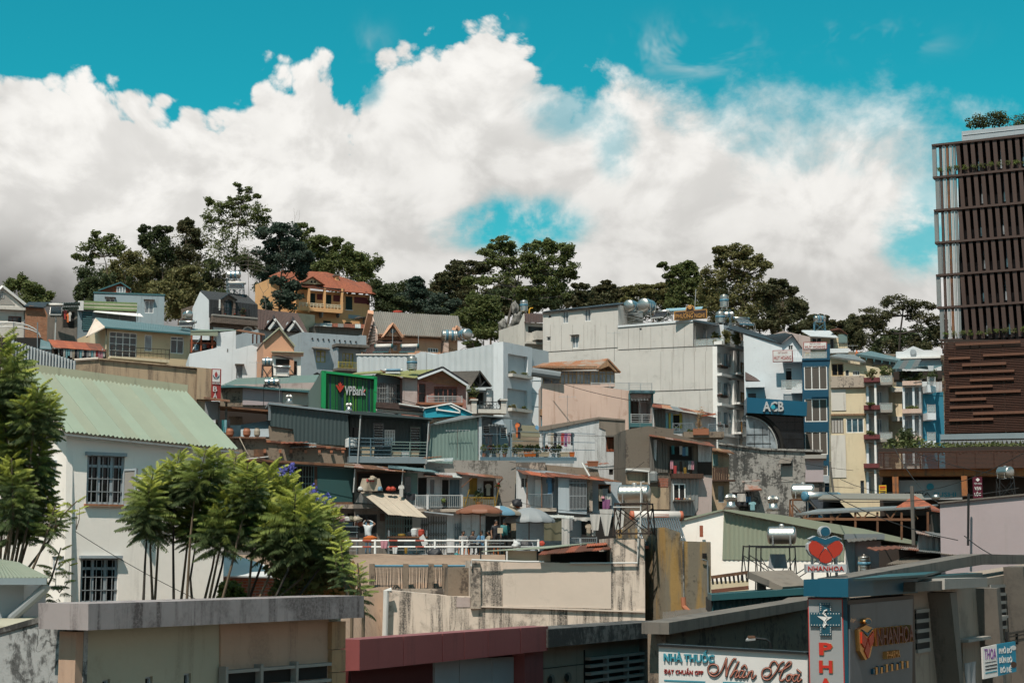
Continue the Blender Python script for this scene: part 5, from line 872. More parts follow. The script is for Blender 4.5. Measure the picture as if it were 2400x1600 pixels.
t=house('pink_house','peach house with a big ribbed grey metal roof and pointed dormers',f,[(270,1020),(270,860),(480,880),(890,888),(890,1020)],9,'peach',[(662,965,742,1000,dict(cols=4,pane='glass')),(395,940,430,985,dict(cols=1,pane='glass_pale'))])
fl=Face(f.p(270,900),f.yaw-90).off(.05);wall('gable_wall',fl,[(165,990),(175,930),(228,700),(272,855),(272,990)],.1,'pink',t)
for j in range(6):ppoly('clapboard',fl,[(190+(5-j)*7,780+j*28),(262,800+j*20),(262,804+j*20),(190+(5-j)*7,787+j*28)],0,.08,'pink_pale',t)
M().beam(fl.p(160,960,.5),fl.p(225,690,.5),.55).done('verge_board','salmon',t)
a,b,c,d=f.p(278,862,.6),f.p(935,895,.6),f.p(895,722,-5),f.p(225,686,-5);roof_sheets(a,b,c,d,9,5,.07,'grey_roof_metal',t)
for q in([(315,880),(395,775),(470,885)],[(840,885),(885,795),(930,885)]):
    ppoly('dormer_wall',f,[(q[0][0]+8,q[0][1]),(q[1][0],q[1][1]+14),(q[2][0]-8,q[2][1])],-2,.75,'peach',t)
    for p_,r_ in((q[0],q[1]),(q[1],q[2])):pa,pb_=f.p(*p_,1.1),f.p(*r_,1.1);M().slab([pa,pb_,pb_-f.n*1.4,pa-f.n*.6],.1).done('dormer_roof','salmon',t);M().beam(pa,pb_,.16).done('dormer_verge','salmon',t)
M().lathe(f.p(393,836,.76),[(.24,0),(.24,.08),(.17,.09)],20,f.n).done('round_window','concrete_pale',t);M().lathe(f.p(393,836,.84),[(.18,0),(.17,.03)],20,f.n).done('pane','glass_blue',t);pbox('muntin',f,389,818,397,854,.86,.9,'concrete_pale',t);pbox('muntin',f,374,832,412,840,.86,.905,'concrete_pale',t)
pbox('eave_band',f,278,862,480,885,0,.5,'salmon',t);M().sheet(f.p(250,925,1.5),f.p(470,930,1.5),f.p(465,905,0),f.p(275,905,0),16,.06).done('porch_roof','tile_brown',t);M().sheet(f.p(155,1010,2),f.p(330,1015,2),f.p(270,930,0),f.p(230,935,0),12,.06).done('porch_roof','tile_brown',t);pbox('pillar',f,775,890,812,1000,0,.4,'pink',t);pbox('eave_shadow_board',f,475,880,900,896,.1,.55,'rust_brown',t)  # brown board built in for the shadow line under the eave
for u,l in((325,'left'),(525,'right')):f2=f.off(4);solar(f2.p(u,952),128*VS*.038,'white solar heater with a teal cap, %s of two before the peach house'%l,-10,'heater_white','teal_trim',30,1.2,.22)
for u,v0,v1 in((393,820,950),(590,815,945)):o=M().tube([f.p(u,v1,3),f.p(u,v0,3)],.03,5).done('antenna_mast','light_metal');tag(o,'thin antenna mast %s the peach house'%('left before' if u<500 else 'right before'),'mast')
f2=f.off(5.5);tank(f2.p(830,868),1.3,.5,(1,.15,0),'left steel tank with blue print on the rusty stand',blue=True);tank(f2.p(945,862,-.6),1.2,.52,(.5,-.85,0),'right steel tank with blue print on the rusty stand',blue=True);stand(f2.p(890,905),2.9,1.2,2.2,'rusty stand carrying the two blue printed tanks',mat='rust_frame',th=.05)
p=f.p(432,695,-6);tag(M().lathe(p,[(.5,-.1),(.5,.1),(.4,.18),(.1,.22)],16).done('red_tank','plastic_red'),'flat red tank lid behind the peach house roof','tank')
SHK=1.0
SHK=.42
# ================================================================== middle and right hillside
at_view('A3')
f=FP(1240,1000,124,-36);PL=dict(frame='white_paint',cols=2,pane='glass',curtain='curtain')
t=thing('white_town_house','long white ribbed house with two planted balcony openings','house',f.p(1240,1480,-3))
x0=f.at(118,1080)[0]
ribwall('side_wall',f,[(118,1160),(118,1015),(560,1018),(620,990),(710,1018),(1240,920),(1240,1550),(118,1400)],6.2,'white_metal',t,.55,.05)
g=f.turn(1240,1000,54);hs=[(1276,1020,1428,1190),(1272,1282,1424,1450)]
wall('front_wall',g.off(.06),[(1240,1560),(1240,916),(1462,962),(1455,1560)],.9,'white_blue',t,hs,rev=.8)
for h in hs:
    window(g,(h[0]+4,h[1]+60,h[0]+95,h[3]-4),t,o=-.66,**PL);pbox('planter_box',g,h[0]-2,h[3]-18,h[2]+4,h[3]+6,-.1,.45,'offwhite',t)
    c=g.p((h[0]+h[2])/2,h[3]-20,.2);shrub('row of leafy plants in the %s balcony box of the white house'%('upper' if h[1]<1100 else 'lower'),c-g.a*.6,.7,.35,'leaf_olive',.12,160);shrub('trailing plants at the right of the %s balcony box of the white house'%('upper' if h[1]<1100 else 'lower'),c+g.a*.8,.6,.35,'leaf_mid',.12,140)
M().slab([f.p(112,1014,.1),f.p(560,1016,.1),f.p(560,1012,-6.2),f.p(112,1010,-6.2)],.06).done('roof_edge','offwhite',t)
g2=g.turn(1455,1100,10);wall('blue_side_wall',g2,[(1455,1560),(1458,1130),(1538,1165),(1520,1560)],4,'white_blue',t)
for v in(1212,1310,1410):pbox('joint',g2,1457,v,1532,v+3,0,.03,'grey_blue',t)
upright_tank(P(540,1140,112),.34,.75,'upright steel tank with a blue band before the white ribbed house',.1)
solar(P(400,1135,112),.95,'small solar heater with a blue tank behind the green bank board',0,'plastic_blue','plastic_white',20,.6,.1)
f=FP(1400,800,188,24);t=house('narrow_house','narrow pale house with a brown tiled roof beside the hotel',f,[(1400,1100),(1398,770),(1560,775),(1560,1100)],7,'offwhite',[(1480,985,1545,1080,dict(frame='concrete',cols=2,pane='dark')),(1430,800,1545,850,dict(frame='concrete',cols=1,pane='glass'))]);fl=Face(f.p(1400,850),-60).off(.05)
wall('side_wall',fl,[(1325,1020),(1330,850),(1395,700),(1400,770),(1400,1020)],.1,'offwhite',t);M().sheet(f.p(1400,770,.4),f.p(1570,772,.4),f.p(1570,705,-3),f.p(1400,700,-3),14,.07).done('roof','tile_brown',t);pbox('balcony',f,1460,845,1560,910,0,1.2,'offwhite',t);pbox('lower_slab',f,1400,925,1560,940,0,.7,'offwhite',t)
upright_tank(f.p(1398,695,-4),.45,1.1,'upright steel tank on the narrow tile roofed house',.2);tag(M().tube([f.p(1438,702,-3),f.p(1440,672,-3),f.p(1450,660,-3),f.p(1466,660,-3)],.08,6).done('vent_pipe','yellow_light'),'bent orange vent pipe beside the upright tank','pipe')
for i,(u,v,r)in enumerate([(1240,800,34),(1330,660,30),(1350,760,44),(1290,830,30)]):
    bm=bmesh.new();bmesh.ops.create_icosphere(bm,subdivisions=3,radius=1);c=P(u,v,214);s=VS*214/FPX
    for q in bm.verts:k=1+.45*noise.noise(q.co*1.7+V3((i,0,0)))+.2*noise.noise(q.co*5);q.co=c+V3((q.co.x*r*s,q.co.y*r*s,q.co.z*r*s*1.7))*k
    tag(mesh('rockwork',[tuple(q.co)for q in bm.verts],[tuple(x.index for x in p.verts)for p in bm.faces],'rock',None,True),['lower left','topmost','largest','lower right'][i]+' block of pale rockwork beside the leaning tree','rock','ornamental rockwork');bm.free()
# ---- grey hotel (A4)
at_view('A4');f=FP(1395,900,172,-32)
WN=dict(cols=2,pane='glass_pale',head='tile_grey')
t=house('hotel','tall grey panelled hotel with a white balconied front',f,[(208,1300),(210,616),(722,562),(724,708),(1232,668),(1232,845),(1395,838),(1392,1560)],5.6,'hotel_panel',[(345,606,384,690,WN),(494,592,536,676,WN),(410,775,452,858,WN),(246,632,268,655,dict(cols=1)),(236,780,264,808,dict(cols=1)),(863,722,882,738,dict(cols=1))],cat='hotel')
for pts in([(210,884),(720,852),(720,855),(210,887)],[(724,868),(1392,838),(1392,841),(724,871)],[(960,1150),(1392,1134),(1392,1137),(960,1153)]):ppoly('panel_joint',f,pts,0,.04,'concrete',t)
for v in(880,1150):
    for u in range(480 if v>1000 else 260,1390,76):
        if not(u<960 and v>1000):ppoly('panel_joint',f,[(u,v-270 if v>1000 else 700),(u+1.5,v-270 if v>1000 else 700),(u+1.5,v),(u,v)],0,.02,'concrete_pale',t)
M().slab([f.p(205,612,.3),f.p(728,560,.3),f.p(770,545,-5.6),f.p(240,604,-5.6)],.15).done('roof','tile_dark',t);ppoly('parapet_cap',f,[(722,706),(1232,664),(1232,678),(722,718)],-.3,.1,'white_blue',t)
g=f.turn(1395,900,58).off(.05);CB=dict(frame='white_paint',cols=2,pane='glass',rows=1)
hs=[]
for v in(890,1090,1290):hs+=[(1398,v,1424,v+75),(1497,v+15,1530,v+150)]
wall('front_wall',g,[(1395,1560),(1395,845),(1590,862),(1588,1560)],.5,'white_paint',t,hs,rev=.35)
for i,v in enumerate((890,1090,1290)):
    window(g,hs[2*i][:4],t,o=-.2,**CB);window(g,hs[2*i+1],t,o=-.3,**CB);pbox('side_bay',g,1442,v+10,1472,v+95,0,.25,'glass_pale',t)
    pbox('cornice',g,1394,v+160,1592,v+178,0,.55,'white_paint',t);pbox('balcony_slab',g,1478,v+150,1592,v+162,0,1.3,'white_paint',t);pbox('bay_pier',g,1475,v-10,1492,v+155,0,.6,'white_paint',t)
    rail(g,1482,v+82,1590,v+152,t,'dark_metal',6,1.25,bars='o');pbox('rail_gold',g,1482,v+80,1532,v+87,1.2,1.32,'sign_gold',t);M().beam(g.p(1484,v+85,.1),g.p(1484,v+85,1.2),.05).done('rail_gold','sign_gold',t)
    for k in range(4):pbox('gold_bar',g,1484+k*13,v+84,1489+k*13,v+150,1.27,1.31,'sign_gold',t)
    b=g.p(1420,v+92,.3);pbox('flower_box',g,1396,v+88,1446,v+104,0,.4,'dark_brown',t);shrub('red flowers in the window box of hotel floor %s'%['four','three','two'][i],b,.55,.22,'leaf_dark',.14,120,flower='flower_red')
pbox('top_cornice',g,1392,838,1596,860,-.3,.6,'white_paint',t);ppoly('front_return',g,[(1540,880),(1586,884),(1586,1540),(1540,1540)],0,.12,'white_paint',t)  # return strip in the same white paint as the front
rail(f,1238,792,1440,842,t,'light_metal',3,-.15,bars='glass');rail(g,1440,800,1578,850,t,'light_metal',3,.3,bars='glass');
fr=f.off(-2.4);wall('penthouse_wall',fr,[(1232,850),(1232,680),(1440,700),(1440,850)],3,'white_blue',t,[(1245,712,1275,790),(1310,732,1332,790)],drop=False)
M().slab([f.p(1236,676,.2),f.p(1402,706,.6),f.p(1410,690,-2.4),f.p(1240,664,-2.4)],.1).done('awning','tile_dark',t)
for i,u in enumerate((1275,1300,1325)):pot_plant('dark potted shrub on the hotel terrace, %s'%['left','middle','right'][i],f.p(u,838,-.8),.4,.6,'leaf_dark',pot='blue_metal')
for i,(u,v)in enumerate(((1395,795),(1462,790),(1528,790))):shrub('round topped terrace tree of the hotel, %s'%['leftmost','middle','rightmost'][i],f.p(u,v+44,-.6),1.3,1.9,'leaf_olive',.24,420,name='terrace_tree',cat='tree',stems=7)
for i,u in enumerate((1480,1525)):shrub('orange flowering pot behind the glass rail, %s'%['left','right'][i],g.p(u,842,-.3),.5,.5,'leaf_mid',.15,120,flower='flower_red')
f2=f.off(-2);tank(f2.p(815,575),1.5,.62,(-.5,-.85,0),'left of the two large blue topped tanks on the hotel',blue=True);tank(f2.p(918,570),1.7,.70,(-.5,-.85,0),'right of the two large blue topped tanks on the hotel',blue=True);stand(f2.p(865,622),3.2,1.2,1.2,'steel stand under the two blue topped hotel tanks',ax=(.85,-.5,0),mat='zinc',th=.06)
M().pb(f2,735,640,830,690,-2,0).done('stair_hut','zinc_brown',t);solar(f2.p(1020,610),1.5,'solar water heater between the hotel tanks and sign',-32,'steel','light_metal',35,1.2,.16);stand(f2.p(1040,640),1.5,.8,.8,'stand of the solar heater beside the hotel sign',mat='zinc')
o=M().slab([f2.p(1040,605,-1),f2.p(1290,590,-1),f2.p(1300,575,-4),f2.p(1050,590,-4)],.1).done('canopy_roof','sky_blue',t)
f3=Face(f.p(1215,650,.2),-14);t2=thing('hotel_sign','brown hotel roof sign with gold border and a sun disc','sign',f3.p(1215,668))
m=M();m.poly(f3,[(1102,668),(1104,608),(1180,603),(1186,580),(1200,566),(1218,563),(1236,572),(1244,598),(1327,592),(1327,655)],-.3,0);m.done('border','sign_gold',t2);ppoly('board',f3,[(1109,661),(1111,614),(1185,609),(1191,585),(1203,572),(1216,570),(1232,578),(1239,604),(1320,598),(1320,650)],0,.04,'sign_brown',t2)
M().lathe(f3.p(1211,584,.04),[(.2,0),(.2,.06),(.16,.08)],20,f3.n).done('sun_disc','sign_gold',t2);text('HOTEL',f3,1182,607,1242,622,.05,'sign_gold',t2,.03,bold=.01);text('PHƯƠNG NGHI',f3,1115,618,1310,654,.05,'sign_gold',t2,.03,bold=.015)
tag(M().tube([f3.p(1243,600,-1),f3.p(1252,458,-1)],.04,6).done('mast','light_metal'),'pale mast behind the hotel sign','mast')
f4=Face(f.p(1440,700,-4),0);upright_tank(f4.p(1445,598),.45,1.15,'high upright steel tank right of the hotel sign',.3);upright_tank(f4.p(1418,705,1),.5,1.0,'lower upright steel tank right of the hotel sign',.3);stand(f4.p(1445,600),1.1,1.1,2.2,'stand under the high upright tank',mat='blue_metal',th=.05);tank(f4.p(1462,630,-2),1.3,.32,(1,-.2,0),'blue steel tank beside the upright hotel tanks',blue=True);solar(f4.p(1560,655),1.6,'solar panel leaning right of the hotel tanks',20,'steel','steel_blue',35,1.3,.13,tubes='evac_tubes');stand(f4.p(1560,690),2.6,.9,.9,'lattice stand under the leaning solar panel',mat='zinc',th=.05)
# ---- pink house with rooftop pavilion
f=FP(795,1250,118,2);t=house('pink_house','pink rendered house with a rusty roofed glass pavilion on top',f,[(205,1480),(205,1098),(540,1110),(795,1148),(795,1500)],5,'pink',[]);g=f.turn(795,1250,8)
wall('balcony_front',g,[(797,1520),(797,1150),(962,1166),(955,1520)],3,'pink_pale',t,[(806,1196,945,1375)],rev=1.3);window(g,(806,1196,880,1370),t,'wood_brown',2,1,'curtain_dark',o=-1.15)
for r in((797,1150,962,1170,.5),(797,1372,958,1398,.5)):pbox('teal_band',g,*r[:4],0,r[4],'teal_trim',t)
for i in range(5):pbox('glass_block',g,802+i*31,1153,828+i*31,1166,.5,.52,'glass_blue',t)
pbox('corner_post',g,793,1165,804,1500,0,.12,'teal_trim',t);pbox('corner_post',g,950,1170,960,1500,0,.12,'teal_trim',t);rail(g,802,1310,950,1375,t,'light_metal',4,.4,bars='h');rail(f,540,1092,795,1145,t,'light_metal',4,-.1,bars='h');rail(g,800,1095,952,1155,t,'light_metal',4,-.05,bars='h')
fp=f.off(-.6);pbox('pavilion_base',fp,205,1100,700,1118,-3.5,0,'pink',t);
for a,b in[(212,330),(330,385),(385,440),(440,490),(490,535),(535,590),(590,640),(640,700)]:window(fp,(a,1012+(a-212)*.0,b,1108),t,'beige_frame',2,1,'glass_pale',o=-.1,top=.22)
pbox('pavilion_core',fp,215,1010,695,1105,-3.6,-.9,'curtain',t);ppoly('pavilion_fascia',fp,[(140,985),(575,985),(575,1005),(140,1020)],.1,.5,'wood_tan',t);ppoly('gable',fp,[(575,1005),(655,935),(738,1025),(700,1025),(655,985),(600,1005)],-.3,.5,'wood_tan',t);ppoly('gable_infill',fp,[(590,1010),(655,965),(700,1015)],-.4,-.2,'wood_tan',t)
a,b,c,d=fp.p(135,990,.6),fp.p(578,1000,.6),fp.p(655,930,-1.6),fp.p(210,962,-2.5);roof_sheets(a,b,c,d,8,5,.04,'rust_pale',t);M().slab([fp.p(578,1000,.55),fp.p(655,928,.6),fp.p(742,1022,.6),fp.p(700,1012,-3)][1:]+[fp.p(640,940,-3.5)],.06).done('roof_return','rust_pale',t)
M().tube([fp.p(135,1020,.8),fp.p(330,1048,.9)],.32,10).done('canopy_roll','grey_metal',t);ppoly('glass_screen',fp,[(205,1120),(292,1120),(292,1278),(200,1270)],.2,.3,'glass_pale',t);pbox('ledge',fp,190,1278,302,1320,-.5,.5,'wood_tan',t);ribwall('blue_skirt',fp.off(.3),[(188,1400),(192,1315),(312,1322),(312,1400)],.3,'blue_wall',t,.3,.04)
# ---- grey boarded cottage with plant balcony
f=FP(1100,1330,116,-3);t=house('boarded_cottage','grey boarded cottage with yellow doors and a planted balcony',f,[(958,1480),(958,1255),(1390,1330),(1390,1480)],4,'dingy_white',[(1092,1308,1160,1400,dict(frame='yellow_paint',cols=1,pane='dark'))])
for i in range(4):pbox('board',f,966+i*20,1275,984+i*20,1400,0,.06,'wood_grey',t)
for u,m_ in((1046,'cloth_cyan'),(1066,'yellow_paint'),(1080,'cloth_cyan'),(1140,'yellow_paint')):pbox('door_leaf',f,u,1300,u+15,1405,.02,.1,m_,t)
a,b,c,d=f.p(950,1258,1),f.p(1395,1312,.7),f.p(1300,1292,-3),f.p(960,1232,-3);roof_sheets(a,b,c,d,6,6,.03,['rust','rust_pale','zinc'],t);M().slab([f.p(1290,1318,1.1),f.p(1385,1306,1.1),f.p(1385,1300,.1),f.p(1290,1308,.1)],.06).done('awning','rust_orange',t)
pbox('balcony_slab',f,1160,1440,1432,1478,-.5,1.8,'mold_brown',t);rail(f,1090,1378,1225,1438,t,'grey_metal',3,1.2,bars='x');rail(f,1325,1388,1432,1445,t,'grey_metal',2,1.7,bars='x');pbox('planter',f,1222,1420,1328,1462,1.3,1.9,'terracotta',t)
shrub('bare brown bonsai in the terracotta planter',f.p(1272,1422,1.6),.9,2.2,'dry_leaf',.10,160,name='bonsai',cat='tree',stems=9);shrub('orange flowers at the right of the terracotta planter',f.p(1310,1425,1.7),.5,.35,'leaf_mid',.12,120,flower='flower_red')
for i in range(3):shrub('small balcony plant beside the bonsai, %s'%['left','middle','right'][i],f.p(1200+i*25,1432,1.5),.3,.3,'leaf_mid',.1,60)
# ---- A5: bank, blue shop house, apartment blocks
at_view('A5')
f=FP(240,800,168,-9);t=house('white_gable_house','white house with a dark tiled gable behind the bank',f,[(115,1000),(112,575),(345,640),(412,590),(470,665),(470,1000)],8,'white_blue',[(368,790,410,925,dict(cols=1,rows=2,pane='glass_black',top=.1)),(386,650,414,678,dict(cols=2))])
M().sheet(f.p(345,640,.4),f.p(412,585,.4),f.p(370,575,-6),f.p(240,590,-6),10,.06).done('roof','tile_dark',t);M().slab([f.p(412,584,.5),f.p(472,668,.5),f.p(462,655,-6),f.p(405,580,-6)],.1).done('roof','tile_dark',t);M().slab([f.p(5,545,0),f.p(345,640,.2),f.p(300,605,-7),f.p(60,530,-7)],.1).done('roof','tile_dark',t)
pbox('balcony_slab',f,350,735,474,760,0,1.2,'white_blue',t);pbox('balcony_slab',f,405,925,474,950,0,1.2,'white_blue',t);rail(f,345,868,470,926,t,'light_metal',3,.8,bars='glass');rail(f,412,688,470,738,t,'light_metal',6,1.1)
def huy(u0,v0,u1,v1,fq,l):
    t=thing('guesthouse_sign',l,'sign',fq.p((u0+u1)/2,v1),'red and white guesthouse signs');pbox('border',fq,u0,v0,u1,v1,-.15,0,'dull_red',t);pbox('board',fq,u0+4,v0+4,u1-4,v1-4,0,.03,'sign_white',t);w=u1-u0;h=v1-v0;text('CSLT DU LỊCH',fq,u0+w*.26,v0+h*.14,u1-w*.26,v0+h*.33,.04,'dull_red',t,.01);text('HUY HOÀNG',fq,u0+w*.07,v0+h*.40,u1-w*.07,v0+h*.84,.04,'dull_red',t,.01,bold=.015)
huy(290,680,412,752,f.off(1.4),'lower left red bordered white guesthouse sign on the gable house');huy(478,630,622,676,FP(550,650,159,-9),'upper right red bordered white guesthouse sign on the blue shop house')
f=FP(180,900,164,-8);t=house('small_blue_house','small light blue house between the hotel and the bank',f,[(125,1000),(125,865),(240,880),(238,1000)],5,'sky_blue',[(140,945,188,980,dict(frame='dark_metal',cols=2,pane='glass'))]);M().slab([f.p(122,862,.4),f.p(215,870,.4),f.p(190,850,-3),f.p(122,812,-3)],.1).done('roof','tile_brown',t);pbox('eave',f,125,878,242,912,0,.8,'white_blue',t)
f=FP(300,1100,158,-4);t=house('bank_building','dark glass bank front under a broad blue fascia',f,[(128,1300),(128,1060),(480,1075),(480,1300)],6,'glass_black',cat='bank')
m=M();m.poly(f,[(128,974),(495,1002),(492,1088),(128,1068)],-3,.9);m.done('fascia','acb_blue',t);text('ACB',f,224,1000,352,1062,.95,'letter_grey',t,.12,bold=.03);M().lathe(f.p(292,1028,1.1),[(.2,0),(.2,.06)],16,f.n).done('letter_dot','turquoise',t)
q=[(128+190*sin(i*pi/20),1290-205*cos(i*pi/20))for i in range(11)]
ppoly('arch_glass',f,[(128,1290)]+q,.02,.10,'glass_pale',t);M().tube([f.p(u,v,.2)for u,v in q],.07,6).done('arch_trim','light_metal',t);M().tube([f.p(128+222*sin(i*pi/20),1290-225*cos(i*pi/20),.12)for i in range(11)],.2,6).done('arch_band','dark',t)
for u in(175,227,270):pbox('mullion',f,u,1092+(u-128)*.55,u+3,1290,.1,.14,'dark_metal',t)
for v in(1195,1250):pbox('transom',f,130,v,280 if v>1200 else 262,v+3,.1,.145,'dark_metal',t)
for u in range(330,480,48):pbox('mullion',f,u,1080,u+2,1290,0,.05,'dark_metal',t)
for v in(1120,1170,1220):pbox('transom',f,250,v,478,v+2,0,.05,'dark_metal',t)
f=FP(560,950,162,-9);WB=dict(cols=3,pane='curtain_dark',frame='white_paint',fw=.08)
hs=[(482,778,624,922),(486,978,624,1118),(488,1180,626,1320),(490,1385,628,1450)]
t=house('blue_shop_house','narrow deep blue shop house with tall curtained windows',f,[(470,1480),(472,738),(622,742),(622,642),(640,642),(646,1480)],8,'blue_building',[h+(WB,)for h in hs])
for h in hs[:3]:
    x0,x1,z0,z1=f.rect(h[0]+6,h[1]+20,h[2]-6,h[3]-6)
    for i in range(16):x=x0+(x1-x0)*(i+.5)/16;M().box(f,x-.07,x+.05,z0,z1,-.09,-.06).done('curtain_pleat','curtain_dark',t)
rail(f,478,690,620,735,t,'light_metal',3,-.2,bars='glass');fq=f.off(-.5);tag(M().lathe(fq.p(502,716),[(.1,0),(.22,.0),(.22,.32),(.1,.34)],10).done('roof_lantern','yellow_light'),'orange box lantern on the blue shop house roof','lantern');pbox('parapet',f,470,730,640,742,-8,.1,'blue_building',t);pbox('base_band',f,480,1450,648,1495,-.3,.6,'grey_blue',t)
f=FP(600,640,185,-9);t=house('terrace_house','small white terrace house with a flat awning on the ridge',f,[(478,720),(470,590),(690,600),(748,580),(748,720)],6,'cream_light',[(530,605,590,680,dict(cols=2)),(640,610,665,675,dict(cols=1))]);M().slab([f.p(468,560,1),f.p(692,600,1.5),f.p(640,558,-4),f.p(472,556,-4)][0:1]+[f.p(525,592,1.5),f.p(692,602,1.5),f.p(640,560,-3),f.p(470,558,-3)][0:4],.1).done('awning','white_metal',t)
M().slab([f.p(640,555,.4),f.p(700,548,.4),f.p(748,580,.4),f.p(735,578,-5),f.p(690,545,-5)],.1).done('roof','rust',t);pbox('green_screen',f,692,585,746,640,.1,.2,'gate_green',t);rail(f,665,640,748,680,t,'dark_metal',8,1);pbox('balcony',f,640,678,752,705,0,1.2,'white_blue',t);tank(f.p(578,490,-3),1.1,.4,(1,.2,0),'steel tank above the small terrace house',blue=True);stand(f.p(575,508,-3),1.1,.8,1.2,'stand under the tank above the terrace house',mat='steel_blue',th=.05)
f=FP(440,600,182,-8);t=house('gable_house','pale pink gable end behind the upper guesthouse sign',f,[(270,700),(285,585),(355,562),(520,600),(520,700)],6,'pink_pale')
f=FP(740,1050,146,-9);FR=dict(frame='white_paint',cols=2,pane='glass_pale')
t=house('cream_apartments','tall cream apartment house with corner balconies and planters',f,[(645,1540),(645,740),(862,775),(1018,800),(1018,900),(866,905),(866,1560)],7,'cream_light',[(650,762,725,838,dict(frame='beige_frame',cols=2,pane='glass_black')),(735,800,758,838,dict(cols=1)),(780,806,822,836,dict(cols=3)),(740,1096,848,1186,dict(cols=3,pane='glass_blue')),(648,1096,724,1190,dict(cols=4,pane='curtain',frame='concrete')),(828,1478,850,1560,dict(frame='blue_metal',cols=1))])
M().slab([f.p(640,715,.6),f.p(862,748,.6),f.p(790,708,-4),f.p(690,702,-4)],.15).done('roof','zinc',t);pbox('white_pier',f,648,920,738,1050,0,.06,'offwhite',t);pbox('white_pier',f,648,1200,738,1460,0,.06,'offwhite',t);ppoly('parapet',f,[(645,842),(850,838),(850,908),(645,912)],0,.3,'mold_beige',t);pbox('string_course',f,645,1070,866,1080,0,.15,'wood_tan',t)
g=f.turn(866,1000,-13)
for i,v in enumerate((905,1072,1250,1425)):
    pbox('corner_post',g,866,v-10,880,v+150,.8,1.0,'white_blue',t);pbox('corner_post',g,915,v-10,928,v+150,1.2,1.4,'white_paint',t);pbox('recess',g,868,v,1000,v+145,-.3,-.1,'offwhite',t);window(g,(872,v+25,892,v+120),t,o=-.05,**FR);window(g,(930,v+30,960,v+135),t,o=-.05,**FR)
    pbox('slab',g,852,v-18,1022,v-2,-.5,1.3,'concrete_pale',t)
    pbox('flower_trough',g,850,v-45,948,v-18,1.1,1.7,'maroon',t)
    if i<3:rail(g,948,v-60,1022,v-10,t,'light_metal',3,1.2,bars='glass')
    if i<3:shrub('leafy planter on the cream apartment corner, %s balcony'%['top','middle','lower'][i],g.p(895,v-42,1.4),1.3,.6 if i else 1.3,'leaf_mid' if i else 'leaf_olive',.18,260)
shrub('tall bushes on the cream apartment roof terrace',g.p(985,850,.6),1.5,1.4,'leaf_mid',.2,300)
wall('yellow_wing',g.off(-1.2),[(960,1560),(960,900),(1088,905),(1085,1560)],5,'cream_light',t);pbox('wing_band',g,1018,905,1088,930,-1.2,-.6,'offwhite',t);pbox('wing_band',g,1018,1082,1088,1110,-1.2,-.6,'offwhite',t)
f=FP(1150,1000,140,-13);t=house('balcony_block','pale block with pink planter bands and corner balconies',f,[(1085,1300),(1085,840),(1205,850),(1205,1300)],6,'offwhite',[])
for i,v in enumerate((905,1075,1240)):
    pbox('recess',f,1100,v,1200,v+110,0,.05,'grey_blue',t);window(f,(1104,v+30,1122,v+105),t,o=.06,**FR);window(f,(1170,v+20,1190,v+105),t,o=.06,**FR)
    for u in(1086,1146,1186):pbox('post',f,u,v,u+13,v+140,.5+(u-1086)*.004,.9,'white_blue',t)
    pbox('planter_band',f,1084,v-28,1202,v-2,-.2,1.2,'pink',t);pbox('slab',f,1084,v-4,1204,v+6,-.2,1.0,'offwhite',t)
    if i<2:shrub('plants in the pink planter band, %s'%['upper','lower'][i],f.p(1140,v-28,.6),1.4,.5,'leaf_mid',.16,220)
g=f.turn(1205,1000,6);wall('blue_wing',g,[(1205,1270),(1205,940),(1335,935),(1340,1270)],5,'blue_wall',t)
for v in(905,1072,1240):pbox('side_balcony',g,1205,v,1256,v+42,0,1.3,'white_blue',t);rail(g,1207,v-50,1254,v,t,'light_metal',3,1.2,bars='glass');pbox('wing_panel',g,1208,v+50,1250,v+125,0,.03,'blue_wall',t)  # thin raised panels in the same blue as the wing
rail(g,1255,872,1340,938,t,'rust_brown',10,.2);f2=f.off(-.5)
roof_sheets(f2.p(1020,795,2.2),f2.p(1170,798,2.2),f2.p(1200,738,-.8),f2.p(1060,745,-.8),4,7,.04,['teal_roof','zinc','teal_roof'],t);M().slab([f2.p(1140,785,2.4),f2.p(1230,775,2.4),f2.p(1330,772,0),f2.p(1260,800,2.2)][0:4],.05).done('awning','teal_roof',t);M().slab([f2.p(1240,775,2.5),f2.p(1275,775,2.5),f2.p(1275,805,3),f2.p(1245,808,3)],.04).done('awning','grey_umbrella',t);pbox('roof_shade_block',f2,1030,800,1330,850,-3,-1,'dark_brown',t)  # dark brown block standing in for the shade under the awning
shrub('dense terrace plants under the teal awning, left',f2.p(1110,852,.8),1.4,.8,'leaf_dark',.2,300);shrub('dense terrace plants under the teal awning, right',f2.p(1180,855,.8),1.2,.7,'leaf_dark',.2,260);shrub('tall plants at the dark terrace beside the tower',f2.p(1265,860,-.4),1.4,1.2,'leaf_dark',.2,260)
f=FP(1150,720,178,-12);t=house('pediment_house','pale blue house with a round window pediment',f,[(1045,800),(1045,690),(1085,688),(1150,655),(1215,680),(1320,680),(1320,800)],6,'white_blue');M().lathe(f.p(1150,692,.05),[(.32,0),(.32,.12),(.22,.14)],20,f.n).done('round_window','grey_blue',t);pbox('cornice',f,1045,724,1320,734,0,.5,'white_paint',t)
f=FP(930,720,176,-11);t=house('teal_roof_house','cream house with a steel framed teal canopy roof',f,[(760,800),(765,705),(860,715),(1020,780),(1020,830)],5,'cream_light');M().slab([f.p(800,702,1.5),f.p(1070,745,1.5),f.p(1075,730,-3),f.p(890,685,-3)],.25).done('canopy','teal_roof',t);pbox('fascia',f,905,728,1025,770,.2,.3,'pale_blue',t)
for i in range(6):M().beam(f.p(815+i*48,706+i*7,1.4),f.p(815+i*48,735+i*8,1.4),.1).done('post','teal_trim',t)
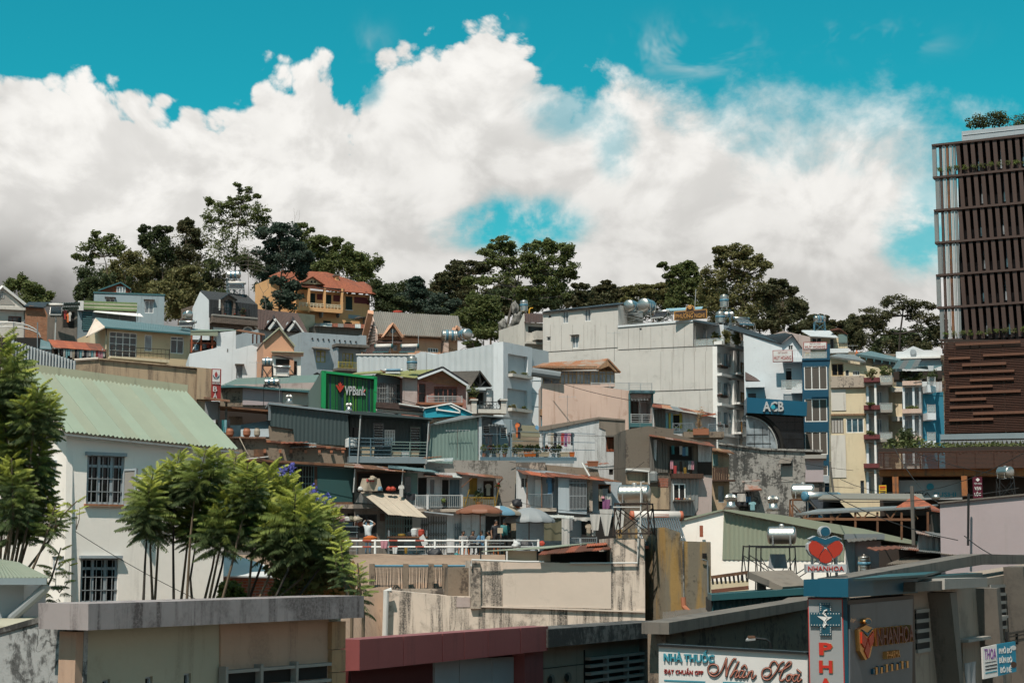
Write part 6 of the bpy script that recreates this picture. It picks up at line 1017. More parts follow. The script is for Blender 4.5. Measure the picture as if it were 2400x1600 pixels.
tag(M().lathe(f.p(805,712,1),[(.16,0),(.12,.3),(.02,.55)],8).done('finial','cloth_orange'),'orange roof finial by the teal canopy','finial')
# ---- dark tower (A6)
at_view('A6');f=FP(450,800,172,-26);t=thing('tower','dark high rise clad in brown vertical fins','tower',f.p(700,2400,-8));vs=[352,592,836,1076,1316,1556,1808]
zs=[f.at(452,v)[1]for v in vs];xr=9.2;z_lo=zs[-1];wall('core',f.off(-1.1),[(452,1850),(452,352),(1300,250),(1300,1850)],14,'tower_core',t,drop=True)
pitch=.745;n=int(xr/pitch)+4
for j in range(6):
    z1,z0=zs[j],zs[j+1];M().box(f,-.2,xr+3,z1-.22,z1,-1.0,.12).done('floor_band','fin',t);off=.22 if j%2 else 0
    for i in range(n):
        x=.15+off+i*pitch;M().hexa([f.W(x,z0,-.1),f.W(x+.40,z0,-.1),f.W(x+.40,z0,-.5),f.W(x,z0,-.5)],[f.W(x-.12,z1-.22,-.02),f.W(x+.28,z1-.22,-.02),f.W(x+.28,z1-.22,-.42),f.W(x-.12,z1-.22,-.42)]).done('fin','fin',t)
        if i%3==2 and i<12:M().box(f,x+.42,x+.72,z0+.4,z1-1.0,-1.08,-1.02).done('window_pane','glass_pale' if(i+j)%2 else 'glass_blue',t)
    ex=.9 if j%2==0 else-.05
    for i,(x,m_)in enumerate([(-2.2-ex*.25,'light_metal'),(-1.7,'rust_brown'),(-1.35,'light_metal'),(-1.0,'fin'),(-.65,'light_metal'),(-.3,'light_metal')]):M().box(f,x,x+(.42 if i==0 else .26),z0+.05,z1-.2,-.35,-.1).done('end_fin',['zinc','fin','light_metal','rust_brown','light_metal','zinc'][i],t)
    M().box(f,-2.4,.1,z1-.2,z1,-.9,.1).done('end_band','fin',t)
M().box(f,-2.3,.1,zs[-1],zs[-1]+.15,-.9,.1).done('end_band','fin',t)
pr=f.off(-1.5);M().pb(pr,482,232,1300,330,-.3,0).done('parapet','grey_blue',t);M().pb(pr.off(.06),490,258,1300,262,-.1,0).done('parapet_joint','white_metal',t)
pr=f.off(-.2)
for j,(v,u0)in enumerate(((575,380),(1790,700-700))):
    for i in range(14):c=f.W(-1.6+i*.85,zs[1 if j==0 else 6]+.35,.12);shrub('trailing plants on the %s tower ledge, clump %s'%(('upper','lower')[j],ORDN[i]),c,.9,.8,'leaf_mid' if i%3 else 'leaf_bright',.15,90,name='ledge_plants',group='plants on the tower ledges')
at_view('A6');f2=f.off(-3)
for i,(u,r)in enumerate(((620,60),(760,55),(930,70))):shrub('dark roof garden tree on the tower, %s'%['left','middle','right'][i],f2.p(u,250),r*.0137*4.2,1.7+.5*(i%2),'leaf_dark',.3,420,name='roof_tree',cat='tree',stems=8)
at_view('A7');f=FP(700,700,166,-22);t2=thing('louvred_block','lower tower block wrapped in brown timber louvres','tower block',f.p(900,1100,-6));wall('core',f.off(-.5),[(655,1010),(665,300),(1500,300),(1500,1010)],12,'dark_brown',t2)
z0,z1=f.at(700,985)[1],f.at(700,315)[1];xa,xb=f.at(645,650)[0],f.at(1400,650)[0];n=56
for i in range(n):z=z0+(z1-z0)*i/n;M().box(f,xa+random.uniform(0,.35),xb,z,z+(z1-z0)/n*.52,-.12,0).done('slat','louvre',t2)
for u in(690,745,860,930,1100):pbox('upright',f,u,315,u+12,985,-.4,-.16,'wood_grey',t2)
for u0,u1,v in((752,1230,340),(955,1260,420),(800,1125,490),(705,1185,548),(858,1180,600),(705,1025,652),(750,1232,695),(710,978,744),(710,1030,800),(880,1260,845),(705,1030,892),(700,860,440)):
    x0,x1=f.at(u0,v)[0],f.at(u1,v)[0];z=f.at(700,v+(u0-700)*.03)[1];M().box(f,x0,x1,z-.12,z+.12,0,.2).done('plank','plank',t2)
for i in range(5):M().pb(f,650+(i%2)*60,365+i*130,690+(i%2)*50,400+i*130,-.45,-.2).done('pale_panel','grey_umbrella',t2)
f=FP(800,1180,128,-15);t=thing('podium','orange stained podium behind a slatted timber screen','building',f.p(800,1480,-5));wall('back_wall',f.off(-2),[(190,1470),(190,1245),(1400,1245),(1400,1470)],6,'dark_brown',t);ppoly('lintel',f,[(190,1252),(1400,1240),(1400,1300),(190,1300)],-1.5,0,'orange_plaster',t)
for u in(288,795):pbox('pillar',f,u,1296,u+44,1450,-.8,.05,'orange_plaster',t)
z0,z1=f.at(700,1248)[1],f.at(700,1115)[1];xa,xb=f.at(180,1180)[0],f.at(1400,1180)[0]
for i in range(14):z=z0+(z1-z0)*i/14;M().box(f,xa+random.uniform(0,.1),xb,z,z+(z1-z0)/14*.62,.3,.38).done('slat','louvre',t)
for i in range(9):M().box(f,xa+(xb-xa)*(i+.3)/9,xa+(xb-xa)*(i+.3)/9+.1,z0,z1,.2,.29).done('upright','wood_brown',t)
pbox('planter',f,185,1090,1400,1118,-2,.25,'dark_brown',t);pbox('canopy_beam',f.off(-2),640,990,1400,1030,-3,.3,'blue_grey_metal',t)
V=[];F_=[]
for i in range(46):leaf_ball(V,F_,f.p(250+i*24,1095-(40 if 4<i<11 else 0)*random.random(),-.6),.55,.6,.42,46,.16)
t3=mesh('hedge',V,F_,'leaf_mid');tag(t3,'long ragged hedge along the top of the timber screen','hedge')
shrub('rounded dark tree at the left end of the podium hedge',f.p(400,1080,-1.4),2.2,1.8,'leaf_dark',.2,900,name='roof_tree',cat='tree',stems=11);shrub('lower bush left of the rounded podium tree',f.p(290,1090,-1),1.2,.9,'leaf_dark',.18,400)
x0,x1,z0,z1=f.rect(632,1028,1300,1050)
for i in range(20):a=x0+(x1-x0)*i/20;M().hexa([f.W(a,z1,-1.7),f.W(a+(x1-x0)/20,z1,-1.7),f.W(a+(x1-x0)/40,z0-.2,-1.7)],[f.W(a,z1,-1.74),f.W(a+(x1-x0)/20,z1,-1.74),f.W(a+(x1-x0)/40,z0-.2,-1.74)]).done('awning_scallop','tarp_grey',t)
f2=f.off(-.9);t3=thing('restaurant_sign','pale restaurant banner with a teal disc under the podium','sign',f2.p(560,1470));pbox('board',f2,335,1330,800,1475,-.1,0,'sign_grey',t3);M().lathe(f2.p(565,1380,.02),[(.27,0),(.27,.04)],24,f2.n).done('disc','print_teal',t3);text('FUJIYA',f2,378,1420,565,1455,.01,'dark',t3,.01,bold=.02);text('SUSHI',f2,590,1420,755,1455,.01,'print_teal',t3,.01,bold=.02)
f2=f.off(1.2);t3=thing('shop_sign','maroon vertical sign with white lettering beside the podium','sign',f2.p(912,1465));pbox('board',f2,878,1308,948,1464,-.15,0,'sign_maroon',t3);ppoly('diamond',f2,[(914,1314),(930,1328),(914,1342),(898,1328)],0,.03,'sign_white',t3);text('TIỆM VÀNG',f2,886,1346,942,1366,.02,'sign_white',t3,.01);text('VẠN',f2,890,1378,938,1410,.02,'sign_white',t3,.01,bold=.02);text('LỘC',f2,890,1416,938,1452,.02,'sign_white',t3,.01,bold=.02)
f2=f.off(2.5);t3=thing('notice_board','small yellow notice with red lettering at the corner block','sign',f2.p(215,1435));pbox('board',f2,188,1368,243,1435,-.1,0,'sign_yellow',t3);pbox('print_band',f2,194,1376,238,1386,0,.02,'sign_red',t3);pbox('print_band',f2,196,1392,236,1397,0,.02,'sign_red',t3);pbox('print_band',f2,196,1410,238,1416,0,.02,'dark',t3);pbox('print_band',f2,198,1422,236,1430,0,.02,'dark',t3)
tank(f.p(1115,1275,6),.9,.42,(.5,-.85,.0),'round ended steel tank beside the maroon sign');stand(f.p(1115,1318,6),1.0,.8,1.6,'dark lattice stand under the round ended tank',mat='dark_metal')
tag(M().lathe(f.p(608,1475,5),[(.1,0),(.28,.05),(.3,.2),(.22,.36),(.05,.4)],16).done('steel_dome','steel',None,True),'small steel dome above the red pyramid roof','tank')
SHK=1.0
# ================================================================== the crowded row in the middle
def crate(f,u0,v0,u1,v1,o,dp,mat,label,name='storage_box',lid=None,group=None):
    x0,x1,z0,z1=f.rect(u0,v0,u1,v1);h=z1-z0;w=(x1-x0)*.06;t=thing(name,label,name.replace('_',' '),f.W((x0+x1)/2,z0,o),group);b=[f.W(x0+w,z0,o+dp-w),f.W(x1-w,z0,o+dp-w),f.W(x1-w,z0,o+w),f.W(x0+w,z0,o+w)]
    M().hexa(b,[f.W(x0,z0+h*.8,o+dp),f.W(x1,z0+h*.8,o+dp),f.W(x1,z0+h*.8,o),f.W(x0,z0+h*.8,o)]).done('body',mat,t);M().box(f,x0-.015,x1+.015,z0+h*.8,z1,o-.015,o+dp+.015).done('lid',lid or mat,t);return t
def bag(f,u,v,r,o,mat,label,name='sack',k=1.0):
    bm=bmesh.new();bmesh.ops.create_icosphere(bm,subdivisions=3,radius=1);c=f.p(u,v,o);sd=random.random()*50
    for q in bm.verts:n=1+.35*noise.noise(q.co*1.6+V3((sd,0,0)))+.15*noise.noise(q.co*4+V3((sd,0,0)));q.co=c+V3((q.co.x*r,q.co.y*r,max(-.55,q.co.z)*r*k))*n
    o_=tag(mesh(name,[tuple(q.co)for q in bm.verts],[tuple(x.index for x in p.verts)for p in bm.faces],mat,None,True),label,name.replace('_',' '));bm.free();return o_
def gate(f,u0,v0,u1,v1,parent,mat,o=.03):
    """folding lattice shutter: upright bars with crossed links"""
    x0,x1,z0,z1=f.rect(u0,v0,u1,v1);M().box(f,x0,x1,z0,z1,o-.08,o-.05).done('gate_back','dark',parent);n=max(4,int((x1-x0)/.13))
    for i in range(n+1):x=x0+(x1-x0)*i/n;M().box(f,x-.018,x+.018,z0,z1,o,o+.03).done('gate_bar',mat,parent)
    m=M()
    for zc in(.18,.5,.82):
        zz=z0+(z1-z0)*zc
        for i in range(n):a,b=x0+(x1-x0)*i/n,x0+(x1-x0)*(i+1)/n;m.beam(f.W(a,zz-.1,o+.035),f.W(b,zz+.1,o+.035),.018);m.beam(f.W(a,zz+.1,o+.04),f.W(b,zz-.1,o+.04),.018)
    m.done('gate_lattice',mat,parent)['kind']='stuff'
GR=dict(frame='white_paint',cols=1,pane='glass_black',grille='sage_metal')
at_view('B1')
f=FP(1330,250,107,10);t=house('bank_shed','green sheet side of the bank board with a gable truss',f,[(960,420),(960,220),(1075,40),(1110,40),(1110,420)],1.5,'green_wall_metal');t=thing('bank_sign','big green framed bank board with striped slats and white letters','sign',f.p(1330,420))
fs=f.off(.4)
for r in([(1070,38),(1112,38),(1106,400),(1068,372)],[(1552,98),(1580,96),(1570,420),(1550,420)],[(1070,36),(1580,94),(1580,118),(1100,60)]):ppoly('frame',fs,r,-1.2,.35,'vp_green',t)
for i in range(36):u=1110+i*12.4;ppoly('slat',fs,[(u,52+i*1.55),(u+9,53+i*1.55),(u+9,395+i*.8),(u,395+i*.8)],-.1,random.uniform(0,.06),random.choice(['stripe_green','stripe_green','stripe_dark','stripe_dark','stripe_lime','stripe_blue']),t)
pbox('backing',fs,1100,70,1560,400,-.25,-.12,'stripe_dark',t);text('VPBank',fs,1285,178,1476,262,.12,'letter_grey',t,.05,bold=.015)
for q in([(1240,236),(1214,195),(1200,165),(1222,172),(1240,205)],[(1240,236),(1268,198),(1282,172),(1256,172),(1240,205)],[(1240,205),(1222,150),(1236,158),(1242,136),(1250,158),(1262,150)]):ppoly('petal',fs,q,.1,.2,'heart_red',t)
ppoly('letter_accent',fs,[(1452,232),(1474,206),(1476,214),(1462,236)],.13,.2,'heart_red',t)
f=FP(600,150,118,6);t=house('sage_roof_hall','long hall with a sage green sheet roof behind the bank board',f,[(150,300),(150,165),(1040,140),(960,300)],5,'pink_pale');M().sheet(f.p(140,172,.4),f.p(960,216,.4),f.p(1050,72,-5),f.p(300,105,-5),40,.04).done('roof','sage_metal',t);ppoly('ridge_cap',f,[(140,142),(1050,70),(1050,82),(140,155)],-4.6,-4.2,'green_trim',t)
f=FP(650,280,110,8);t=house('low_block','low dirty block with a white panel beside the bank board',f,[(140,420),(140,195),(345,190),(720,235),(950,238),(950,420)],3,'mold_brown');pbox('white_panel',f,348,192,712,350,0,.08,'pink_wall',t);pbox('beige_panel',f,715,232,950,350,0,.06,'beige_clean',t);ppoly('roof_edge',f,[(140,180),(350,176),(960,226),(960,240),(350,192),(140,196)],-2,.5,'teal_trim',t);M().sheet(f.p(150,190,0),f.p(280,180,0),f.p(260,165,-2),f.p(200,165,-2),8,.04).done('roof','teal_roof',t)
f=FP(100,300,95,10);t=thing('shack','rickety shack with a rusty sheet roof behind the green roof','shack',f.p(100,620));roof_sheets(f.p(-10,290,.8),f.p(235,325,.8),f.p(230,305,-1.5),f.p(-10,275,-1.5),4,6,.03,'rust_brown',t);pbox('tarp',f,0,300,130,470,-1,-.9,'tarp_grey',t);pbox('back',f,100,330,600,640,-2.5,-2.2,'dark_brown',t);pbox('back_block',f,220,430,350,540,-2,-1.6,'mold_brown',t)
for u in(185,118):pbox('post',f,u,320,u+20,640,-.2,0,'wood_grey',t)
ppoly('roof_strip',f,[(130,358),(590,395),(590,412),(130,372)],-1.6,.2,'rust_brown',t);M().sheet(f.p(330,640,.4),f.p(330,530,-1),f.p(590,490,-1),f.p(590,640,.4),10,.05).done('sheet','blue_grey_metal',t);pbox('pale_sheet',f,225,525,330,640,-.8,-.6,'pale_blue',t)
f2=f.off(1)
for i,(u,m_)in enumerate(((130,'cloth_dark'),(150,'cloth_teal'),(178,'cloth_cyan'),(208,'cloth_dark'))):cloth(f2,u,485,u+24,600,0,m_,'garment hanging at the shack above the green roof, %s'%['leftmost dark','teal','cyan','rightmost dark'][i],taper=-.2)
f=FP(1330,600,96,12);t=thing('green_metal_house','dark green corrugated house with a railed front gallery','house',f.p(1100,900));ribwall('side_wall',f,[(590,540),(590,340),(1330,430),(1330,725),(820,690),(815,570)],4,'dark_green_metal',t,.22,.03,drop=False)
wall('lower_wall',f.off(-.12),[(592,720),(592,535),(825,565),(825,700)],3.5,'mold_brown',t);ppoly('gutter',f,[(585,325),(1395,420),(1395,437),(585,345)],-4,.25,'blue_grey_metal',t);pbox('side_post',f,584,330,606,490,-.2,.06,'grey_metal',t)
g=f.off(-1.1);ribwall('front_wall',g,[(1330,880),(1330,430),(2050,480),(2040,890)],3,'dark_green_metal',t,.25,.03);ppoly('roof_slab',f,[(1330,415),(1420,415),(2080,478),(2075,492),(1330,440)],-3,.7,'dark_green_metal',t)
for r,m_ in(((1545,515,1640,745),'grey_metal'),((1882,545,1980,780),'sage_metal')):
    window(g,r,t,m_,1,1,'glass_black',o=.05,name='door')
    for j in range(9):pbox('slat',g,r[0]+8,r[1]+14+j*23,r[2]-8,r[1]+20+j*23,.1,.13,'light_metal',t)
window(g,(1650,578,1745,718),t,'white_paint',4,4,'curtain',o=.05);pbox('window_bars',g,1335,555,1415,680,.04,.08,'glass_black',t);pbox('floor',f,1315,825,2040,885,-1.5,.5,'blue_grey_metal',t)
M().tube([f.p(1432,430,.55),f.p(1405,885,.55)],.045,6).done('post','light_metal',t);M().tube([f.p(2058,500,.55),f.p(2032,930,.55)],.045,6).done('post','light_metal',t)
rail(f,1320,655,1705,840,t,'blue_metal',5,.45,bars='h');rail(f,1705,690,2040,870,t,'sage_metal',6,.45,bars='h')
for i,(a,b,m_)in enumerate(((1720,1795,'styrofoam'),(1800,1870,'plastic_white'),(1885,1960,'styrofoam'),(1430,1550,'styrofoam'))):crate(f,a,770-(30 if i==3 else 0),b,862-(20 if i==3 else 0),.0,.35,m_,['left tan box on the green gallery','white box on the green gallery','right tan box on the green gallery','wide leaning board box on the green gallery'][i])
tag(M().lathe(f.p(1345,745,.1),[(.05,0),(.35,.05),(.35,.5),(.1,.6)],12).done('drum','plastic_white'),'white drum at the left end of the green gallery','drum')
for u,v,l in((775,330,'left'),(1325,405,'right')):vent(f.p(u,v,-1.5),.17,'%s steel roof vent on the dark green house'%l)
tag(M().tube([f.p(540,385,.3),f.p(542,190,.3)],.02,5).done('antenna_mast','dark_metal'),'thin rusty mast left of the bank board','mast')
f=FP(800,800,91,8);t=house('old_wall_house','crumbling brown walled house edged with broken tiles',f,[(210,900),(210,650),(560,655),(1290,740),(1300,900)],3,'mold_brown');
for i in range(16):u=560+i*46;pbox('tile',f,u,672+i*4.8,u+44,690+i*4.8+random.uniform(-4,4),-.5,.15,'rust' if i%3 else 'terracotta',t)
M().sheet(f.p(780,742,.4),f.p(1025,735,.4),f.p(1025,700,-.4),f.p(790,690,-.4),8,.03).done('loose_sheet','zinc',t);roof_sheets(f.p(210,650,.3),f.p(560,660,.3),f.p(560,645,-2),f.p(230,640,-2),4,5,.03,'rust_brown',t);pbox('arched_patch',f,450,755,560,850,0,.08,'rust_brown',t)
for u in(540,680,780,915,1040,1150,1255):pbox('tile_bracket',f,u,755+(u-540)*.02,u+24,790,.1,.3,'terracotta',t)
for i,(u,r)in enumerate(((230,.2),(385,.2),(480,.16))):tag(M().lathe(f.p(u,640,-.2),[(r*.6,0),(r,.1),(r*1.05,.3),(r*.8,.42),(r*.85,.46)],14).done('clay_pot','terracotta' if i<2 else 'cloth_beige'),['left clay pot on the brown roof','middle clay pot on the brown roof','grey pot on the brown roof'][i],'pot')
tag(M().tube([f.p(370,845,.8),f.p(585,822,.8)],.025,5).done('pole','light_metal'),'white pole lying across the old wall','pole');tag(M().tube([f.p(320,650,.3),f.p(370,750,.5),f.p(415,830,.5)],.03,5).done('hose','cloth_beige'),'pale hose hanging on the old wall','hose')
f=FP(1200,1000,89,5);t=house('screened_shop','shop front with barred window and a dark green roller screen',f,[(200,1560),(200,850),(660,870),(1375,915),(1375,1560)],4,'concrete',[(690,895,1005,1130,dict(frame='teal_trim',cols=1,pane='dark',grille='gate_green')),(1310,1340,1580-210,1560,dict(frame='dark_brown',cols=1,pane='dark'))]);
ppoly('roller_screen',f,[(1035,905),(1368,925),(1355,1250),(1035,1235)],.15,.22,'screen_green',t);pbox('screen_rail',f,1030,1240,1360,1262,.1,.3,'rust_brown',t);ppoly('roof_edge',f,[(340,845),(1380,900),(1380,925),(340,862)],-1,.6,'rust_brown',t);pbox('pier',f,1008,900,1032,1240,0,.2,'wood_brown',t);pbox('lintel',f,1150,1262,1400,1300,0,.5,'mold_beige',t)
f=FP(1600,1100,88.5,3);t=house('awning_house','cluttered open upper room above a leaning cream awning',f,[(1375,1580),(1375,910),(1830,950),(1830,1580)],4,'concrete',[(1395,960,1820,1150,dict(frame='wood_brown',cols=1,pane='dark')),(1310+80,1350,1580,1570,dict(frame='dark_metal',cols=2,pane='dark'))],rev=.9)
roof_sheets(f.p(1280,915,1.2),f.p(1850,965,1.2),f.p(1690,925,-2),f.p(1290,880,-2),6,6,.03,['rust_zinc','rust_brown','zinc_brown'],t)
for u in(1380,1820):M().beam(f.p(u,935,.9),f.p(u-15,1150,.9),.06).done('post','light_metal',t)
a,b,c,d=f.p(1690,1355,2.4),f.p(2045,1385,2.4),f.p(1795,1170,.5),f.p(1430,1145,.5);roof_sheets(a,b,c,d,6,4,.025,'awning_cream',t,'awning_sheet');M().slab([f.p(1385,1240,.4),f.p(1430,1150,.5),f.p(1600,1265,.8),f.p(1580,1260,.5)],.03).done('side_sheet','zinc',t);pbox('ledge',f,1370,1262,1630,1300,0,.6,'concrete',t)
gate(f,1665,1350,1905,1570,t,'gate_green');pbox('meter_box',f,1610,1345,1650,1410,0,.15,'wood_brown',t);pbox('side_pier',f,1905,1380,1985,1570,0,.1,'concrete_pale',t)
cloth(f,1450,1030,1610,1145,.95,'cloth_beige','big beige coat hung in the open upper room',taper=-.4,wav=.1);bag(f,1540,1025,.2,1,'cloth_beige','bundled beige sack above the coat','bundle',.7);cloth(f,1490,1035,1560,1060,1.0,'cloth_red','red cloth over the beige coat');garment(f,1780,1090,1835,1200,1.1,'cloth_white','white shirt at the right of the open upper room')
for i,(u,m_)in enumerate(((1430,'plastic_white'),(1610,'plastic_blue'),(1690,'plastic_red'),(1730,'plastic_red'))):bag(f,u,1120,.13,1.0,m_,['white basin','blue bundle','red bundle','second red bundle'][i]+' on the sill of the open upper room','bundle')
at_view('B2');f=FP(900,800,89,2);t=house('balcony_row','two storey row with small railed balconies over shuttered shops',f,[(570,1390),(570,640),(1105,660),(1105,1390)],4,'dingy_white',[(580,690,640,840,dict(frame='grey_metal',cols=1,rows=2,pane='glass')),(705,700,785,860,dict(frame='dark_brown',cols=1,pane='dark')),(815,720,855,850,dict(frame='blue_metal',cols=1,pane='glass')),(925,720,985,990,dict(frame='dark',cols=1,pane='dark'))]);pbox('teal_wall',f,575,660,700,860,0,.04,'teal_plaster',t);window(f,(580,690,640,840),t,'grey_metal',1,2,'glass',o=.05)
roof_sheets(f.p(430,610,.9),f.p(900,660,1.2),f.p(800,625,-1.5),f.p(430,590,-1.5),4,8,.03,'teal_roof',t);roof_sheets(f.p(770,685,1.1),f.p(1110,705,1.1),f.p(1110,680,-.3),f.p(750,665,-.3),4,6,.03,['rust','blue_zinc','rust_zinc'],t);pbox('blue_door',f,995,720,1085,985,0,.06,'door_blue',t);pbox('slab',f,600,990,1500,1020,-.5,.9,'mold_beige',t)
for a,b in((685,785),(805,1100)):rail(f,a,865,b,985,t,'light_metal',int((b-a)/17),.8)
for u in(795,1108):pbox('balcony_pier',f,u-10,865,u+10,998,.65,.95,'dingy_white',t)
cloth(f,580,855,680,915,.9,'cloth_dark','dark cloth over the balcony rail');bag(f,940,915,.12,.9,'leaf_bright','green bag on the balcony rail','bag')
gate(f,800,1055,965,1385,t,'gate_brown');gate(f,1045,1120,1260,1385,t,'gate_blue');pbox('pier',f,968,1040,1040,1390,0,.15,'dingy_white',t);pbox('pier',f,1265,1130,1320,1390,0,.15,'dingy_white',t);pbox('pier',f,655,1090,730,1390,0,.12,'concrete_pale',t);gate(f,730,1080,800,1385,t,'gate_brown')
f=f.off(.1);f2=f;t=house('mustard_balcony_house','upper flat with a mustard shutter and yellow balcony rail',f,[(1105,1390),(1105,660),(1420,690),(1420,1390)],4,'dingy_white',[(1305,730,1400,900,dict(frame='wood_brown',cols=1,pane='dark_brown'))]);pbox('shutter',f,1175,705,1248,855,0,.08,'mustard',t);roof_sheets(f.p(1105,670,1.0),f.p(1490,715,1.0),f.p(1480,690,-.2),f.p(1050,650,-.2),5,5,.03,['rust','rust_brown','rust_zinc'],t);rail(f,1120,885,1405,1000,t,'mustard',18,.8)
for a,b in(((1105,790),(1205,700)),((1405,790),(1480,715)),((1130,985),(1175,810)),((1410,990),(1450,780))):M().beam(f.p(*a,.8),f.p(*b,.9),.05).done('brace','rust_brown' if a[1]<800 else 'mustard',t)
pbox('dark_shop',f,1325,1025,1560,1390,0,.06,'dark',t);pot_plant('spiky palm pot on the mustard balcony',f.p(1265,985,.4),.16,.3,'leaf_dark',k=1.6);garment(f,1320,760,1378,870,.3,'cloth_beige','patterned shirt hung on the mustard balcony');pot_plant('hanging flower pot by the mustard balcony post',f.p(1443,800,.9),.07,.08,'leaf_mid','flower_red')
t=house('grey_party_wall','patchy grey party wall standing behind the mustard balcony',f.off(-1.2),[(760,700),(760,590),(800,560),(1020,575),(1030,540),(1605,545),(1590,1000),(1400,1000),(1400,700)],1.5,'patchy_grey',cat='wall',drop=False);roof_sheets(f.p(790,560,-1),f.p(1020,550,-1),f.p(1030,520,-2.5),f.p(790,540,-2.5),3,6,.03,'blue_zinc',t)
for i,(u,m_,r)in enumerate(((1585,'cloth_beige',.2),(1615,'cloth_dark',.28),(1620,'cloth_orange',.12))):bag(f,u,(965,940,978)[i],r,.7,m_,['tan','black','orange'][i]+' rag heap on the ledge beside the mustard balcony','rag_heap')
pbox('ledge',f,1420,985,1640,1005,-.8,.8,'mold_beige',t)
f=FP(1280,400,97,4);t=thing('sage_shed','pale green corrugated shed beside the roof terrace','shed',f.p(1050,560));ribwall('wall',f,[(790,560),(815,205),(1265,135),(1265,560)],4,'sage_metal',t,.2,.03);M().slab([f.p(800,212,.3),f.p(1300,125,.4),f.p(1640,155,-2.5),f.p(1100,130,-3)],.08).done('roof','zinc',t);pbox('corner_post',f,1262,135,1290,545,-.1,.1,'white_metal',t)
g=f.off(-1.2);wall('front',g,[(1285,560),(1290,150),(1570,165),(1570,560)],3,'blue_grey_metal',t,[(1385,220,1450,520),(1300,225,1365,330),(1460,240,1520,340)],drop=False);window(g,(1300,225,1365,330),t,'white_paint',1,5,'glass_black');window(g,(1460,240,1520,340),t,'white_paint',1,5,'glass_black');M().slab([g.p(1375,155,.1),g.p(1480,165,.1),g.p(1500,215,.7),g.p(1385,205,.7)],.04).done('awning_window','glass_pale',t)
tag(M().tube([f.p(1065,520,.4),f.p(1070,230,.4)],.018,5).done('antenna_mast','wood_grey'),'antenna mast before the pale green shed','mast')
ta=M()
for i in range(8):ta.tube([f.p(965+i*30,262+(i%2)*6,.2),f.p(965+i*30,276+(i%2)*6,.6)],.012,4)
ta.tube([f.p(960,270,.4),f.p(1180,264,.4)],.015,4);tag(ta.done('antenna','light_metal'),'comb shaped television antenna before the pale green shed','antenna')
t=thing('roof_terrace','caged roof terrace crowded with pots and washing','terrace',f.p(1600,560));M().slab([f.p(1260,545,.8),f.p(2140,545,.8),f.p(2100,500,-2),f.p(1290,515,-2)],.15).done('deck','blue_grey_metal',t);pbox('deck_edge',f,1270,520,2150,552,.6,.75,'blue_metal',t)
for u,v in((1555,170),(1862,275),(2130,300),(1290,440)):M().beam(f.p(u,v,.7),f.p(u,545,.7),.05).done('post','blue_metal',t)
for a,b in(((1560,275),(2330,300)),((1290,425),(2330,450)),((1560,365),(2330,380)),((1290,300),(1560,300))):M().beam(f.p(*a,.7),f.p(*b,.7),.03).done('rail','blue_metal',t)
m=M()
for i in range(44):m.beam(f.p(1290+i*20,430,.68),f.p(1310+i*20,520,.68),.008);m.beam(f.p(1310+i*20,430,.68),f.p(1290+i*20,520,.68),.008)
m.done('mesh_panel','grey_metal',t);M().slab([f.p(1600,215,.2),f.p(1800,225,.2),f.p(1830,330,.9),f.p(1660,320,.9)],.02).done('shade_cloth','cloth_olive',t);M().slab([f.p(1790,218,.2),f.p(1815,232,.2),f.p(1810,270,.5),f.p(1780,245,.4)],.02).done('shade_cloth','cloth_blue',t)
for i,(u,m_)in enumerate(((1310,'cloth_dark'),(1345,'cloth_dark'),(1520,'cloth_dark'),(1590,'cloth_orange'),(1605,'cloth_dark'),(1830,'cloth_grey'),(1880,'cloth_white'),(1905,'cloth_beige'),(1935,'cloth_dark'),(1970,'cloth_grey'),(2000,'cloth_red'),(2030,'cloth_purple'),(2060,'cloth_pink'),(2090,'cloth_dark'))):garment(f,u,295-(90 if 1580<u<1610 else 0),u+42,400-(60 if 1580<u<1610 else 0)+12*(i%3),.6,m_,'%s garment %s on the caged terrace'%(m_[6:],ORDN[i]),group='washing on the caged terrace')
for i,u in enumerate((1310,1370,1440,1500,1600,1650,1700,1745,1800,1880,1950,2000)):pot_plant('potted plant on the caged terrace, %s'%ORDN[i],f.p(u,520,.2),.13,.22,['leaf_mid','leaf_olive','leaf_bright'][i%3],'flower_red' if i%4==1 else None,'pots on the caged terrace',['terracotta','plastic_white','styrofoam'][i%3],1.5)
for i,(a,b,m_)in enumerate(((1670,1780,'plastic_orange'),(1800,1900,'styrofoam'),(2000,2080,'styrofoam'),(2085,2130,'plastic_orange'))):crate(f,a,475,b,515,.5,.3,m_,['long orange','long cream','second cream','small orange'][i]+' planter box on the caged terrace','planter_box')
at_view('B3');f=FP(900,850,89,-1);t=house('blue_grey_house','blue grey house with tall window bars and rusty eaves',f,[(430,1390),(430,600),(1180,700),(1400,740),(1400,1390)],4,'grey_blue',[(475,700,540,795,dict(cols=2,pane='glass')),(1185,760,1300,1000,dict(frame='rust_brown',cols=1,pane='dark'))]);wall('white_bay',f.off(.05),[(432,1000),(432,640),(665,690),(665,1000)],.3,'dingy_white',t,[(475,700,540,795)],drop=False);pbox('white_door',f,605,720,660,880,.05,.1,'white_paint',t);ppoly('bay',f,[(815,705),(1075,715),(1075,1040),(815,1025)],0,.7,'grey_blue',t);g=f.off(.7);pbox('window_back',g,920,715,1075,995,0,.03,'glass_black',t)
x0,x1,z0,z1=g.rect(920,715,1075,995)
for i in range(13):x=x0+(x1-x0)*i/12;M().box(g,x-.014,x+.014,z0,z1,.03,.06).done('bar','grey_umbrella',t)
for z in(z0+.04,z0+(z1-z0)*.45,z0+(z1-z0)*.88,z1-.03):M().box(g,x0,x1,z-.02,z+.02,.035,.065).done('bar','grey_umbrella',t)
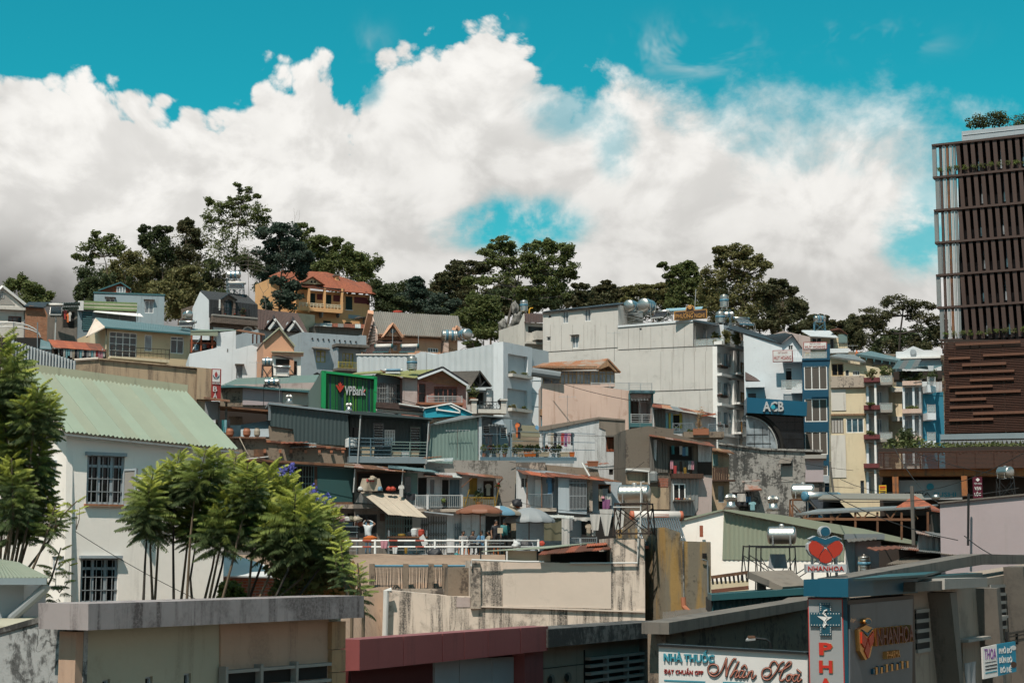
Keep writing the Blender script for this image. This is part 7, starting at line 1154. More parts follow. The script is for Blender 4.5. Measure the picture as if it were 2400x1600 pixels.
pbox('broken_pillar',f,1082,720,1130,1010,0,.4,'mold_beige',t);pbox('wall_top',f,430,560,700,640,-1.5,0,'mold_beige',t);ppoly('rubble_parapet',f,[(640,575),(1180,620),(1200,690),(700,640)],-1.5,-.2,'mold_brown',t)
a,b,c,d=f.p(500,670,1.1),f.p(790,705,1.1),f.p(700,660,-.2),f.p(430,625,-.2);roof_sheets(a,b,c,d,4,5,.03,['rust','rust_orange'],t);roof_sheets(f.p(770,690,1.0),f.p(1400,745,1.0),f.p(1150,690,-.4),f.p(670,640,-.4),8,5,.03,['rust','rust_orange','rust_brown'],t);rail(f,530,855,760,985,t,'grey_metal',16,.8);pbox('balcony_slab',f,440,985,800,1015,0,.9,'mold_beige',t)
for u in(530,665):M().beam(f.p(u,985,.85),f.p(u,670,.85),.05).done('post','rust_brown',t)
garment(f,705,705,780,860,.6,'cloth_blue','blue trousers hung under the rusty eaves');garment(f,755,710,782,860,.65,'cloth_dark','black trousers hung beside the blue ones');tag(M().tube([f.p(1035,568,.3),f.p(1105,688,.6)],.05,8).done('pipe','pvc'),'white pipe leaning on the rubble parapet','pipe');crate(f,1085,548,1185,596,-.3,.3,'terracotta','orange brick coloured box on the rubble parapet','box')
for i,(u,v,m_)in enumerate(((1205,810,'cloth_beige'),(1245,805,'cloth_grey'),(1280,850,'cloth_white'))):cloth(f,u-22,v,u+25,v+110,.55,m_,['beige','grey','white'][i]+' cloth hung in the window next to the barred bay',taper=.2)
bag(f,1228,888,.09,.6,'cloth_pink','pink ball hanging beside the barred bay','ball');cloth(f,1220,905,1290,985,.6,'cloth_purple','striped purple cloth low in the window next to the bay',ragged=.2)
roof_sheets(f.p(560,1055,1.8),f.p(965,1082,1.8),f.p(960,1045,.2),f.p(500,1020,.2),5,6,.03,'blue_zinc',t,'canopy_sheet')
cloth(f,685,1075,845,1285,1.7,'cloth_olive','dark olive tarpaulin hanging from the blue canopy',wav=.06,cat='tarpaulin');cloth(f,845,1088,915,1450,1.9,'cloth_white','long white striped curtain at the right of the stalls',wav=.05,cat='curtain');cloth(f,915,1080,945,1190,1.8,'cloth_grey','narrow grey cloth beside the long curtain',cat='curtain');cloth(f,945,1072,1110,1105,1.5,'cloth_white','frayed white bunting across the blue grey wall',ragged=.4,cat='bunting');cloth(f,1100,1045,1195,1190,1.5,'cloth_white','hanging white net beside the dark doorway',taper=.4,cat='curtain');cloth(f,1185,1000,1310,1240,1.6,'cloth_white','gathered white curtain left of the steel tank',taper=.75,cat='curtain');cloth(f,1310,1010,1415,1245,1.6,'cloth_white','gathered white curtain behind the tank stand',taper=.5,cat='curtain');pbox('dark_doorway',f,1030,1060,1400,1390,.05,.1,'dark',t);garment(f,1060,1130,1120,1240,1.0,'cloth_beige','beige shirt in the dark doorway');garment(f,1110,1150,1165,1240,1.0,'cloth_white','white shirt in the dark doorway');rail(f,915,1255,1160,1310,t,'grey_metal',14,1.6)
f=FP(1190,500,100,-2);t=house('white_block_house','whitewashed block house with an orange shutter and bare render on top',f,[(640,800),(640,270),(1190,165),(1432,185),(1425,800)],5,'dingy_white',[(1257,320,1368,465,dict(frame='shutter_orange',cols=1,pane='dark')),(1283,625,1322,675,dict(frame='concrete',cols=1,pane='dark'))]);ppoly('bare_render',f,[(1192,145),(1432,170),(1432,270),(1372,285),(1365,330),(1258,322),(1250,265),(1192,245)],0,.05,'raw_render',t);ppoly('roof_edge',f,[(640,235),(1190,145),(1432,168),(1432,182),(1190,165),(700,268),(640,268)],-5,.12,'raw_render',t);pbox('window_hood',f,1250,316,1402,330,0,.4,'concrete',t)
for i in range(4):pbox('shutter_leaf',f,1262+i*26,330,1286+i*26,460,-.06,-.01+.02*(i%2),'shutter_orange',t)
at_view('B4');f=FP(450,600,95,6);t=house('plank_shack','brown block and plank shack with rusty roof and open washing window',f,[(245,1100),(248,325),(445,290),(668,318),(668,360),(1005,450),(1000,1080)],4,'brown_block',[(625,460,840,600,dict(frame='wood_grey',cols=1,pane='dark')),(660,795,770,950,dict(cols=2,pane='dark')),(530,828,560,856,dict(frame='concrete',cols=1,pane='dark'))])
for i in range(7):pbox('plank',f,456+i*23,395+i*9,476+i*23,700,.02,.08,'wood_grey',t)
for i in range(11):pbox('plank',f,630+i*22,602,650+i*22,710,.02,.1,'wood_grey' if i%4 else 'wood_brown',t)
pbox('white_sheet',f,880,450,995,605,.02,.1,'dingy_white',t);pbox('planks_dark',f,878,605,1000,720,.02,.08,'dark_brown',t);ppoly('torn_panel',f,[(490,410),(520,415),(510,600),(495,570)],.08,.12,'dingy_white',t)
roof_sheets(f.p(450,378,1.0),f.p(1035,475,1.0),f.p(985,440,-.8),f.p(460,360,-.8),8,5,.03,['rust','rust_brown','rust_zinc'],t);pbox('brick_patch',f,530,745,620,825,0,.06,'brick_red',t);ribwall('zinc_cladding',f.off(.1),[(640,1075),(640,720),(890,750),(880,1000),(850,1075)],.1,'zinc',t,.2,.03,drop=False);window(f.off(.25),(660,795,770,950),t,'white_paint',2,1,'dark',o=0);pbox('sill_shelf',f,655,940,830,950,0,.7,'wood_grey',t);pbox('floor_ledge',f,640,712,910,752,0,.6,'wood_brown',t);pbox('mid_beam',f,245,660,455,695,0,.25,'concrete_pale',t);pbox('lower_render',f,250,695,440,800,0,.05,'beige_dirty',t);pbox('lower_render',f,465,820,625,1020,0,.04,'beige_dirty',t);wall('pale_strip',f.off(.06),[(860,1090),(880,700),(1005,715),(1000,1090)],.2,'pink_pale',t,drop=False)
M().tube([f.p(248,672,.3),f.p(448,690,.3),f.p(452,800,.3)],.06,6).done('downpipe','pvc',t);tag(M().lathe(f.p(492,785,.3),[(.2,0),(.26,.1),(.26,.5),(.14,.62)],12).done('drum','zinc'),'grey drum wedged at the plank shack corner','drum')
for i,(u,v,m_)in enumerate(((650,465,'cloth_teal'),(720,470,'cloth_white'),(745,480,'cloth_blue'),(770,478,'cloth_cyan'),(640,595,'cloth_pink'),(670,640,'cloth_red'),(755,655,'mustard'),(795,600,'cloth_grey'),(822,600,'cloth_pink'))):cloth(f,u-12,v,u+14,v+75,.35,m_,'%s cloth %s on the plank shack'%(m_[6:]if m_!='mustard' else 'yellow',ORDN[i]),group='washing on the plank shack')
for i in range(6):bag(f,690+i*24,930,.07,.4,['terracotta','plastic_red','cloth_dark','wood_tan','plastic_grey','styrofoam'][i],['brown','red','black','tan','grey','cream'][i]+' bundle on the shack window shelf','bundle')
f=FP(1080,750,99,-4);t=house('narrow_tan_house','narrow tan house with a timber balcony beside the mouldy wall',f,[(1005,1080),(1005,510),(1060,480),(1155,540),(1155,1080)],3,'beige_dirty',[(1058,815,1106,960,dict(frame='pale_blue',cols=1,pane='glass_pale'))]);
for i in range(7):pbox('balcony_board',f,1005+i*20,660-i,1022+i*20,770,.5,.56,'wood_brown',t)
pbox('balcony_floor',f,1003,765,1200,778,0,.6,'wood_brown',t);pbox('upper_recess',f,1008,540,1055,640,0,.05,'teal_plaster',t);M().slab([f.p(1000,500,.7),f.p(1200,528,.7),f.p(1150,500,-1),f.p(1010,480,-1)],.06).done('roof','rust_brown',t)
f=FP(1500,700,104,-8);t=house('mouldy_wall','big windowless wall streaked black with mould',f,[(1060,1060),(1060,440),(1450,490),(1820,505),(1820,1080)],4,'mold_wall',[(1618,610,1702,640,dict(frame='concrete',cols=1,pane='dark'))],cat='wall');M().slab([f.p(1585,618,.5),f.p(1690,615,.5),f.p(1712,570,0),f.p(1605,572,0)],.05).done('window_hood','concrete',t);pbox('pale_patch',f,1610,660,1710,780,0,.03,'concrete_pale',t);ppoly('coping',f,[(1060,436),(1450,486),(1970,500),(1970,520),(1450,500),(1060,452)],-4,.15,'mold_wall',t)
M().slab([f.p(1285,850,1),f.p(1440,845,1),f.p(1400,810,0),f.p(1290,800,0)],.08).done('lean_roof','rust_zinc',t);pbox('lower_opening',f,1180,870,1320,1010,0,.05,'dark',t);cloth(f,1225,885,1310,955,.5,'cloth_white','white towel before the mouldy wall');cloth(f,1225,945,1310,985,.45,'cloth_dark','navy cloth before the mouldy wall');garment(f,1325,955,1390,1030,.6,'cloth_cyan','striped blue shirt before the mouldy wall');cloth(f,1300,910,1345,960,.5,'cloth_blue','blue cloth before the mouldy wall')
f2=Face(f.p(1820,700,.3),-10);t=house('white_stair_tower','pale rendered box with a slab top beside the mouldy wall',f2,[(1820,780),(1825,575),(1980,575),(1978,780)],2,'pink_wall',drop=False);pbox('slab',f2,1815,545,2005,578,-2,.4,'concrete_pale',t);pbox('lower_wall',f2,1810,780,1990,900,-2,-.2,'concrete',t);pbox('opening',f2,1940,800,1970,870,-.2,-.15,'dark',t)
f=FP(1800,900,70,-4);tank(f.p(1800,862),.78,.30,(1,-.25,0),'steel tank on a rusty stand before the mouldy wall');stand(f.p(1800,930),.95,.7,1.4,'rusty stand under the tank before the mouldy wall',mat='rust_brown');solar(f.p(1960,910),1.6,'blue framed solar panel right of the rusty tank stand',30,'steel_dull','steel_blue',38,1.9,.2)
for u,v,l in((1170,1020,'left'),(1540,1035,'right')):vent(P(u,v,60),.19,'%s steel roof vent on the sage warehouse'%l)
at_view('B2');f=FP(700,1330,79,0);t=thing('street_railing','white and red pipe railing along the stall terrace','railing',f.p(700,1420))
for u in(-130,310,860,1112,1330,1590,1810):M().tube([f.p(u,1415,0),f.p(u,1268,0)],.055,8).done('post','white_paint',t)
for v in(1280,1337):
    for i in range(24):
        a=-130+i*81;M().tube([f.p(a,v,.01),f.p(a+81,v,.01)],.04,7).done('rail_band','curb_red' if i%3==1 and i<13 else 'white_paint' if i<16 else 'light_metal',t)
g=f.off(-1.2);zb=10.53
def gp(u,d):p=P(u,1380,d);return V3((p.x,d,zb))
umbrella(gp(1275,81),1.15,2.35,'brown market umbrella with a scalloped edge',['brown_umbrella'],drop=.14);umbrella(gp(1458,81.6),1.0,2.3,'small blue and cream printed umbrella between the two big ones',['plastic_blue','cloth_beige','cloth_white'],8,.17,'grey_metal');umbrella(gp(1725,82.5),1.25,2.25,'grey market umbrella at the right',['grey_umbrella'],12,.24)
pbox('hang_tag',f,1432,1155,1482,1205,-1.5,-1.47,'styrofoam',t)
person('person in a pale shirt standing with both hands behind the head',gp(245,83),1.66,150,'stand','shirt','jeans','head');PS=[(1120,84.5,'cloth_grey','grey shirt, leftmost of the seated diners'),(1210,84,'cloth_dark','black shirt, second of the seated diners'),(1285,83.5,'cloth_blue','blue shirt, third of the seated diners'),(1355,84.5,'cloth_beige','tan shirt, fourth of the seated diners')]
for i,(u,d,m_,l)in enumerate(PS):person('person seated in a '+l,gp(u,d),1.62,20-30*i,'sit',m_,'cloth_dark','fwd')
person('person standing in dark clothes under the printed umbrella',gp(1420,84),1.68,30,'stand','cloth_dark','cloth_dark');person('person standing in a teal shirt beside the umbrella pole',gp(1500,83.2),1.66,10,'stand','cloth_teal','cloth_dark','fwd')
for i,u in enumerate((1100,1150,1200,1290,1350,1420,1470,1520)):
    p=gp(u,82.3+(i%3)*.8);t=thing('plastic_stool','orange plastic stool, %s along the stalls'%ORDN[i],'stool',p,'orange plastic stools');M().lathe(p+V3((0,0,.36)),[(.15,0),(.16,.03),(.12,.045)],10).done('seat','plastic_orange',t)
    for a in range(4):q=V3((cos(a*pi/2+.8),sin(a*pi/2+.8),0));M().beam(p+q*.17,p+q*.12+V3((0,0,.37)),.035).done('leg','plastic_orange',t)
for i,(u,d)in enumerate(((1180,83.2),(1400,83))):
    p=gp(u,d);t=thing('folding_table','low stall table, %s'%['left under the brown umbrella','right under the printed umbrella'][i],'table',p);M().box(Face(p,0),-.5,.5,.52,.56,-.35,.35).done('table_top','steel_dull',t)
    for a,b in((-1,-1),(1,-1),(1,1),(-1,1)):M().beam(p+V3((a*.45,b*.3,0)),p+V3((a*.45,b*.3,.52)),.03).done('leg','grey_metal',t)
def cart(u0,u1,d,label,roof=True):
    a,b=gp(u0,d),gp(u1,d);t=thing('food_cart',label,'food cart',a.lerp(b,.5));w=(b-a).length;F0=Face(a,0)
    M().box(F0,0,w,.75,.82,-.7,0).done('counter','rust_brown',t);M().box(F0,.05,w-.05,.18,.22,-.65,-.05).done('lower_shelf','steel_dull',t)
    for x in(.05,w-.05):
        for o in(-.05,-.65):M().beam(F0.W(x,0,o),F0.W(x,1.95 if roof else 1.1,o),.04).done('post','grey_metal',t)
    return t,F0,w
t,F0,w=cart(420,790,79.6,'rusty vendor cart with a red tank and a leaning panel',False);M().slab([F0.W(w-.1,1.95,.1),F0.W(w+1.2,1.8,.1),F0.W(w+1.2,1.86,-.6),F0.W(w-.2,2.0,-.6)],.03).done('tarp','tarp_grey',t)
for i,(x,m_,r,h)in enumerate(((w*.66,'plastic_white',.16,.36),(w*.84,'plastic_red',.15,.32),(w*.35,'mustard',.18,.12),(w*.55,'cloth_dark',.13,.2))):tag(M().lathe(F0.W(x,.825,-.3),[(r*.85,0),(r,h*.2),(r,h*.85),(r*.6,h)],12).done('container',m_),['white bucket','red bucket','yellow tray','black pot'][i]+' on the rusty vendor cart','container')
t2=M().slab([F0.W(w*.8,.75,.12),F0.W(w*.9,.92,.12),F0.W(w*1.02,.5,.12),F0.W(w*.9,.3,.12)],.03).done('panel','plastic_white');tag(t2,'white diamond shaped panel leaning on the vendor cart','panel')
for i,(x,m_)in enumerate(((w*.1,'cloth_pink'),(w*.42,'plastic_white'),(w*.55,'mustard'),(w*.02,'cloth_beige'))):cloth(f,360+i*110,1280 if i==0 else 1340,428+i*90,1350 if i==0 else 1400,.12,m_,['pink towel','white bag','yellow bag','beige bag'][i]+' hanging on the terrace rail by the cart',taper=.2)
t,F0,w=cart(0,150,84,'glass fronted snack cart with a cloth bundle on its roof');M().box(F0,.02,w-.02,.85,1.35,-.6,-.05).done('glass_case','glass',t);M().box(F0,0,w,1.35,1.39,-.66,0).done('case_top','white_paint',t);M().box(F0,0,w,1.08,1.11,-.06,.01).done('shelf','white_paint',t)
for i in range(3):tag(M().box(F0,.15+i*.5,.5+i*.5,1.395,1.58,-.5,-.1).done('tub',['plastic_blue','rust_orange','plastic_blue'][i]),['left blue','brown','right blue'][i]+' tub on the snack cart','tub')
fq=Face(F0.O,0)
for i,m_ in enumerate(('cloth_pink','cloth_white','cloth_olive','cloth_beige')):bag(fq,0+i*48,1085,.26,.1,m_,['pink','white','olive','beige'][i]+' cloth bundle on the snack cart roof','bundle',.6)
tag(M().lathe(gp(265,80.2)+V3((0,0,.55)),[(.25,0),(.32,.05),(.34,.22),(.3,.24),(.1,.32)],14).done('basin','plastic_orange'),'orange basin by the standing person','basin');bag(f,865,1410,.3,.5,'cloth_dark','black refuse sack below the railing','refuse_sack');bag(f,825,1420,.16,.5,'tarp_grey','grey tub beside the refuse sack','tub');bag(f,1060,1420,.14,.5,'cloth_teal','teal rag on the terrace edge','rag');bag(f,1700,1330,.3,-1,'cloth_dark','black covered heap right of the stalls','heap');bag(f,1605,1320,.17,.1,'plastic_white','white bag tied to the railing','bag');bag(f,1840,1310,.15,-1,'plastic_red','red bag behind the railing','bag')
# ================================================================== brick house group (A3)
at_view('A3');f=FP(770,1300,112,10)
t=house('brick_gable_house','brick gabled house with red timber doors and a steel rail',f,[(470,1500),(470,1190),(590,1190),(770,1125),(955,1255),(955,1500)],5,'brick_pink',[(590,1238,645,1385,dict(frame='wood_red',cols=1,rows=2,pane='glass_black')),(708,1260,888,1390,dict(frame='wood_red',cols=5,rows=2,pane='glass_black',top=.1))]);ppoly('brick_gable',f,[(600,1200),(770,1135),(900,1215),(890,1260),(705,1235),(700,1225),(640,1225)],0,.06,'brick_orange',t);pbox('pink_wall',f,468,1188,580,1400,0,.08,'pink_pale',t)
for a,b in(((585,1198),(775,1128)),((775,1128),(968,1252))):p,q=f.p(*a,.5),f.p(*b,.5);M().slab([p,q,q-f.n*5.4,p-f.n*5.4],.08).done('roof_slope','olive_roof',t);M().beam(p,q,.14).done('verge','white_blue',t);M().beam(p+V3((0,0,.14)),q+V3((0,0,.14)),.14).done('ridge_tile','tile_dark',t)
M().sheet(f.p(290,1165,.6),f.p(560,1195,.5),f.p(770,1125,-4),f.p(500,1140,-4),16,.03).done('roof_slope','olive_roof',t);rail(f,645,1340,910,1400,t,'light_metal',5,.8,bars='h');pbox('balcony_floor',f,570,1392,920,1410,0,1,'terracotta',t)
f2=FP(380,1270,113,10);t=house('grille_house','grey annexe with two large barred windows',f2,[(265,1480),(268,1160),(325,1145),(495,1215),(465,1390),(465,1480)],4,'grey_metal',[(275,1228,352,1392,dict(frame='grey_metal',cols=1,rows=1,pane='glass',grille='light_metal')),(358,1235,458,1392,dict(frame='grey_metal',cols=1,pane='glass',grille='light_metal'))]);M().slab([f2.p(320,1140,.4),f2.p(500,1218,.4),f2.p(480,1195,-4),f2.p(300,1130,-4)],.08).done('roof','rust_brown',t);M().slab([f2.p(70,1165,.4),f2.p(320,1148,.4),f2.p(320,1135,-4),f2.p(120,1150,-4)],.08).done('roof','olive_roof',t)
f2=FP(450,1430,106,6);t=house('open_porch','low open porch with white posts under a tiled edge',f2,[(265,1560),(265,1455),(640,1500),(640,1560)],3,'dark_brown',[]);ppoly('tile_edge',f2,[(265,1385),(470,1395),(640,1425),(640,1460),(265,1425)],-2,.6,'tile_brown',t);ppoly('beam',f2,[(265,1430),(640,1462),(640,1485),(265,1448)],-.2,.3,'offwhite',t)
for u in(435,630):pbox('post',f2,u,1440,u+20,1560,0,.25,'offwhite',t)
M().tube([f2.p(440,1392,.7),f2.p(725,1436,.7)],.05,6).done('gutter','pvc',t)
f2=FP(820,1450,104,6);t=house('turquoise_canopy','turquoise pediment canopy with a white moulded frame',f2,[(640,1500),(640,1420),(840,1388),(1000,1460),(1000,1478)],2,'turquoise',drop=False);
for q in([(725,1405),(810,1388),(910,1440),(905,1448),(810,1398),(735,1412)],[(725,1405),(738,1408),(738,1445),(725,1445)],[(725,1440),(908,1466),(908,1456),(735,1432)],[(900,1438),(910,1440),(910,1466),(898,1462)]):ppoly('moulding',f2,q,0,.1,'white_paint',t)
ppoly('coping',f2,[(636,1422),(838,1384),(1002,1460),(1002,1468),(838,1394),(636,1430)],-2,.15,'white_paint',t);pbox('soffit',f2,640,1495,1000,1530,-2,-.3,'tan_plaster',t)
f2=FP(1060,1300,115,8);t=house('porch_gable','white balcony porch under a dark tiled roof with black trusses',f2,[(950,1560),(950,1280),(1165,1290),(1165,1560)],4,'dingy_white',[(965,1300,1090,1400,dict(frame='concrete',cols=1,pane='dark'))]);M().sheet(f2.p(960,1230,.6),f2.p(990,1262,1),f2.p(1065,1140,1),f2.p(830,1145,-3),12,.05).done('roof','tile_grey',t);M().slab([f2.p(1065,1138,1),f2.p(1155,1255,1),f2.p(1150,1250,-3),f2.p(1060,1135,-3)],.1).done('roof','tile_grey',t);ppoly('gable_void',f2,[(985,1262),(1062,1160),(1140,1258)],.1,.3,'dark',t)
for a,b in(((985,1262),(1062,1150)),((1062,1150),(1150,1258)),((1062,1155),(1062,1262)),((1020,1215),(1062,1262)),((1105,1215),(1062,1262)),((985,1262),(1145,1260))):M().beam(f2.p(*a,.8),f2.p(*b,.8),.07).done('truss','dark_metal',t)
for u in(1000,1225):pbox('gate_pier',f2,u-22,1375,u+18,1480,.8,1.4,'offwhite',t);pbox('pier_cap',f2,u-30,1370,u+26,1382,.7,1.5,'offwhite',t)
pbox('column',f2,1105,1280,1145,1400,.2,.5,'dingy_white',t);rail(f2,1045,1385,1200,1448,t,'dark_metal',6,1.1,bars='o');pbox('slab',f2,1030,1446,1245,1475,0,1.3,'offwhite',t);pot_plant('round bush on the white porch balcony',f2.p(1005,1372,.9),.25,.2,'leaf_mid',k=1.4);tag(M().lathe(f2.p(1218,1398,1.1),[(.1,0),(.16,.05),(.16,.22),(.24,.26),(.03,.42)],6).done('lantern','dark_metal'),'black lantern on the white porch pier','lantern')
# ================================================================== white house with the green roof
at_view('A8');f=FP(350,900,46,35);BW=dict(frame='grey_blue',cols=3,rows=1,pane='glass_black',grille='grey_umbrella',top=.24,fw=.07)
t=house('green_roof_house','white rendered house with a long pale green ribbed roof',f,[(350,1470),(350,545),(1190,640),(1165,1470)],6.5,'white_plaster',[(455,680,652,945,BW),(422,1222,618,1462,BW)])
a,b,c,d=f.p(325,565,.28),f.p(1255,662,.28),f.p(975,352,-3.2),f.p(75,232,-3.2);roof_sheets(a,b,c,d,14,3,.06,['green_roof','green_roof','green_roof_pale'],t);M().beam(c+V3((0,0,.05)),d+V3((0,0,.05)),.26).done('ridge_cap','green_trim',t);M().beam(a+V3((0,0,-.06)),b+V3((0,0,-.06)),.05).done('eave_batten','zinc',t)
M().slab([c,d,d-f.n*3.4-V3((0,0,2.1)),c-f.n*3.4-V3((0,0,2.1))],.05).done('rear_roof','green_roof',t);M().beam(d,a,.14).done('verge','beige_clean',t)
fl=Face(f.p(350,900),-55).off(.05);wall('end_wall',fl,[(268,1470),(268,560),(330,530),(350,560),(350,1470)],.18,'white_plaster',t,[(225+45,700,288,905),(270,1215,335,1290)]);window(fl,(270,1215,335,1290),t,'grey_blue',2,1,'glass_black');pbox('end_lintel',fl,262,715,300,735,0,.2,'grey_blue',t)
x0,x1,z0,z1=f.rect(452,672,655,690);M().box(f,x0-.03,x1+.03,z0,z1,0,.1).done('window_head','grey_blue',t);pbox('window_head',f,414,1212,635,1226,0,.14,'grey_blue',t);pbox('window_sill',f,440,943,655,956,0,.1,'brick_orange',t)
s0=f.at(648,850)[0];z0,z1=f.rect(640,758,648,955)[2:];m=M();fs=Face(f.W(s0,0,0),35-72);m.box(fs,0,.55,z0,z1,-.02,.02);m.done('shutter','concrete_pale',t)
for a_,b_,c_,d_ in((0,.06,z0,z1),(.49,.55,z0,z1),(.06,.49,z0,z0+.06),(.06,.49,z1-.06,z1)):M().box(fs,a_,b_,c_,d_,.021,.04).done('shutter_frame','grey_blue',t)
wire([f.p(395,1085,1.2),f.p(700,1270,1.2),f.p(1050,1450,1.2)],'dark cable crossing the white house wall',.01,.012)
# ================================================================== yard with brick fence behind the young trees
at_view('B8');f=FP(1000,1200,50,18);t=thing('white_sheet_shed','low brick shed under a white sheet roof behind the stems','shed',f.p(1000,1430));M().slab([f.p(820,1225,.6),f.p(1320,1235,.6),f.p(1200,1130,-1.5),f.p(835,1010,-2)],.04).done('roof','plastic_white',t);wall('wall',f,[(820,1440),(820,1238),(1320,1245),(1320,1440)],1.5,'brick_red',t)
V=[];F_=[]
for i in range(70):
    q=P(random.uniform(1480,1960),random.uniform(1180,1420),random.uniform(43,47));leaf_ball(V,F_,q,.3,.3,.25,30,.10)
o=mesh('dry_undergrowth',V,F_,'dry_leaf');o['kind']='stuff';o['label']='sunlit dry straw coloured undergrowth right of the young trees'
for i,(u,v,r,l)in enumerate(((1450,1330,.8,'leaf_mid'),(1620,1250,.9,'leaf_olive'),(1560,1130,.8,'leaf_mid'),(1760,1180,.7,'leaf_olive'),(950,1390,.45,'leaf_bright'),(1850,1300,.6,'leaf_bright'))):shrub('leafy bush below the young trees, %s'%['dark and dense at the centre','olive, right of centre','higher one in the middle','olive, at the far right','small bright one at the left','bright one by the dry grass'][i],P(u,v+120,42.5+.3*i),r,r*.8,l,.11,900,stems=8)
# ================================================================== young jacarandas
J8=[([(135,1450),(150,1100),(170,800),(215,330)],170,560),([(215,1450),(195,1000),(210,700),(300,300)],150,480),([(235,1450),(265,950),(300,700),(380,330)],150,560),([(400,1450),(395,950),(405,600),(440,175)],120,420),([(465,1445),(520,950),(560,700),(590,450)],130,450),([(515,1440),(545,900),(575,600),(680,130)],150,420),([(560,1440),(545,1250),(600,900),(640,480)],130,480),([(670,1440),(740,1150),(790,850),(810,380)],160,560),([(710,1440),(770,1150),(850,800),(920,500)],180,520),([(745,1430),(820,1150),(880,800),(945,185)],140,420),([(830,1420),(930,1050),(1010,700),(1050,250)],120,420),([(1050,1430),(1080,1100),(1110,800),(1130,430)],150,450),([(1060,1430),(1180,1100),(1220,800),(1225,280)],170,520),([(1150,1420),(1250,1200),(1270,950),(1285,640)],150,420),([(1270,1420),(1310,1150),(1360,800),(1385,360)],150,480),([(1290,1420),(1400,1180),(1450,850),(1465,500)],200,560),([(1320,1410),(1520,1250),(1600,900),(1600,560)],150,450),([(1380,1410),(1600,1150),(1680,950),(1710,610)],140,480),([(1500,1400),(1720,1100),(1780,1000),(1800,830)],130,330)]
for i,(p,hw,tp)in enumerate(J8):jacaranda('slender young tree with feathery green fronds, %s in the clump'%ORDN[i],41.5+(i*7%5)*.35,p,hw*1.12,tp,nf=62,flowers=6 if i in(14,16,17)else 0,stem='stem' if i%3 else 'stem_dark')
jacaranda('small feathery sapling right of the clump, before the earth slope',36,[(2060,1560),(2040,1400),(2010,1115)],110,420,nf=22,stem='stem');jacaranda('second small feathery sapling at the right edge of the clump',37,[(1960,1560),(1900,1300),(1860,930)],120,380,nf=26)
at_view('A8')
JL=[([(-40,1250),(-30,800),(10,60)],120,380),([(0,1250),(30,700),(60,190)],110,330),([(40,1250),(90,700),(110,250)],110,330),([(20,1250),(80,900),(10,430)],110,380),([(60,1250),(150,800),(200,330)],100,260),([(80,1250),(170,800),(235,375)],90,240),([(60,1250),(130,900),(130,560)],120,340),([(100,1250),(180,900),(225,565)],80,300),([(40,1240),(70,1000),(60,700)],100,340),([(110,1250),(170,1050),(200,830)],110,260),([(60,1240),(90,1080),(90,880)],100,260),([(130,1300),(260,1130),(330,1000),(405,925)],75,210),([(150,1330),(230,1150),(290,950)],80,200),([(190,1500),(270,1330),(320,1170)],90,330),([(150,1520),(180,1440),(190,1390)],90,160)]
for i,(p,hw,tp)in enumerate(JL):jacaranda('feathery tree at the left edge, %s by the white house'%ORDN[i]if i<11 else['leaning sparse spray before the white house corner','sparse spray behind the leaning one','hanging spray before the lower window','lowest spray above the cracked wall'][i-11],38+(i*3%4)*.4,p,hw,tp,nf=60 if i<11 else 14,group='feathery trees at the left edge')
# ================================================================== foreground left: shed corner, cracked wall, concrete front
at_view('B5');f=FP(150,300,30,8);t=house('grey_shed','dark grey shed corner with a sheet roof and a sloping downpipe',f,[(-80,700),(-80,170),(155,170),(155,700)],3,'grey_panel');M().sheet(f.p(-80,150,.5),f.p(325,146,.5),f.p(120,50,-2.2),f.p(-80,15,-2.2),16,.02).done('roof','pale_sage',t);pbox('fascia',f,-80,146,322,188,.42,.52,'blue_grey_metal',t);M().tube([f.p(300,190,.4),f.p(285,215,.4),f.p(80,400,.2),f.p(55,440,.1),f.p(55,520,.1)],.085,10).done('downpipe','grey_umbrella',t)
f=FP(540,600,25,58);LV=dict(frame='grey_blue',cols=1,pane='dark',fw=.03)
t=house('concrete_shop','low shaded shop front with a deep concrete fascia',f,[(540,900),(540,470),(2185,400),(2185,900)],5,'olive_plaster',[(655,797,705,880,LV),(930,778,978,870,LV),(1178,757,1224,860,LV)]);pbox('edge_pier',f,470,490,540,900,-.3,.04,'tan_plaster',t);ppoly('tan_panel',f,[(1405,440),(2100,410),(2100,900),(1405,900)],0,.03,'tan_plaster',t);ff=f.off(.55);ppoly('fascia',ff,[(566,312),(2332,260),(2332,400),(566,482)],-1.0,0,'fascia_grey',t)
for v0,v1 in((425,600),(605,745),(750,900)):pbox('pier_block',f,2092,v0,2180,v1,.03,.12,'tan_block',t)
for k in range(3):
    u0,u1,dv=1400+k*226,1400+(k+1)*226,-k*26;x0,x1=f.at(u0,780)[0],f.at(u1,780)[0];z1=f.at(1740,712)[1]
    for j in range(4):M().box(f,x0,x1,z1-j*.27-.05,z1-j*.27,.03,.16).done('vent_slat','concrete_pale',t);M().box(f,x0+.03,x1,z1-j*.27-.26,z1-j*.27-.06,.03,.06).done('vent_opening','dark',t)
    M().box(f,x0-.03,x0+.03,z1-1,z1+.06,.03,.18).done('vent_post','concrete_pale',t)
g=Face(f.p(540,600),-32).off(.06);t=house('cracked_wall','grey cracked side wall blackened along its sloping top',g,[(-300,900),(-300,560),(0,492),(260,420),(520,318),(545,318),(540,900)],.08,'cracked_wall',cat='wall',flat=True);ppoly('coping',g,[(-300,560),(0,470),(260,395),(515,312),(560,312),(560,480),(520,345),(260,432),(0,505),(-300,590)],-.4,.03,'concrete_dark',t)
at_view('B6');f=FP(120,800,31.8,61);t=house('red_fascia_shop','shop front under a panelled dull red fascia',f,[(60,1300),(60,890),(1245,800),(1245,1300)],.8,'red_panel');ff=f.off(.5)
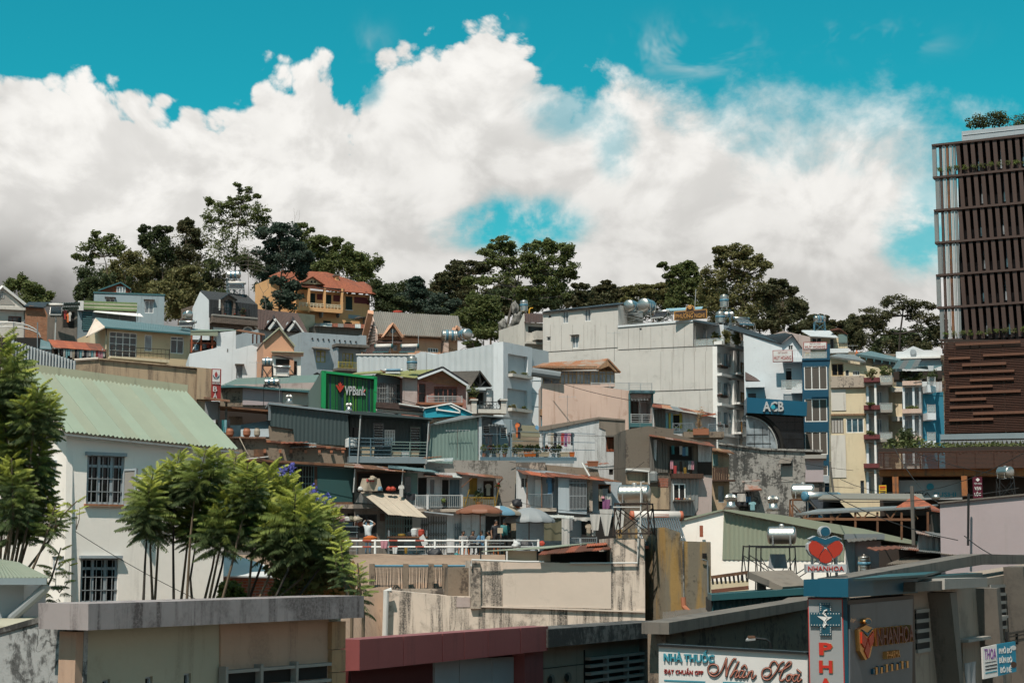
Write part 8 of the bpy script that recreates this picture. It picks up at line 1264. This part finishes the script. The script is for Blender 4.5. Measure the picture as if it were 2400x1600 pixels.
for a,b in((120,406),(410,662),(666,804),(808,961),(965,1174),(1178,1356)):ppoly('fascia_panel',ff,[(a,722-(a-120)*.0712),(b,722-(b-120)*.0712),(b,925-(b-120)*.1055),(a,925-(a-120)*.1055)],-.5,0,'fascia_red',t)
g=ff.turn(120,800,-29);ppoly('fascia_return',g,[(-20,735),(118,722),(116,924),(-20,930)],-.3,0,'fascia_red',t)
for a,b in((600,758),(763,973),(978,1118)):ppoly('grey_panel',f,[(a,890-a*.05),(b,890-b*.05),(b,1200),(a,1200)],0,.05,'grey_panel',t)
pbox('red_pier',f,1122,800,1245,1250,0,.3,'fascia_red',t);M().slab([ff.p(120,722,-.1),ff.p(1356,636,-.1),ff.p(1356,638,-1.2),ff.p(120,724,-1.2)],.1).done('roof_deck','concrete',t)
f2=f.off(.05);t=house('grey_concrete_shop','grey concrete shop with slatted vents under a black stained fascia',f2,[(1245,1300),(1245,780),(2070,700),(2070,1300)],.9,'concrete_tan');ppoly('fascia',f2.off(.5),[(1358,655),(2155,600),(2150,698),(1358,775)],-1,0,'concrete_dark',t);ppoly('side_pier',f2,[(1955,705),(2070,695),(2090,1250),(1945,1250)],0,.25,'concrete',t);ppoly('joint',f2,[(1245,920),(1590,880),(1590,884),(1245,924)],0,.02,'dark',t);ppoly('joint',f2,[(1590,790),(1594,790),(1594,1200),(1590,1200)],0,.02,'dark',t)
x0,x1=f2.at(1595,900)[0],f2.at(1965,900)[0];zt=f2.at(1780,818)[1];M().box(f2,x0,x1,zt-.75,zt,0,.02).done('vent_back','dark',t)
for j in range(5):M().box(f2,x0,x1,zt-j*.17-.07,zt-j*.17,.02,.16).done('vent_slat','concrete_pale',t)
for k in(.3,.66):M().box(f2,x0+(x1-x0)*k,x0+(x1-x0)*k+.08,zt-.7,zt,.02,.14).done('vent_post','concrete_pale',t)
for u,v in((1262,1000),(1370,988),(1480,972)):M().lathe(f2.p(u,v,0),[(.12,0),(.12,.06),(.085,.07)],16,f2.n).done('round_vent','concrete',t);M().lathe(f2.p(u,v,.06),[(.085,0),(.08,.015)],16,f2.n).done('round_hole','dark',t)
# ================================================================== beige walled compound
f=FP(1200,400,60,6);t=house('beige_compound','high beige rendered wall streaked with black mould',f,[(300,740),(300,398),(745,440),(850,440),(850,205),(1340,214),(1765,228),(1765,58),(1992,58),(1992,740)],2.5,'beige_wall',cat='wall');ppoly('clean_render',f,[(1060,218),(1330,216),(1770,232),(1770,520),(1320,510),(1060,505)],0,.03,'beige_clean',t);ppoly('ledge',f,[(850,500),(1330,512),(1990,535),(1990,545),(1330,522),(850,508)],0,.1,'beige_clean',t);pbox('niche',f,755,445,845,510,0,.02,'pink_pale',t);wall('mouldy_pier',f.off(.15),[(850,520),(850,208),(912,212),(915,520)],.3,'mold_beige',t,drop=False);wall('dark_block',f.off(-1),[(690,450),(700,248),(850,252),(850,450)],2,'mold_brown',t)
M().tube([f.p(852,240,.25),f.p(855,200,.25),f.p(1200,212,.2),f.p(1330,212,.2)],.035,7).done('pipe','pvc',t);M().tube([f.p(1500,222,.1),f.p(1942,220,.1),f.p(1950,50,.1),f.p(1955,-80,.1)],.035,7).done('pipe','pvc',t);M().tube([f.p(330,398,.3),f.p(295,402,.3),f.p(285,720,.3)],.1,9).done('downpipe','pvc',t)
fb=f.off(-3);t=thing('blue_rail_fence','concrete post fence with blue top rails and thin bars','fence',fb.p(450,400))
for u in(200,422,588,678):pbox('post',fb,u-17,225,u+17,400,-.15,.15,'mold_brown',t)
for a,b in((215,405),(440,575),(600,850)):
    M().tube([fb.p(a,240,.05),fb.p(b,240,.05)],.045,6).done('rail','steel_blue',t);m=M();n=int((b-a)/9)
    for i in range(n if b<700 else 6):u=a+(i+.5)*9;m.tube([fb.p(u,248,0),fb.p(u+random.uniform(-8,8),388,0)],.013,4)
    m.done('bars','dark_metal',t)
pbox('kerb',fb,190,388,850,420,-.2,.2,'mold_beige',t)
at_view('B7');g=Face(P(0,400,60.4),22);t=house('stained_wall','ochre stained windowless wall at the compound corner',g,[(-3,790),(-3,210),(98,245),(98,300),(296,306),(298,760)],4,'mold_yellow',cat='wall');pbox('seam',g,112,305,118,760,0,.05,'mold_wall',t)
for i in range(3):pbox('vent_slot',g,240+i*10,380,246+i*10,410,0,.05,'dark',t)
M().tube([g.p(115,670,.2),g.p(120,730,.25),g.p(150,760,.5),g.p(270,812,1.2)],.09,9).done('drain_pipe','pvc_orange',t);M().tube([g.p(240,420,.1),g.p(275,430,.1),g.p(280,720,.1)],.03,6).done('pipe','grey_metal',t)
at_view('B3');f=FP(1520,1100,60.5,4);tank(f.p(1515,848),.98,.31,(1,-.3,0),'big shiny steel tank on the rusty corner stand');stand(f.p(1512,935),1.15,.9,1.15,'rusty braced stand of the big steel tank',ax=(1,-.3,0),mat='rust_frame',th=.05);tag(M().tube([f.p(1320,972,.5),f.p(1575,972,.5),f.p(1575,740,.5),f.p(1610,740,.5)],.022,6).done('pipe','pvc'),'white water pipe beside the big steel tank','pipe');tag(M().tube([f.p(1578,740,.5),f.p(1570,1250,.5)],.025,6).done('pipe','pvc'),'white riser pipe down from the big steel tank','pipe')
c=P(1720,1050,63);solar(c,1.75,'white solar tank with orange caps and a tube array',10,'heater_white','tube_orange',42,1.6,.17,tubes='evac_tubes');
tag(M().slab([c+V3((-.1,-.175,.05)),c+V3((.45,-.08,.05)),c+V3((.45,-.08,-.06)),c+V3((-.1,-.175,-.06))],.01).done('brand_patch','rust_orange'),'worn orange label on the white solar tank','label')
f=FP(1000,1390,61,4);t=house('rust_roof_shed','tan shed under a sagging rusty sheet roof',f,[(355,1480),(355,1375),(745,1375),(1290,1380),(1290,1490)],1.5,'dark',drop=False);pbox('tan_panel',f,355,1372,622,1465,0,.06,'styrofoam',t);pbox('panel_frame',f,618,1360,630,1470,.06,.12,'dark_metal',t);pbox('tan_panel',f,632,1395,745,1470,-.2,.03,'styrofoam',t);roof_sheets(f.p(630,1412,1.2),f.p(1290,1362,1.2),f.p(1340,1310,-.6),f.p(700,1345,-.6),8,4,.03,['rust','rust','rust_orange'],t);M().sheet(f.p(1075,1335,.5),f.p(1270,1315,.5),f.p(1260,1300,-.2),f.p(1080,1312,-.2),8,.03).done('loose_sheet','rust_orange',t);M().slab([f.p(100,1375,.4),f.p(720,1345,.4),f.p(1150,1295,-1),f.p(640,1340,-1)],.03).done('edge_sheet','pale_sage',t);M().beam(f.p(105,1372,.4),f.p(105,1470,.4),.05).done('post','dark_metal',t);M().beam(f.p(345,1375,.4),f.p(345,1465,.4),.05).done('post','pvc',t)
# ================================================================== sage warehouse and roofs at right
at_view('B7');f=FP(372,300,63,-8);t=house('sage_warehouse','white gabled warehouse clad in pale sage ribs',f,[(60,540),(60,190),(105,165),(370,100),(1180,262),(1180,540)],5,'white_plaster');ribwall('ribbed_cladding',f.off(.02),[(372,422),(372,106),(1180,268),(1180,430)],.1,'pale_sage',t,.16,.025,drop=False);ppoly('roof',f,[(378,92),(740,128),(1300,222),(1715,318),(1700,332),(1180,262),(390,104)],-5,.3,'pale_sage',t);ppoly('verge',f,[(100,158),(370,92),(380,100),(105,170)],-4,.1,'pale_sage',t);pbox('chimney_pipe',f,226,200,248,275,.3,.55,'rust_orange',t);pbox('teal_lintel',f,1165,256,1425,292,.2,.9,'grey_metal',t);pbox('pink_bay',f,1240,300,1415,510,-1,.1,'pink_wall',t);pbox('dark_bay',f,1180,290,1242,520,-.2,.2,'grey_metal',t);M().tube([f.p(1520,335,.4),f.p(1500,395,.4),f.p(1410,440,.4)],.07,8).done('downpipe','grey_umbrella',t);upright_tank(f.p(1305,522,.6),.22,.58,'tall ribbed tank beside the heart sign',.05)
f=FP(760,400,46,-6);tank(f.p(762,263),.64,.235,(1,-.2,0),'steel tank on the black lattice stand by the heart sign');stand(f.p(800,328),2.2,1.2,1.8,'black lattice stand between the tank and the heart sign',mat='dark_metal',th=.035);stand(f.p(720,335),.9,.9,2.0,'narrow black stand under the lattice tank',mat='dark_metal',th=.03);cloth(f,690,385,790,480,-.3,'tarp_grey','grey tarpaulin bundled under the lattice stand',cat='tarpaulin',taper=-.3)
f=FP(600,650,42,-4);t=house('teal_ribbed_shed','dark teal ribbed shed with a sloping concrete slab above',f,[(298,800),(298,680),(905,625),(905,800)],3,'dark');ribwall('ribs',f.off(.02),[(298,790),(298,685),(905,650),(905,790)],.1,'teal_metal',t,.13,.03,drop=False);ppoly('roof',f,[(298,650),(905,608),(905,650),(298,690)],-2,.35,'teal_metal',t);f2=f.off(-1);M().slab([f2.p(540,500,0),f2.p(770,600,.8),f2.p(940,590,0),f2.p(830,490,-2.5)],.16).done('concrete_slab','fibro',t);ppoly('slab_edge',f2,[(536,500),(770,598),(765,630),(540,548)],.2,.5,'concrete',t)
pbox('slab_leg',f2,605,560,660,625,-.4,0,'concrete',t);wall('low_wall',f.off(-2.2),[(298,680),(298,565),(545,560),(545,680)],.3,'cream_light',t,drop=False)
for i in range(9):M().beam(f2.p(305+i*28,535-i*3,-.8),f2.p(312+i*28,585-i*2,-.8),.05).done('rail_post','dark_metal',t)
M().beam(f2.p(300,538,-.8),f2.p(540,505,-.8),.08).done('top_rail','rust_brown',t);M().beam(f2.p(300,630,-.4),f2.p(545,605,-.4),.09).done('rust_beam','rust',t)
f=FP(25,870,35,60);t=house('sloping_parapet_shop','shop side wall under a long rising concrete parapet',f,[(0,1300),(0,905),(930,730),(1300,640),(1300,1300)],.4,'mold_brown');ppoly('parapet',f.off(.3),[(22,835),(925,688),(1250,540),(1250,590),(925,748),(22,912)],-.6,0,'concrete',t);g=Face(P(100,790,44),0);roof_sheets(g.p(-20,850,2),g.p(390,790,2),g.p(300,740,-2),g.p(-20,770,-2),4,8,.03,'fibro',t)
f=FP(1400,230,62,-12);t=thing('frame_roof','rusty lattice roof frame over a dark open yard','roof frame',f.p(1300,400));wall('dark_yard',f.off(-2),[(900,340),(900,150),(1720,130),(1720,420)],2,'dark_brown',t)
for a,b in(((855,125),(1700,80)),((900,155),(1640,160))):M().beam(f.p(*a,0),f.p(*b,0),.09).done('chord','rust_brown' if b[1]>100 else 'zinc',t)
for i in range(8):u=980+i*90;M().beam(f.p(u,118-i*4,0),f.p(u+(45 if i%2 else-45),156,0),.05).done('lattice','rust_brown',t)
for u in(1085,1245,1390,1548,1720):M().beam(f.p(u,110,0),f.p(u,290,0),.07).done('post','rust_brown',t)
M().slab([f.p(855,122,.1),f.p(1700,78,.1),f.p(1790,60,-4),f.p(1000,90,-4)],.05).done('sheet_roof','zinc',t);M().slab([f.p(1000,20,-5),f.p(1700,25,-5),f.p(1680,-10,-9),f.p(1050,-15,-9)],.06).done('far_roof','zinc_brown',t);M().tube([f.p(1628,330,.6),f.p(1615,-60,.6)],.07,7).done('utility_post','wood_grey',t)
a=f.p(1508,80,-1.5);b=f.p(1800,92,-1.5);top=f.p(1632,2,-2.6)
M().hexa([a,b,b.lerp(a,.5)-f.n*2.4],[top,top+V3((.02,0,0)),top+V3((.01,.02,0))]).done('pyramid_roof','tile_red',t)
f2=f.off(.8);wall('board_wall',f2,[(1750,330),(1750,120),(1940,135),(1940,330)],2,'wood_grey',t);M().slab([f2.p(1745,95,.6),f2.p(1960,130,.6),f2.p(1880,105,-2),f2.p(1740,80,-2)],.05).done('board_roof','rust',t);roof_sheets(f2.p(1650,250,2.2),f2.p(2170,345,2),f2.p(1990,270,-.4),f2.p(1640,235,.3),6,6,.03,['rust','rust_zinc','zinc'],t);ribwall('zinc_gable',f2.off(1.6),[(1645,380),(1650,252),(1960,320),(1985,390)],.2,'zinc',t,.2,.03,drop=False);pbox('shade',f2,1400,330,2000,480,.2,1.2,'dark_brown',t)  # dark brown block put in as shade under the roof sheets
roof_sheets(f2.p(1520,350,2.4),f2.p(1950,400,2.4),f2.p(1940,370,.6),f2.p(1530,330,.6),6,5,.03,['zinc','rust_zinc','zinc_brown'],t);roof_sheets(f2.p(1450,455,2.8),f2.p(1830,440,2.8),f2.p(1820,400,1.2),f2.p(1600,400,1.2),4,6,.04,'fibro',t)
f=FP(2100,200,58,-22);t=house('pink_wall_house','plain pale pink rear wall beside the pyramid roof',f,[(1790,420),(1800,48),(2360,-5),(2700,-30),(2700,420)],4,'pink_wall');ppoly('coping',f,[(1790,45),(2360,-10),(2700,-36),(2700,-28),(2360,0),(1790,55)],-4,.1,'concrete',t);tag(M().tube([f.p(1985,330,.5),f.p(1988,-10,.5)],.04,6).done('mast','dark_metal'),'dark mast before the pale pink wall','mast')
# ================================================================== heart sign, pharmacy corner, billboard
f=FP(1060,400,30,6);t=thing('heart_sign','roof sign of red petals and a blue figure in silver outline','sign',f.p(1060,545));
def H(pts,o0,o1,m_,n):
    cx,cy=sum(p[0]for p in pts)/len(pts),sum(p[1]for p in pts)/len(pts);ppoly(n,f,pts,o0,o1,m_,t)
    if n in('petal','shoulders'):ppoly('rim',f,[(x+(x-cx)/math.hypot(x-cx,y-cy)*8,y+(y-cy)/math.hypot(x-cx,y-cy)*8)for x,y in pts],-.12-random.uniform(0,.01),-.002-random.uniform(0,.004),'letter_grey',t)
cir=lambda x,y,r,a0=0,a1=360,n=18:[(x+r*cos(RAD(a0+(a1-a0)*i/n)),y+r*sin(RAD(a0+(a1-a0)*i/n)))for i in range(n+(a1-a0<360))]
H(cir(1047,238,38),-.14,0,'letter_grey','head_rim');H(cir(1047,238,30),0,.02,'sign_blue','head_disc');H([(944,286),(985,268),(1047,290),(1108,268),(1152,286),(1110,300),(1048,326),(985,300)],0,.02,'sign_blue','shoulders')
H([(1040,340),(985,300),(960,300),(938,325),(938,355),(955,385),(1000,415),(1010,385)],0,.025,'heart_red','petal');H([(1056,340),(1110,300),(1138,300),(1160,325),(1160,355),(1140,388),(1098,415),(1086,385)],0,.025,'heart_red','petal');H([(1048,348),(1080,385),(1092,412),(1082,436),(1048,446),(1014,436),(1004,412),(1016,385)],0,.025,'heart_red','petal')
pbox('name_plate',f,924,452,1188,506,-.14,0,'letter_grey',t);text('NHANHOA',f,934,464,1168,496,.008,'sign_red',t,.006)
for u in(975,1135):pbox('leg',f,u,400,u+12,560,-.2,-.15,'light_metal',t)
f=FP(1190,900,29,-16);g=Face(f.p(1190,900),60);t=thing('pharmacy_pylon','corner pharmacy pylon with a blue band and a vertical sign','sign',f.p(1190,1400,-.5));ppoly('cap_band',f.off(.12),[(905,552),(1200,545),(1198,668),(905,662)],-.6,0,'sign_blue',t);ppoly('cap_band',g.off(.12),[(1198,545),(1655,545),(1655,640),(1198,668)],-.5,0,'sign_blue',t)
wall('left_panel',f,[(932,1350),(932,668),(1190,672),(1190,1350)],.5,'pharma_blue',t);pbox('red_line',f,940,676,1170,1340,0,.01,'sign_red',t);pbox('white_panel',f,946,682,1164,1340,.01,.02,'sign_grey',t);wall('right_panel',g,[(1195,1350),(1195,690),(1628,655),(1625,1350)],.5,'sign_brown',t);ppoly('metal_face',g,[(1200,718),(1612,680),(1608,1340),(1200,1340)],0,.03,'panel_dark',t)
for r in((1012,705,1088,920),(950,768,1150,858)):pbox('cross_arm',f,*r,.02,.06+.003*(r[0]<1000),'pharma_blue',t)
for i in range(44):
    q=[(1018+i%5*16,712)if i<5 else(1018+i%5*16,913)if i<10 else(1018 if i%2 else 1082,728+(i-10)//2*12)if i<16 else(1018 if i%2 else 1082,868+(i-16)//2*14)if i<22 else(958+(i-22)//2*18,776 if i%2 else 850)][0];M().lathe(f.p(q[0],q[1],.063),[(.009,0),(.009,.006)],6,f.n).done('bulb','sign_white',t)
M().tube([f.p(1060,752,.075),f.p(1042,758,.075),f.p(1035,775,.075),f.p(1050,790,.075),f.p(1060,800,.075),f.p(1040,825,.075),f.p(1055,845,.075),f.p(1035,865,.075)],.013,6).done('snake','sign_white',t);ppoly('cup',f,[(998,792),(1095,798),(1058,822),(1050,868),(1036,868),(1040,822)],.062,.075,'sign_white',t)
for s,v in(('P',965),('H',1082),('A',1198),('R',1315)):text(s,f,1008,v,1095,v+82,.035,'sign_red',t,.006,bold=.035);text(s,f,1012,v+1,1100,v+83,.015,'gold',t,.015,bold=.035)
h=g.off(.03);L_=lambda pts,o0,o1,m_,n:ppoly(n,h,pts,o0,o1,m_,t);L_(cir(1297,825,22),0,.09,'gold','head_rim');L_(cir(1297,828,17),.09,.1,'sign_blue','head_disc');L_([(1240,880),(1290,850),(1335,870),(1338,960),(1315,1060),(1285,1080),(1250,1020)],0,.07,'gold','outline');L_([(1255,878),(1297,905),(1332,872),(1310,900),(1297,925)],.07,.09,'sign_blue','shoulders');L_([(1256,895),(1292,940),(1275,1000),(1256,970)],.07,.09,'heart_red','petal');L_([(1334,890),(1300,940),(1312,1000),(1334,960)],.07,.09,'heart_red','petal');L_([(1296,950),(1314,1010),(1298,1070),(1276,1020)],.07,.085,'heart_red','petal')
text('NHANHOA',h,1345,858,1588,975,.05,'gold',t,.05,bold=.01);text('NHANHOA',h,1349,860,1590,973,.11,'script_red',t,.004,bold=.01);text('PHARMA',h,1425,1018,1512,1066,.04,'gold',t,.04);[pbox('slogan_mark',h,1348+i*17,1136-i*3.4-6*(i%3),1360+i*17,1172-i*3.6+5*(i%2),0,.04,'gold' if i%2 else 'sign_blue',t)for i in range(14)]
f=FP(930,1130,30,-33);t=thing('pharmacy_billboard','white pharmacy billboard with blue and red raised lettering','sign',f.p(400,1300));ppoly('board',f,[(-45,982),(932,1035),(932,1400),(-45,1350)],-.15,0,'sign_white',t);ppoly('frame_bar',f,[(-50,974),(934,1028),(934,1042),(-50,988)],-.2,.06,'dark_metal',t);view(1540,1490,.15306);text('NHÀ THUỐC',f,112,205,885,395,.02,'print_teal',t,.02,bold=.025);text('ĐẠT CHUẨN GPP',f,112,480,712,600,.012,'dull_red',t,.01,bold=.012);pbox('fine_print',f,112,676,740,700,0,.01,'print_teal',t);pbox('fine_print',f,1010,700,1340,730,0,.01,'print_teal',t)
SCR=[[(825,545),(850,570),(900,560),(935,510),(925,455),(870,430),(810,445),(780,500),(800,575),(860,612),(920,600),(980,540),(1030,430),(1065,330),(1058,420),(1060,540),(1060,622),(1090,500),(1140,400),(1180,345),(1210,350)],[(1250,380),(1190,500),(1120,630),(1150,590),(1190,535),(1225,520),(1228,555),(1195,620),(1220,630),(1255,595)],[(1325,535),(1290,522),(1255,570),(1260,630),(1290,625),(1330,560),(1348,525),(1312,610),(1330,635),(1375,600)],[(1290,490),(1345,440),(1375,500)],[(1410,535),(1378,640),(1390,605),(1430,545),(1465,535),(1450,600),(1455,645),(1480,640),(1515,590)],[(1640,610),(1690,620),(1740,570),(1740,510),(1690,485),(1630,510),(1605,580),(1630,650),(1700,667),(1760,620),(1830,530),(1880,430),(1945,385)],[(1720,480),(1760,400),(1810,385),(1835,420),(1852,445)],[(1860,545),(1950,500),(2040,440),(2050,400),(2010,400),(1950,480),(1890,600),(1880,660),(1910,682),(1960,645)],[(2045,585),(2000,600),(1980,650),(2000,685),(2035,670),(2060,620),(2045,585),(2090,605)],[(2155,592),(2110,592),(2080,650),(2095,690),(2130,675),(2165,610),(2182,590),(2152,670),(2170,695),(2215,650)],[(2140,505),(2205,560)]]
def smooth(q):
    Q=[]
    for i in range(len(q)-1):
        a,b,c,d=q[max(0,i-1)],q[i],q[i+1],q[min(len(q)-1,i+2)]
        for k in range(4):t_=k/4;Q.append(tuple(.5*(2*b[j]+(c[j]-a[j])*t_+(2*a[j]-5*b[j]+4*c[j]-d[j])*t_**2+(3*b[j]-a[j]-3*c[j]+d[j])*t_**3)for j in(0,1)))
    return Q+[q[-1]]
for q in SCR:
    for o,r,m_ in((.012,.020,'cloth_dark'),(.03,.012,'script_pale')):M().tube([f.p(u,v,o)for u,v in smooth(q)],r,6).done('script_stroke',m_,t,True)  # pale red stroke face over a wider dark backing
at_view('B7')
f2=Face(f.p(650,1010,-1.5),0);t=thing('wall_lamp','curved arm wall lamp above the pharmacy billboard','lamp',f2.p(690,1000));M().tube([f2.p(690,1005),f2.p(685,965),f2.p(660,945),f2.p(590,938)],.022,7).done('arm','dark_metal',t);M().slab([f2.p(525,946,.1),f2.p(590,940,.1),f2.p(585,925,-.1),f2.p(540,930,-.1)],.03).done('lamp_head','light_metal',t);pbox('lamp_cap',f2,540,922,585,936,-.08,.08,'rust_brown',t)
# ================================================================== concrete street row at right
f=FP(1660,800,33.5,62);t=house('concrete_row','shaded concrete terrace with slanted piers and slatted vents',f,[(1560,1400),(1560,640),(2700,440),(2700,1400)],1.2,'concrete_tan',[(1800,965,1850,1180,dict(frame='grey_blue',cols=1,pane='glass')),(1908,960,1952,1160,dict(frame='grey_blue',cols=1,pane='glass',grille='dark_metal')),(2125,790,2225,960,dict(frame='concrete',cols=1,pane='dark')),(2300,770,2330,950,dict(frame='blue_metal',cols=1,pane='glass_blue'))]);
ff=f.off(.6);ppoly('roof_beam',ff.off(-.7),[(1180,545),(2085,385),(2352,392),(2700,380),(2700,440),(2352,452),(2085,455),(1200,590)],-.5,0,'concrete',t);ppoly('white_beam',ff,[(1832,548),(2110,540),(2112,598),(1832,618)],-1,0,'concrete_pale',t);ppoly('dark_beam',ff.off(-.05),[(1640,570),(1832,560),(1832,622),(1640,632)],-1,0,'concrete',t);M().slab([ff.p(1230,548,.1),ff.p(1700,520,.1),ff.p(1940,462,-2.5),ff.p(1700,480,-2)],.04).done('teal_sheet','teal_metal',t);ppoly('teal_edge',ff.off(-.4),[(1655,540),(2080,508),(2080,530),(1655,560)],-.4,0,'teal_metal',t)
for q in([(1718,640),(1762,632),(1815,1300),(1790,1300)],[(2035,610),(2060,605),(2105,1300),(2085,1300)],[(2215,470),(2272,462),(2325,1300),(2280,1300)]):ppoly('slanted_pier',f,q,0,.45,'concrete',t)
for u0,u1,v,n in((1632,1716,745,4),(1778,1860,740,4),(2118,2218,585,5),(2286,2330,590,4)):
    x0,x1=f.at(u0,v)[0],f.at(u1,v)[0];z=f.at((u0+u1)/2,v)[1];M().box(f,x0,x1,z-n*.19,z,0,.03).done('vent_back','dark',t)
    for j in range(n+1):M().box(f,x0,x1,z-j*.19-.07,z-j*.19,-.02,.05).done('vent_slat','concrete_pale',t)
for r in((1898,932,2052,952),(2060,792,2168,808)):pbox('canopy',f,*r,0,.28,'concrete_pale',t)
rail(f,2120,890,2255,975,t,'dark_metal',3,.4,bars='h');rail(f,2318,985,2400,1090,t,'light_metal',10,.5);cloth(f,1805,1090,1880,1240,.5,'tarp_grey','grey awning cloth hanging at the bottom right',cat='tarpaulin',taper=.3)
fb=Face(ff.p(2190,1080,.2),40);t=thing('food_banner','hanging food shop banner in white and blue','sign',fb.p(2190,1200));ppoly('white_half',fb,[(2080,998),(2172,978),(2182,1185),(2088,1205)],-.04,0,'sign_white',t);ppoly('blue_half',fb,[(2172,978),(2295,958),(2302,1155),(2182,1185)],-.04,.003,'banner_blue',t);text('THOA',fb,2092,1005,2168,1075,.005,'purple',t,.004)
for i,(s,a,b)in enumerate((('PHỞ BÒ',2186,990),('BÚN BÒ',2188,1052),('BÒ NÉ',2196,1116))):text(s,fb,a,b,a+84-12*(i==2),b+46,.008,'sign_white',t,.004,bold=.02)
ppoly('rule',fb,[(2096,1096),(2170,1084),(2170,1088),(2096,1100)],0,.006,'cloth_dark',t)
for i in range(3):ppoly('fine_print',fb,[(2098,1118+i*22),(2174,1104+i*22),(2174,1112+i*22),(2098,1126+i*22)],0,.006,'cloth_dark' if i<2 else 'print_teal',t)
for v in(1000,1110):ppoly('dish_photo',fb,cir(2282,v,16 if v<1100 else 20,n=12),.003,.01,'plastic_white' if v<1100 else 'wood_brown',t)
at_view('F')
for i,(a,b,l)in enumerate((((1930,1100,95),(2352,1040,60),'thin cable rising right across the cream apartments'),((1700,1075,95),(1960,1120,90),'sagging cable before the blue shop house'),((2050,1020,90),(2240,1180,60),'cable dropping past the timber screen'),((700,900,120),(860,860,120),'cable across the pale blue house'),((690,880,121),(1000,990,110),'cable over the bank board'),((2215,1230,56),(2352,1295,50),'cable before the pink wall'),((550,1040,88),(830,1075,88),'cable along the old brown wall'),((1440,1085,94),(1480,1060,94),'short cable joining the white block and plank shack'),((440,960,96),(830,960,100),'cable above the dark green house'),((1000,960,99),(1420,1000,99),'cable across the caged terrace'),((1170,1060,90),(1440,1075,92),'cable along the rusty eaves'),((1640,1010,98),(1960,1080,96),'cable before the mouldy wall'),((1880,1150,60),(2340,1120,58),'long cable over the rusty frame roof'),((1900,1130,62),(2200,1240,56),'cable dropping to the rusty zinc roof'),((2080,1030,110),(2352,1095,100),'cable before the timber podium screen'),((200,820,130),(450,860,120),'cable before the cream house'),((860,900,106),(1180,960,104),'cable before the brick gable house'),((1260,870,117),(1540,930,112),'cable before the pink pavilion house'),((760,1165,87),(1180,1150,87),'cable strung over the stalls'),((1180,1150,87),(1420,1180,86),'second cable strung over the stalls'))):wire([P(*a),P(*b)],l,.03,.016 if a[2]<100 else .024)
tag(M().tube([P(1920,1180,80),P(1906,1060,80)],.05,6).done('pole','wood_grey'),'slim pole left of the timber screen','pole')
at_view('S')
for i,(u,v,d,h,l)in enumerate(((1165,1050,96,1.4,'pale green shed'),(1330,985,100,1.5,'white block house'),(1440,830,117,1.6,'pink pavilion house'),(655,940,97,1.3,'left end of the dark green house'),(1000,870,112,1.4,'brick gable house'),(600,900,117,1.6,'sage roofed hall'),(1730,1040,103,1.5,'mouldy wall'),(1500,985,97,1.3,'plank shack'),(330,745,172,2.2,'yellow fascia workshop'),(2000,860,150,2.0,'cream apartments'))):
    p=P(u,v,d);t=thing('roof_antenna','thin television antenna above the '+l,'antenna',p,'rooftop antennas');q=p+V3((0,0,h));M().tube([p-V3((0,0,.5)),q],.014,5).done('mast','zinc',t);M().tube([q+V3((-.5,0,-.1)),q+V3((.5,.1,-.1))],.01,4).done('boom','light_metal',t)
    for k in range(6):c=q+V3((-.45+k*.18,0,-.1));M().tube([c-V3((0,.25,.1)),c+V3((0,.25,.1))],.007,4).done('rod','light_metal',t)
for i,(u,v,d,w,m_,l)in enumerate(((690,1040,90.5,1.3,'rust','old brown wall'),(905,1075,89,1.0,'zinc','green gallery'),(1010,1075,89.5,.9,'rust_brown','sage shed foot'),(1240,1065,90,1.1,'wood_grey','terrace deck'),(1400,1090,90,1.2,'rust_zinc','white block house'),(1560,1010,96,1.2,'rust','plank shack roof'),(1600,1040,96,1.0,'wood_brown','balcony of the boarded cottage'),(2080,1290,56,1.0,'rust','red roofed yard'),(2020,1270,57,.9,'wood_grey','sage warehouse eave'),(1760,1130,100,1.0,'rust_zinc','mouldy wall foot'))):
    p=P(u,v,d);f=Face(p,random.uniform(-20,20));M_o=M().sheet(f.W(-w/2,0,.2),f.W(w/2,.08,.2),f.W(w/2+.1,.16,-.5),f.W(-w/2,.1,-.5),5,.03).done('loose_sheet',m_);tag(M_o,'loose %s sheet lying by the %s'%('weathered timber' if 'wood' in m_ else 'rusty' if 'rust' in m_ else 'grey metal',l),'sheet','loose roofing sheets')
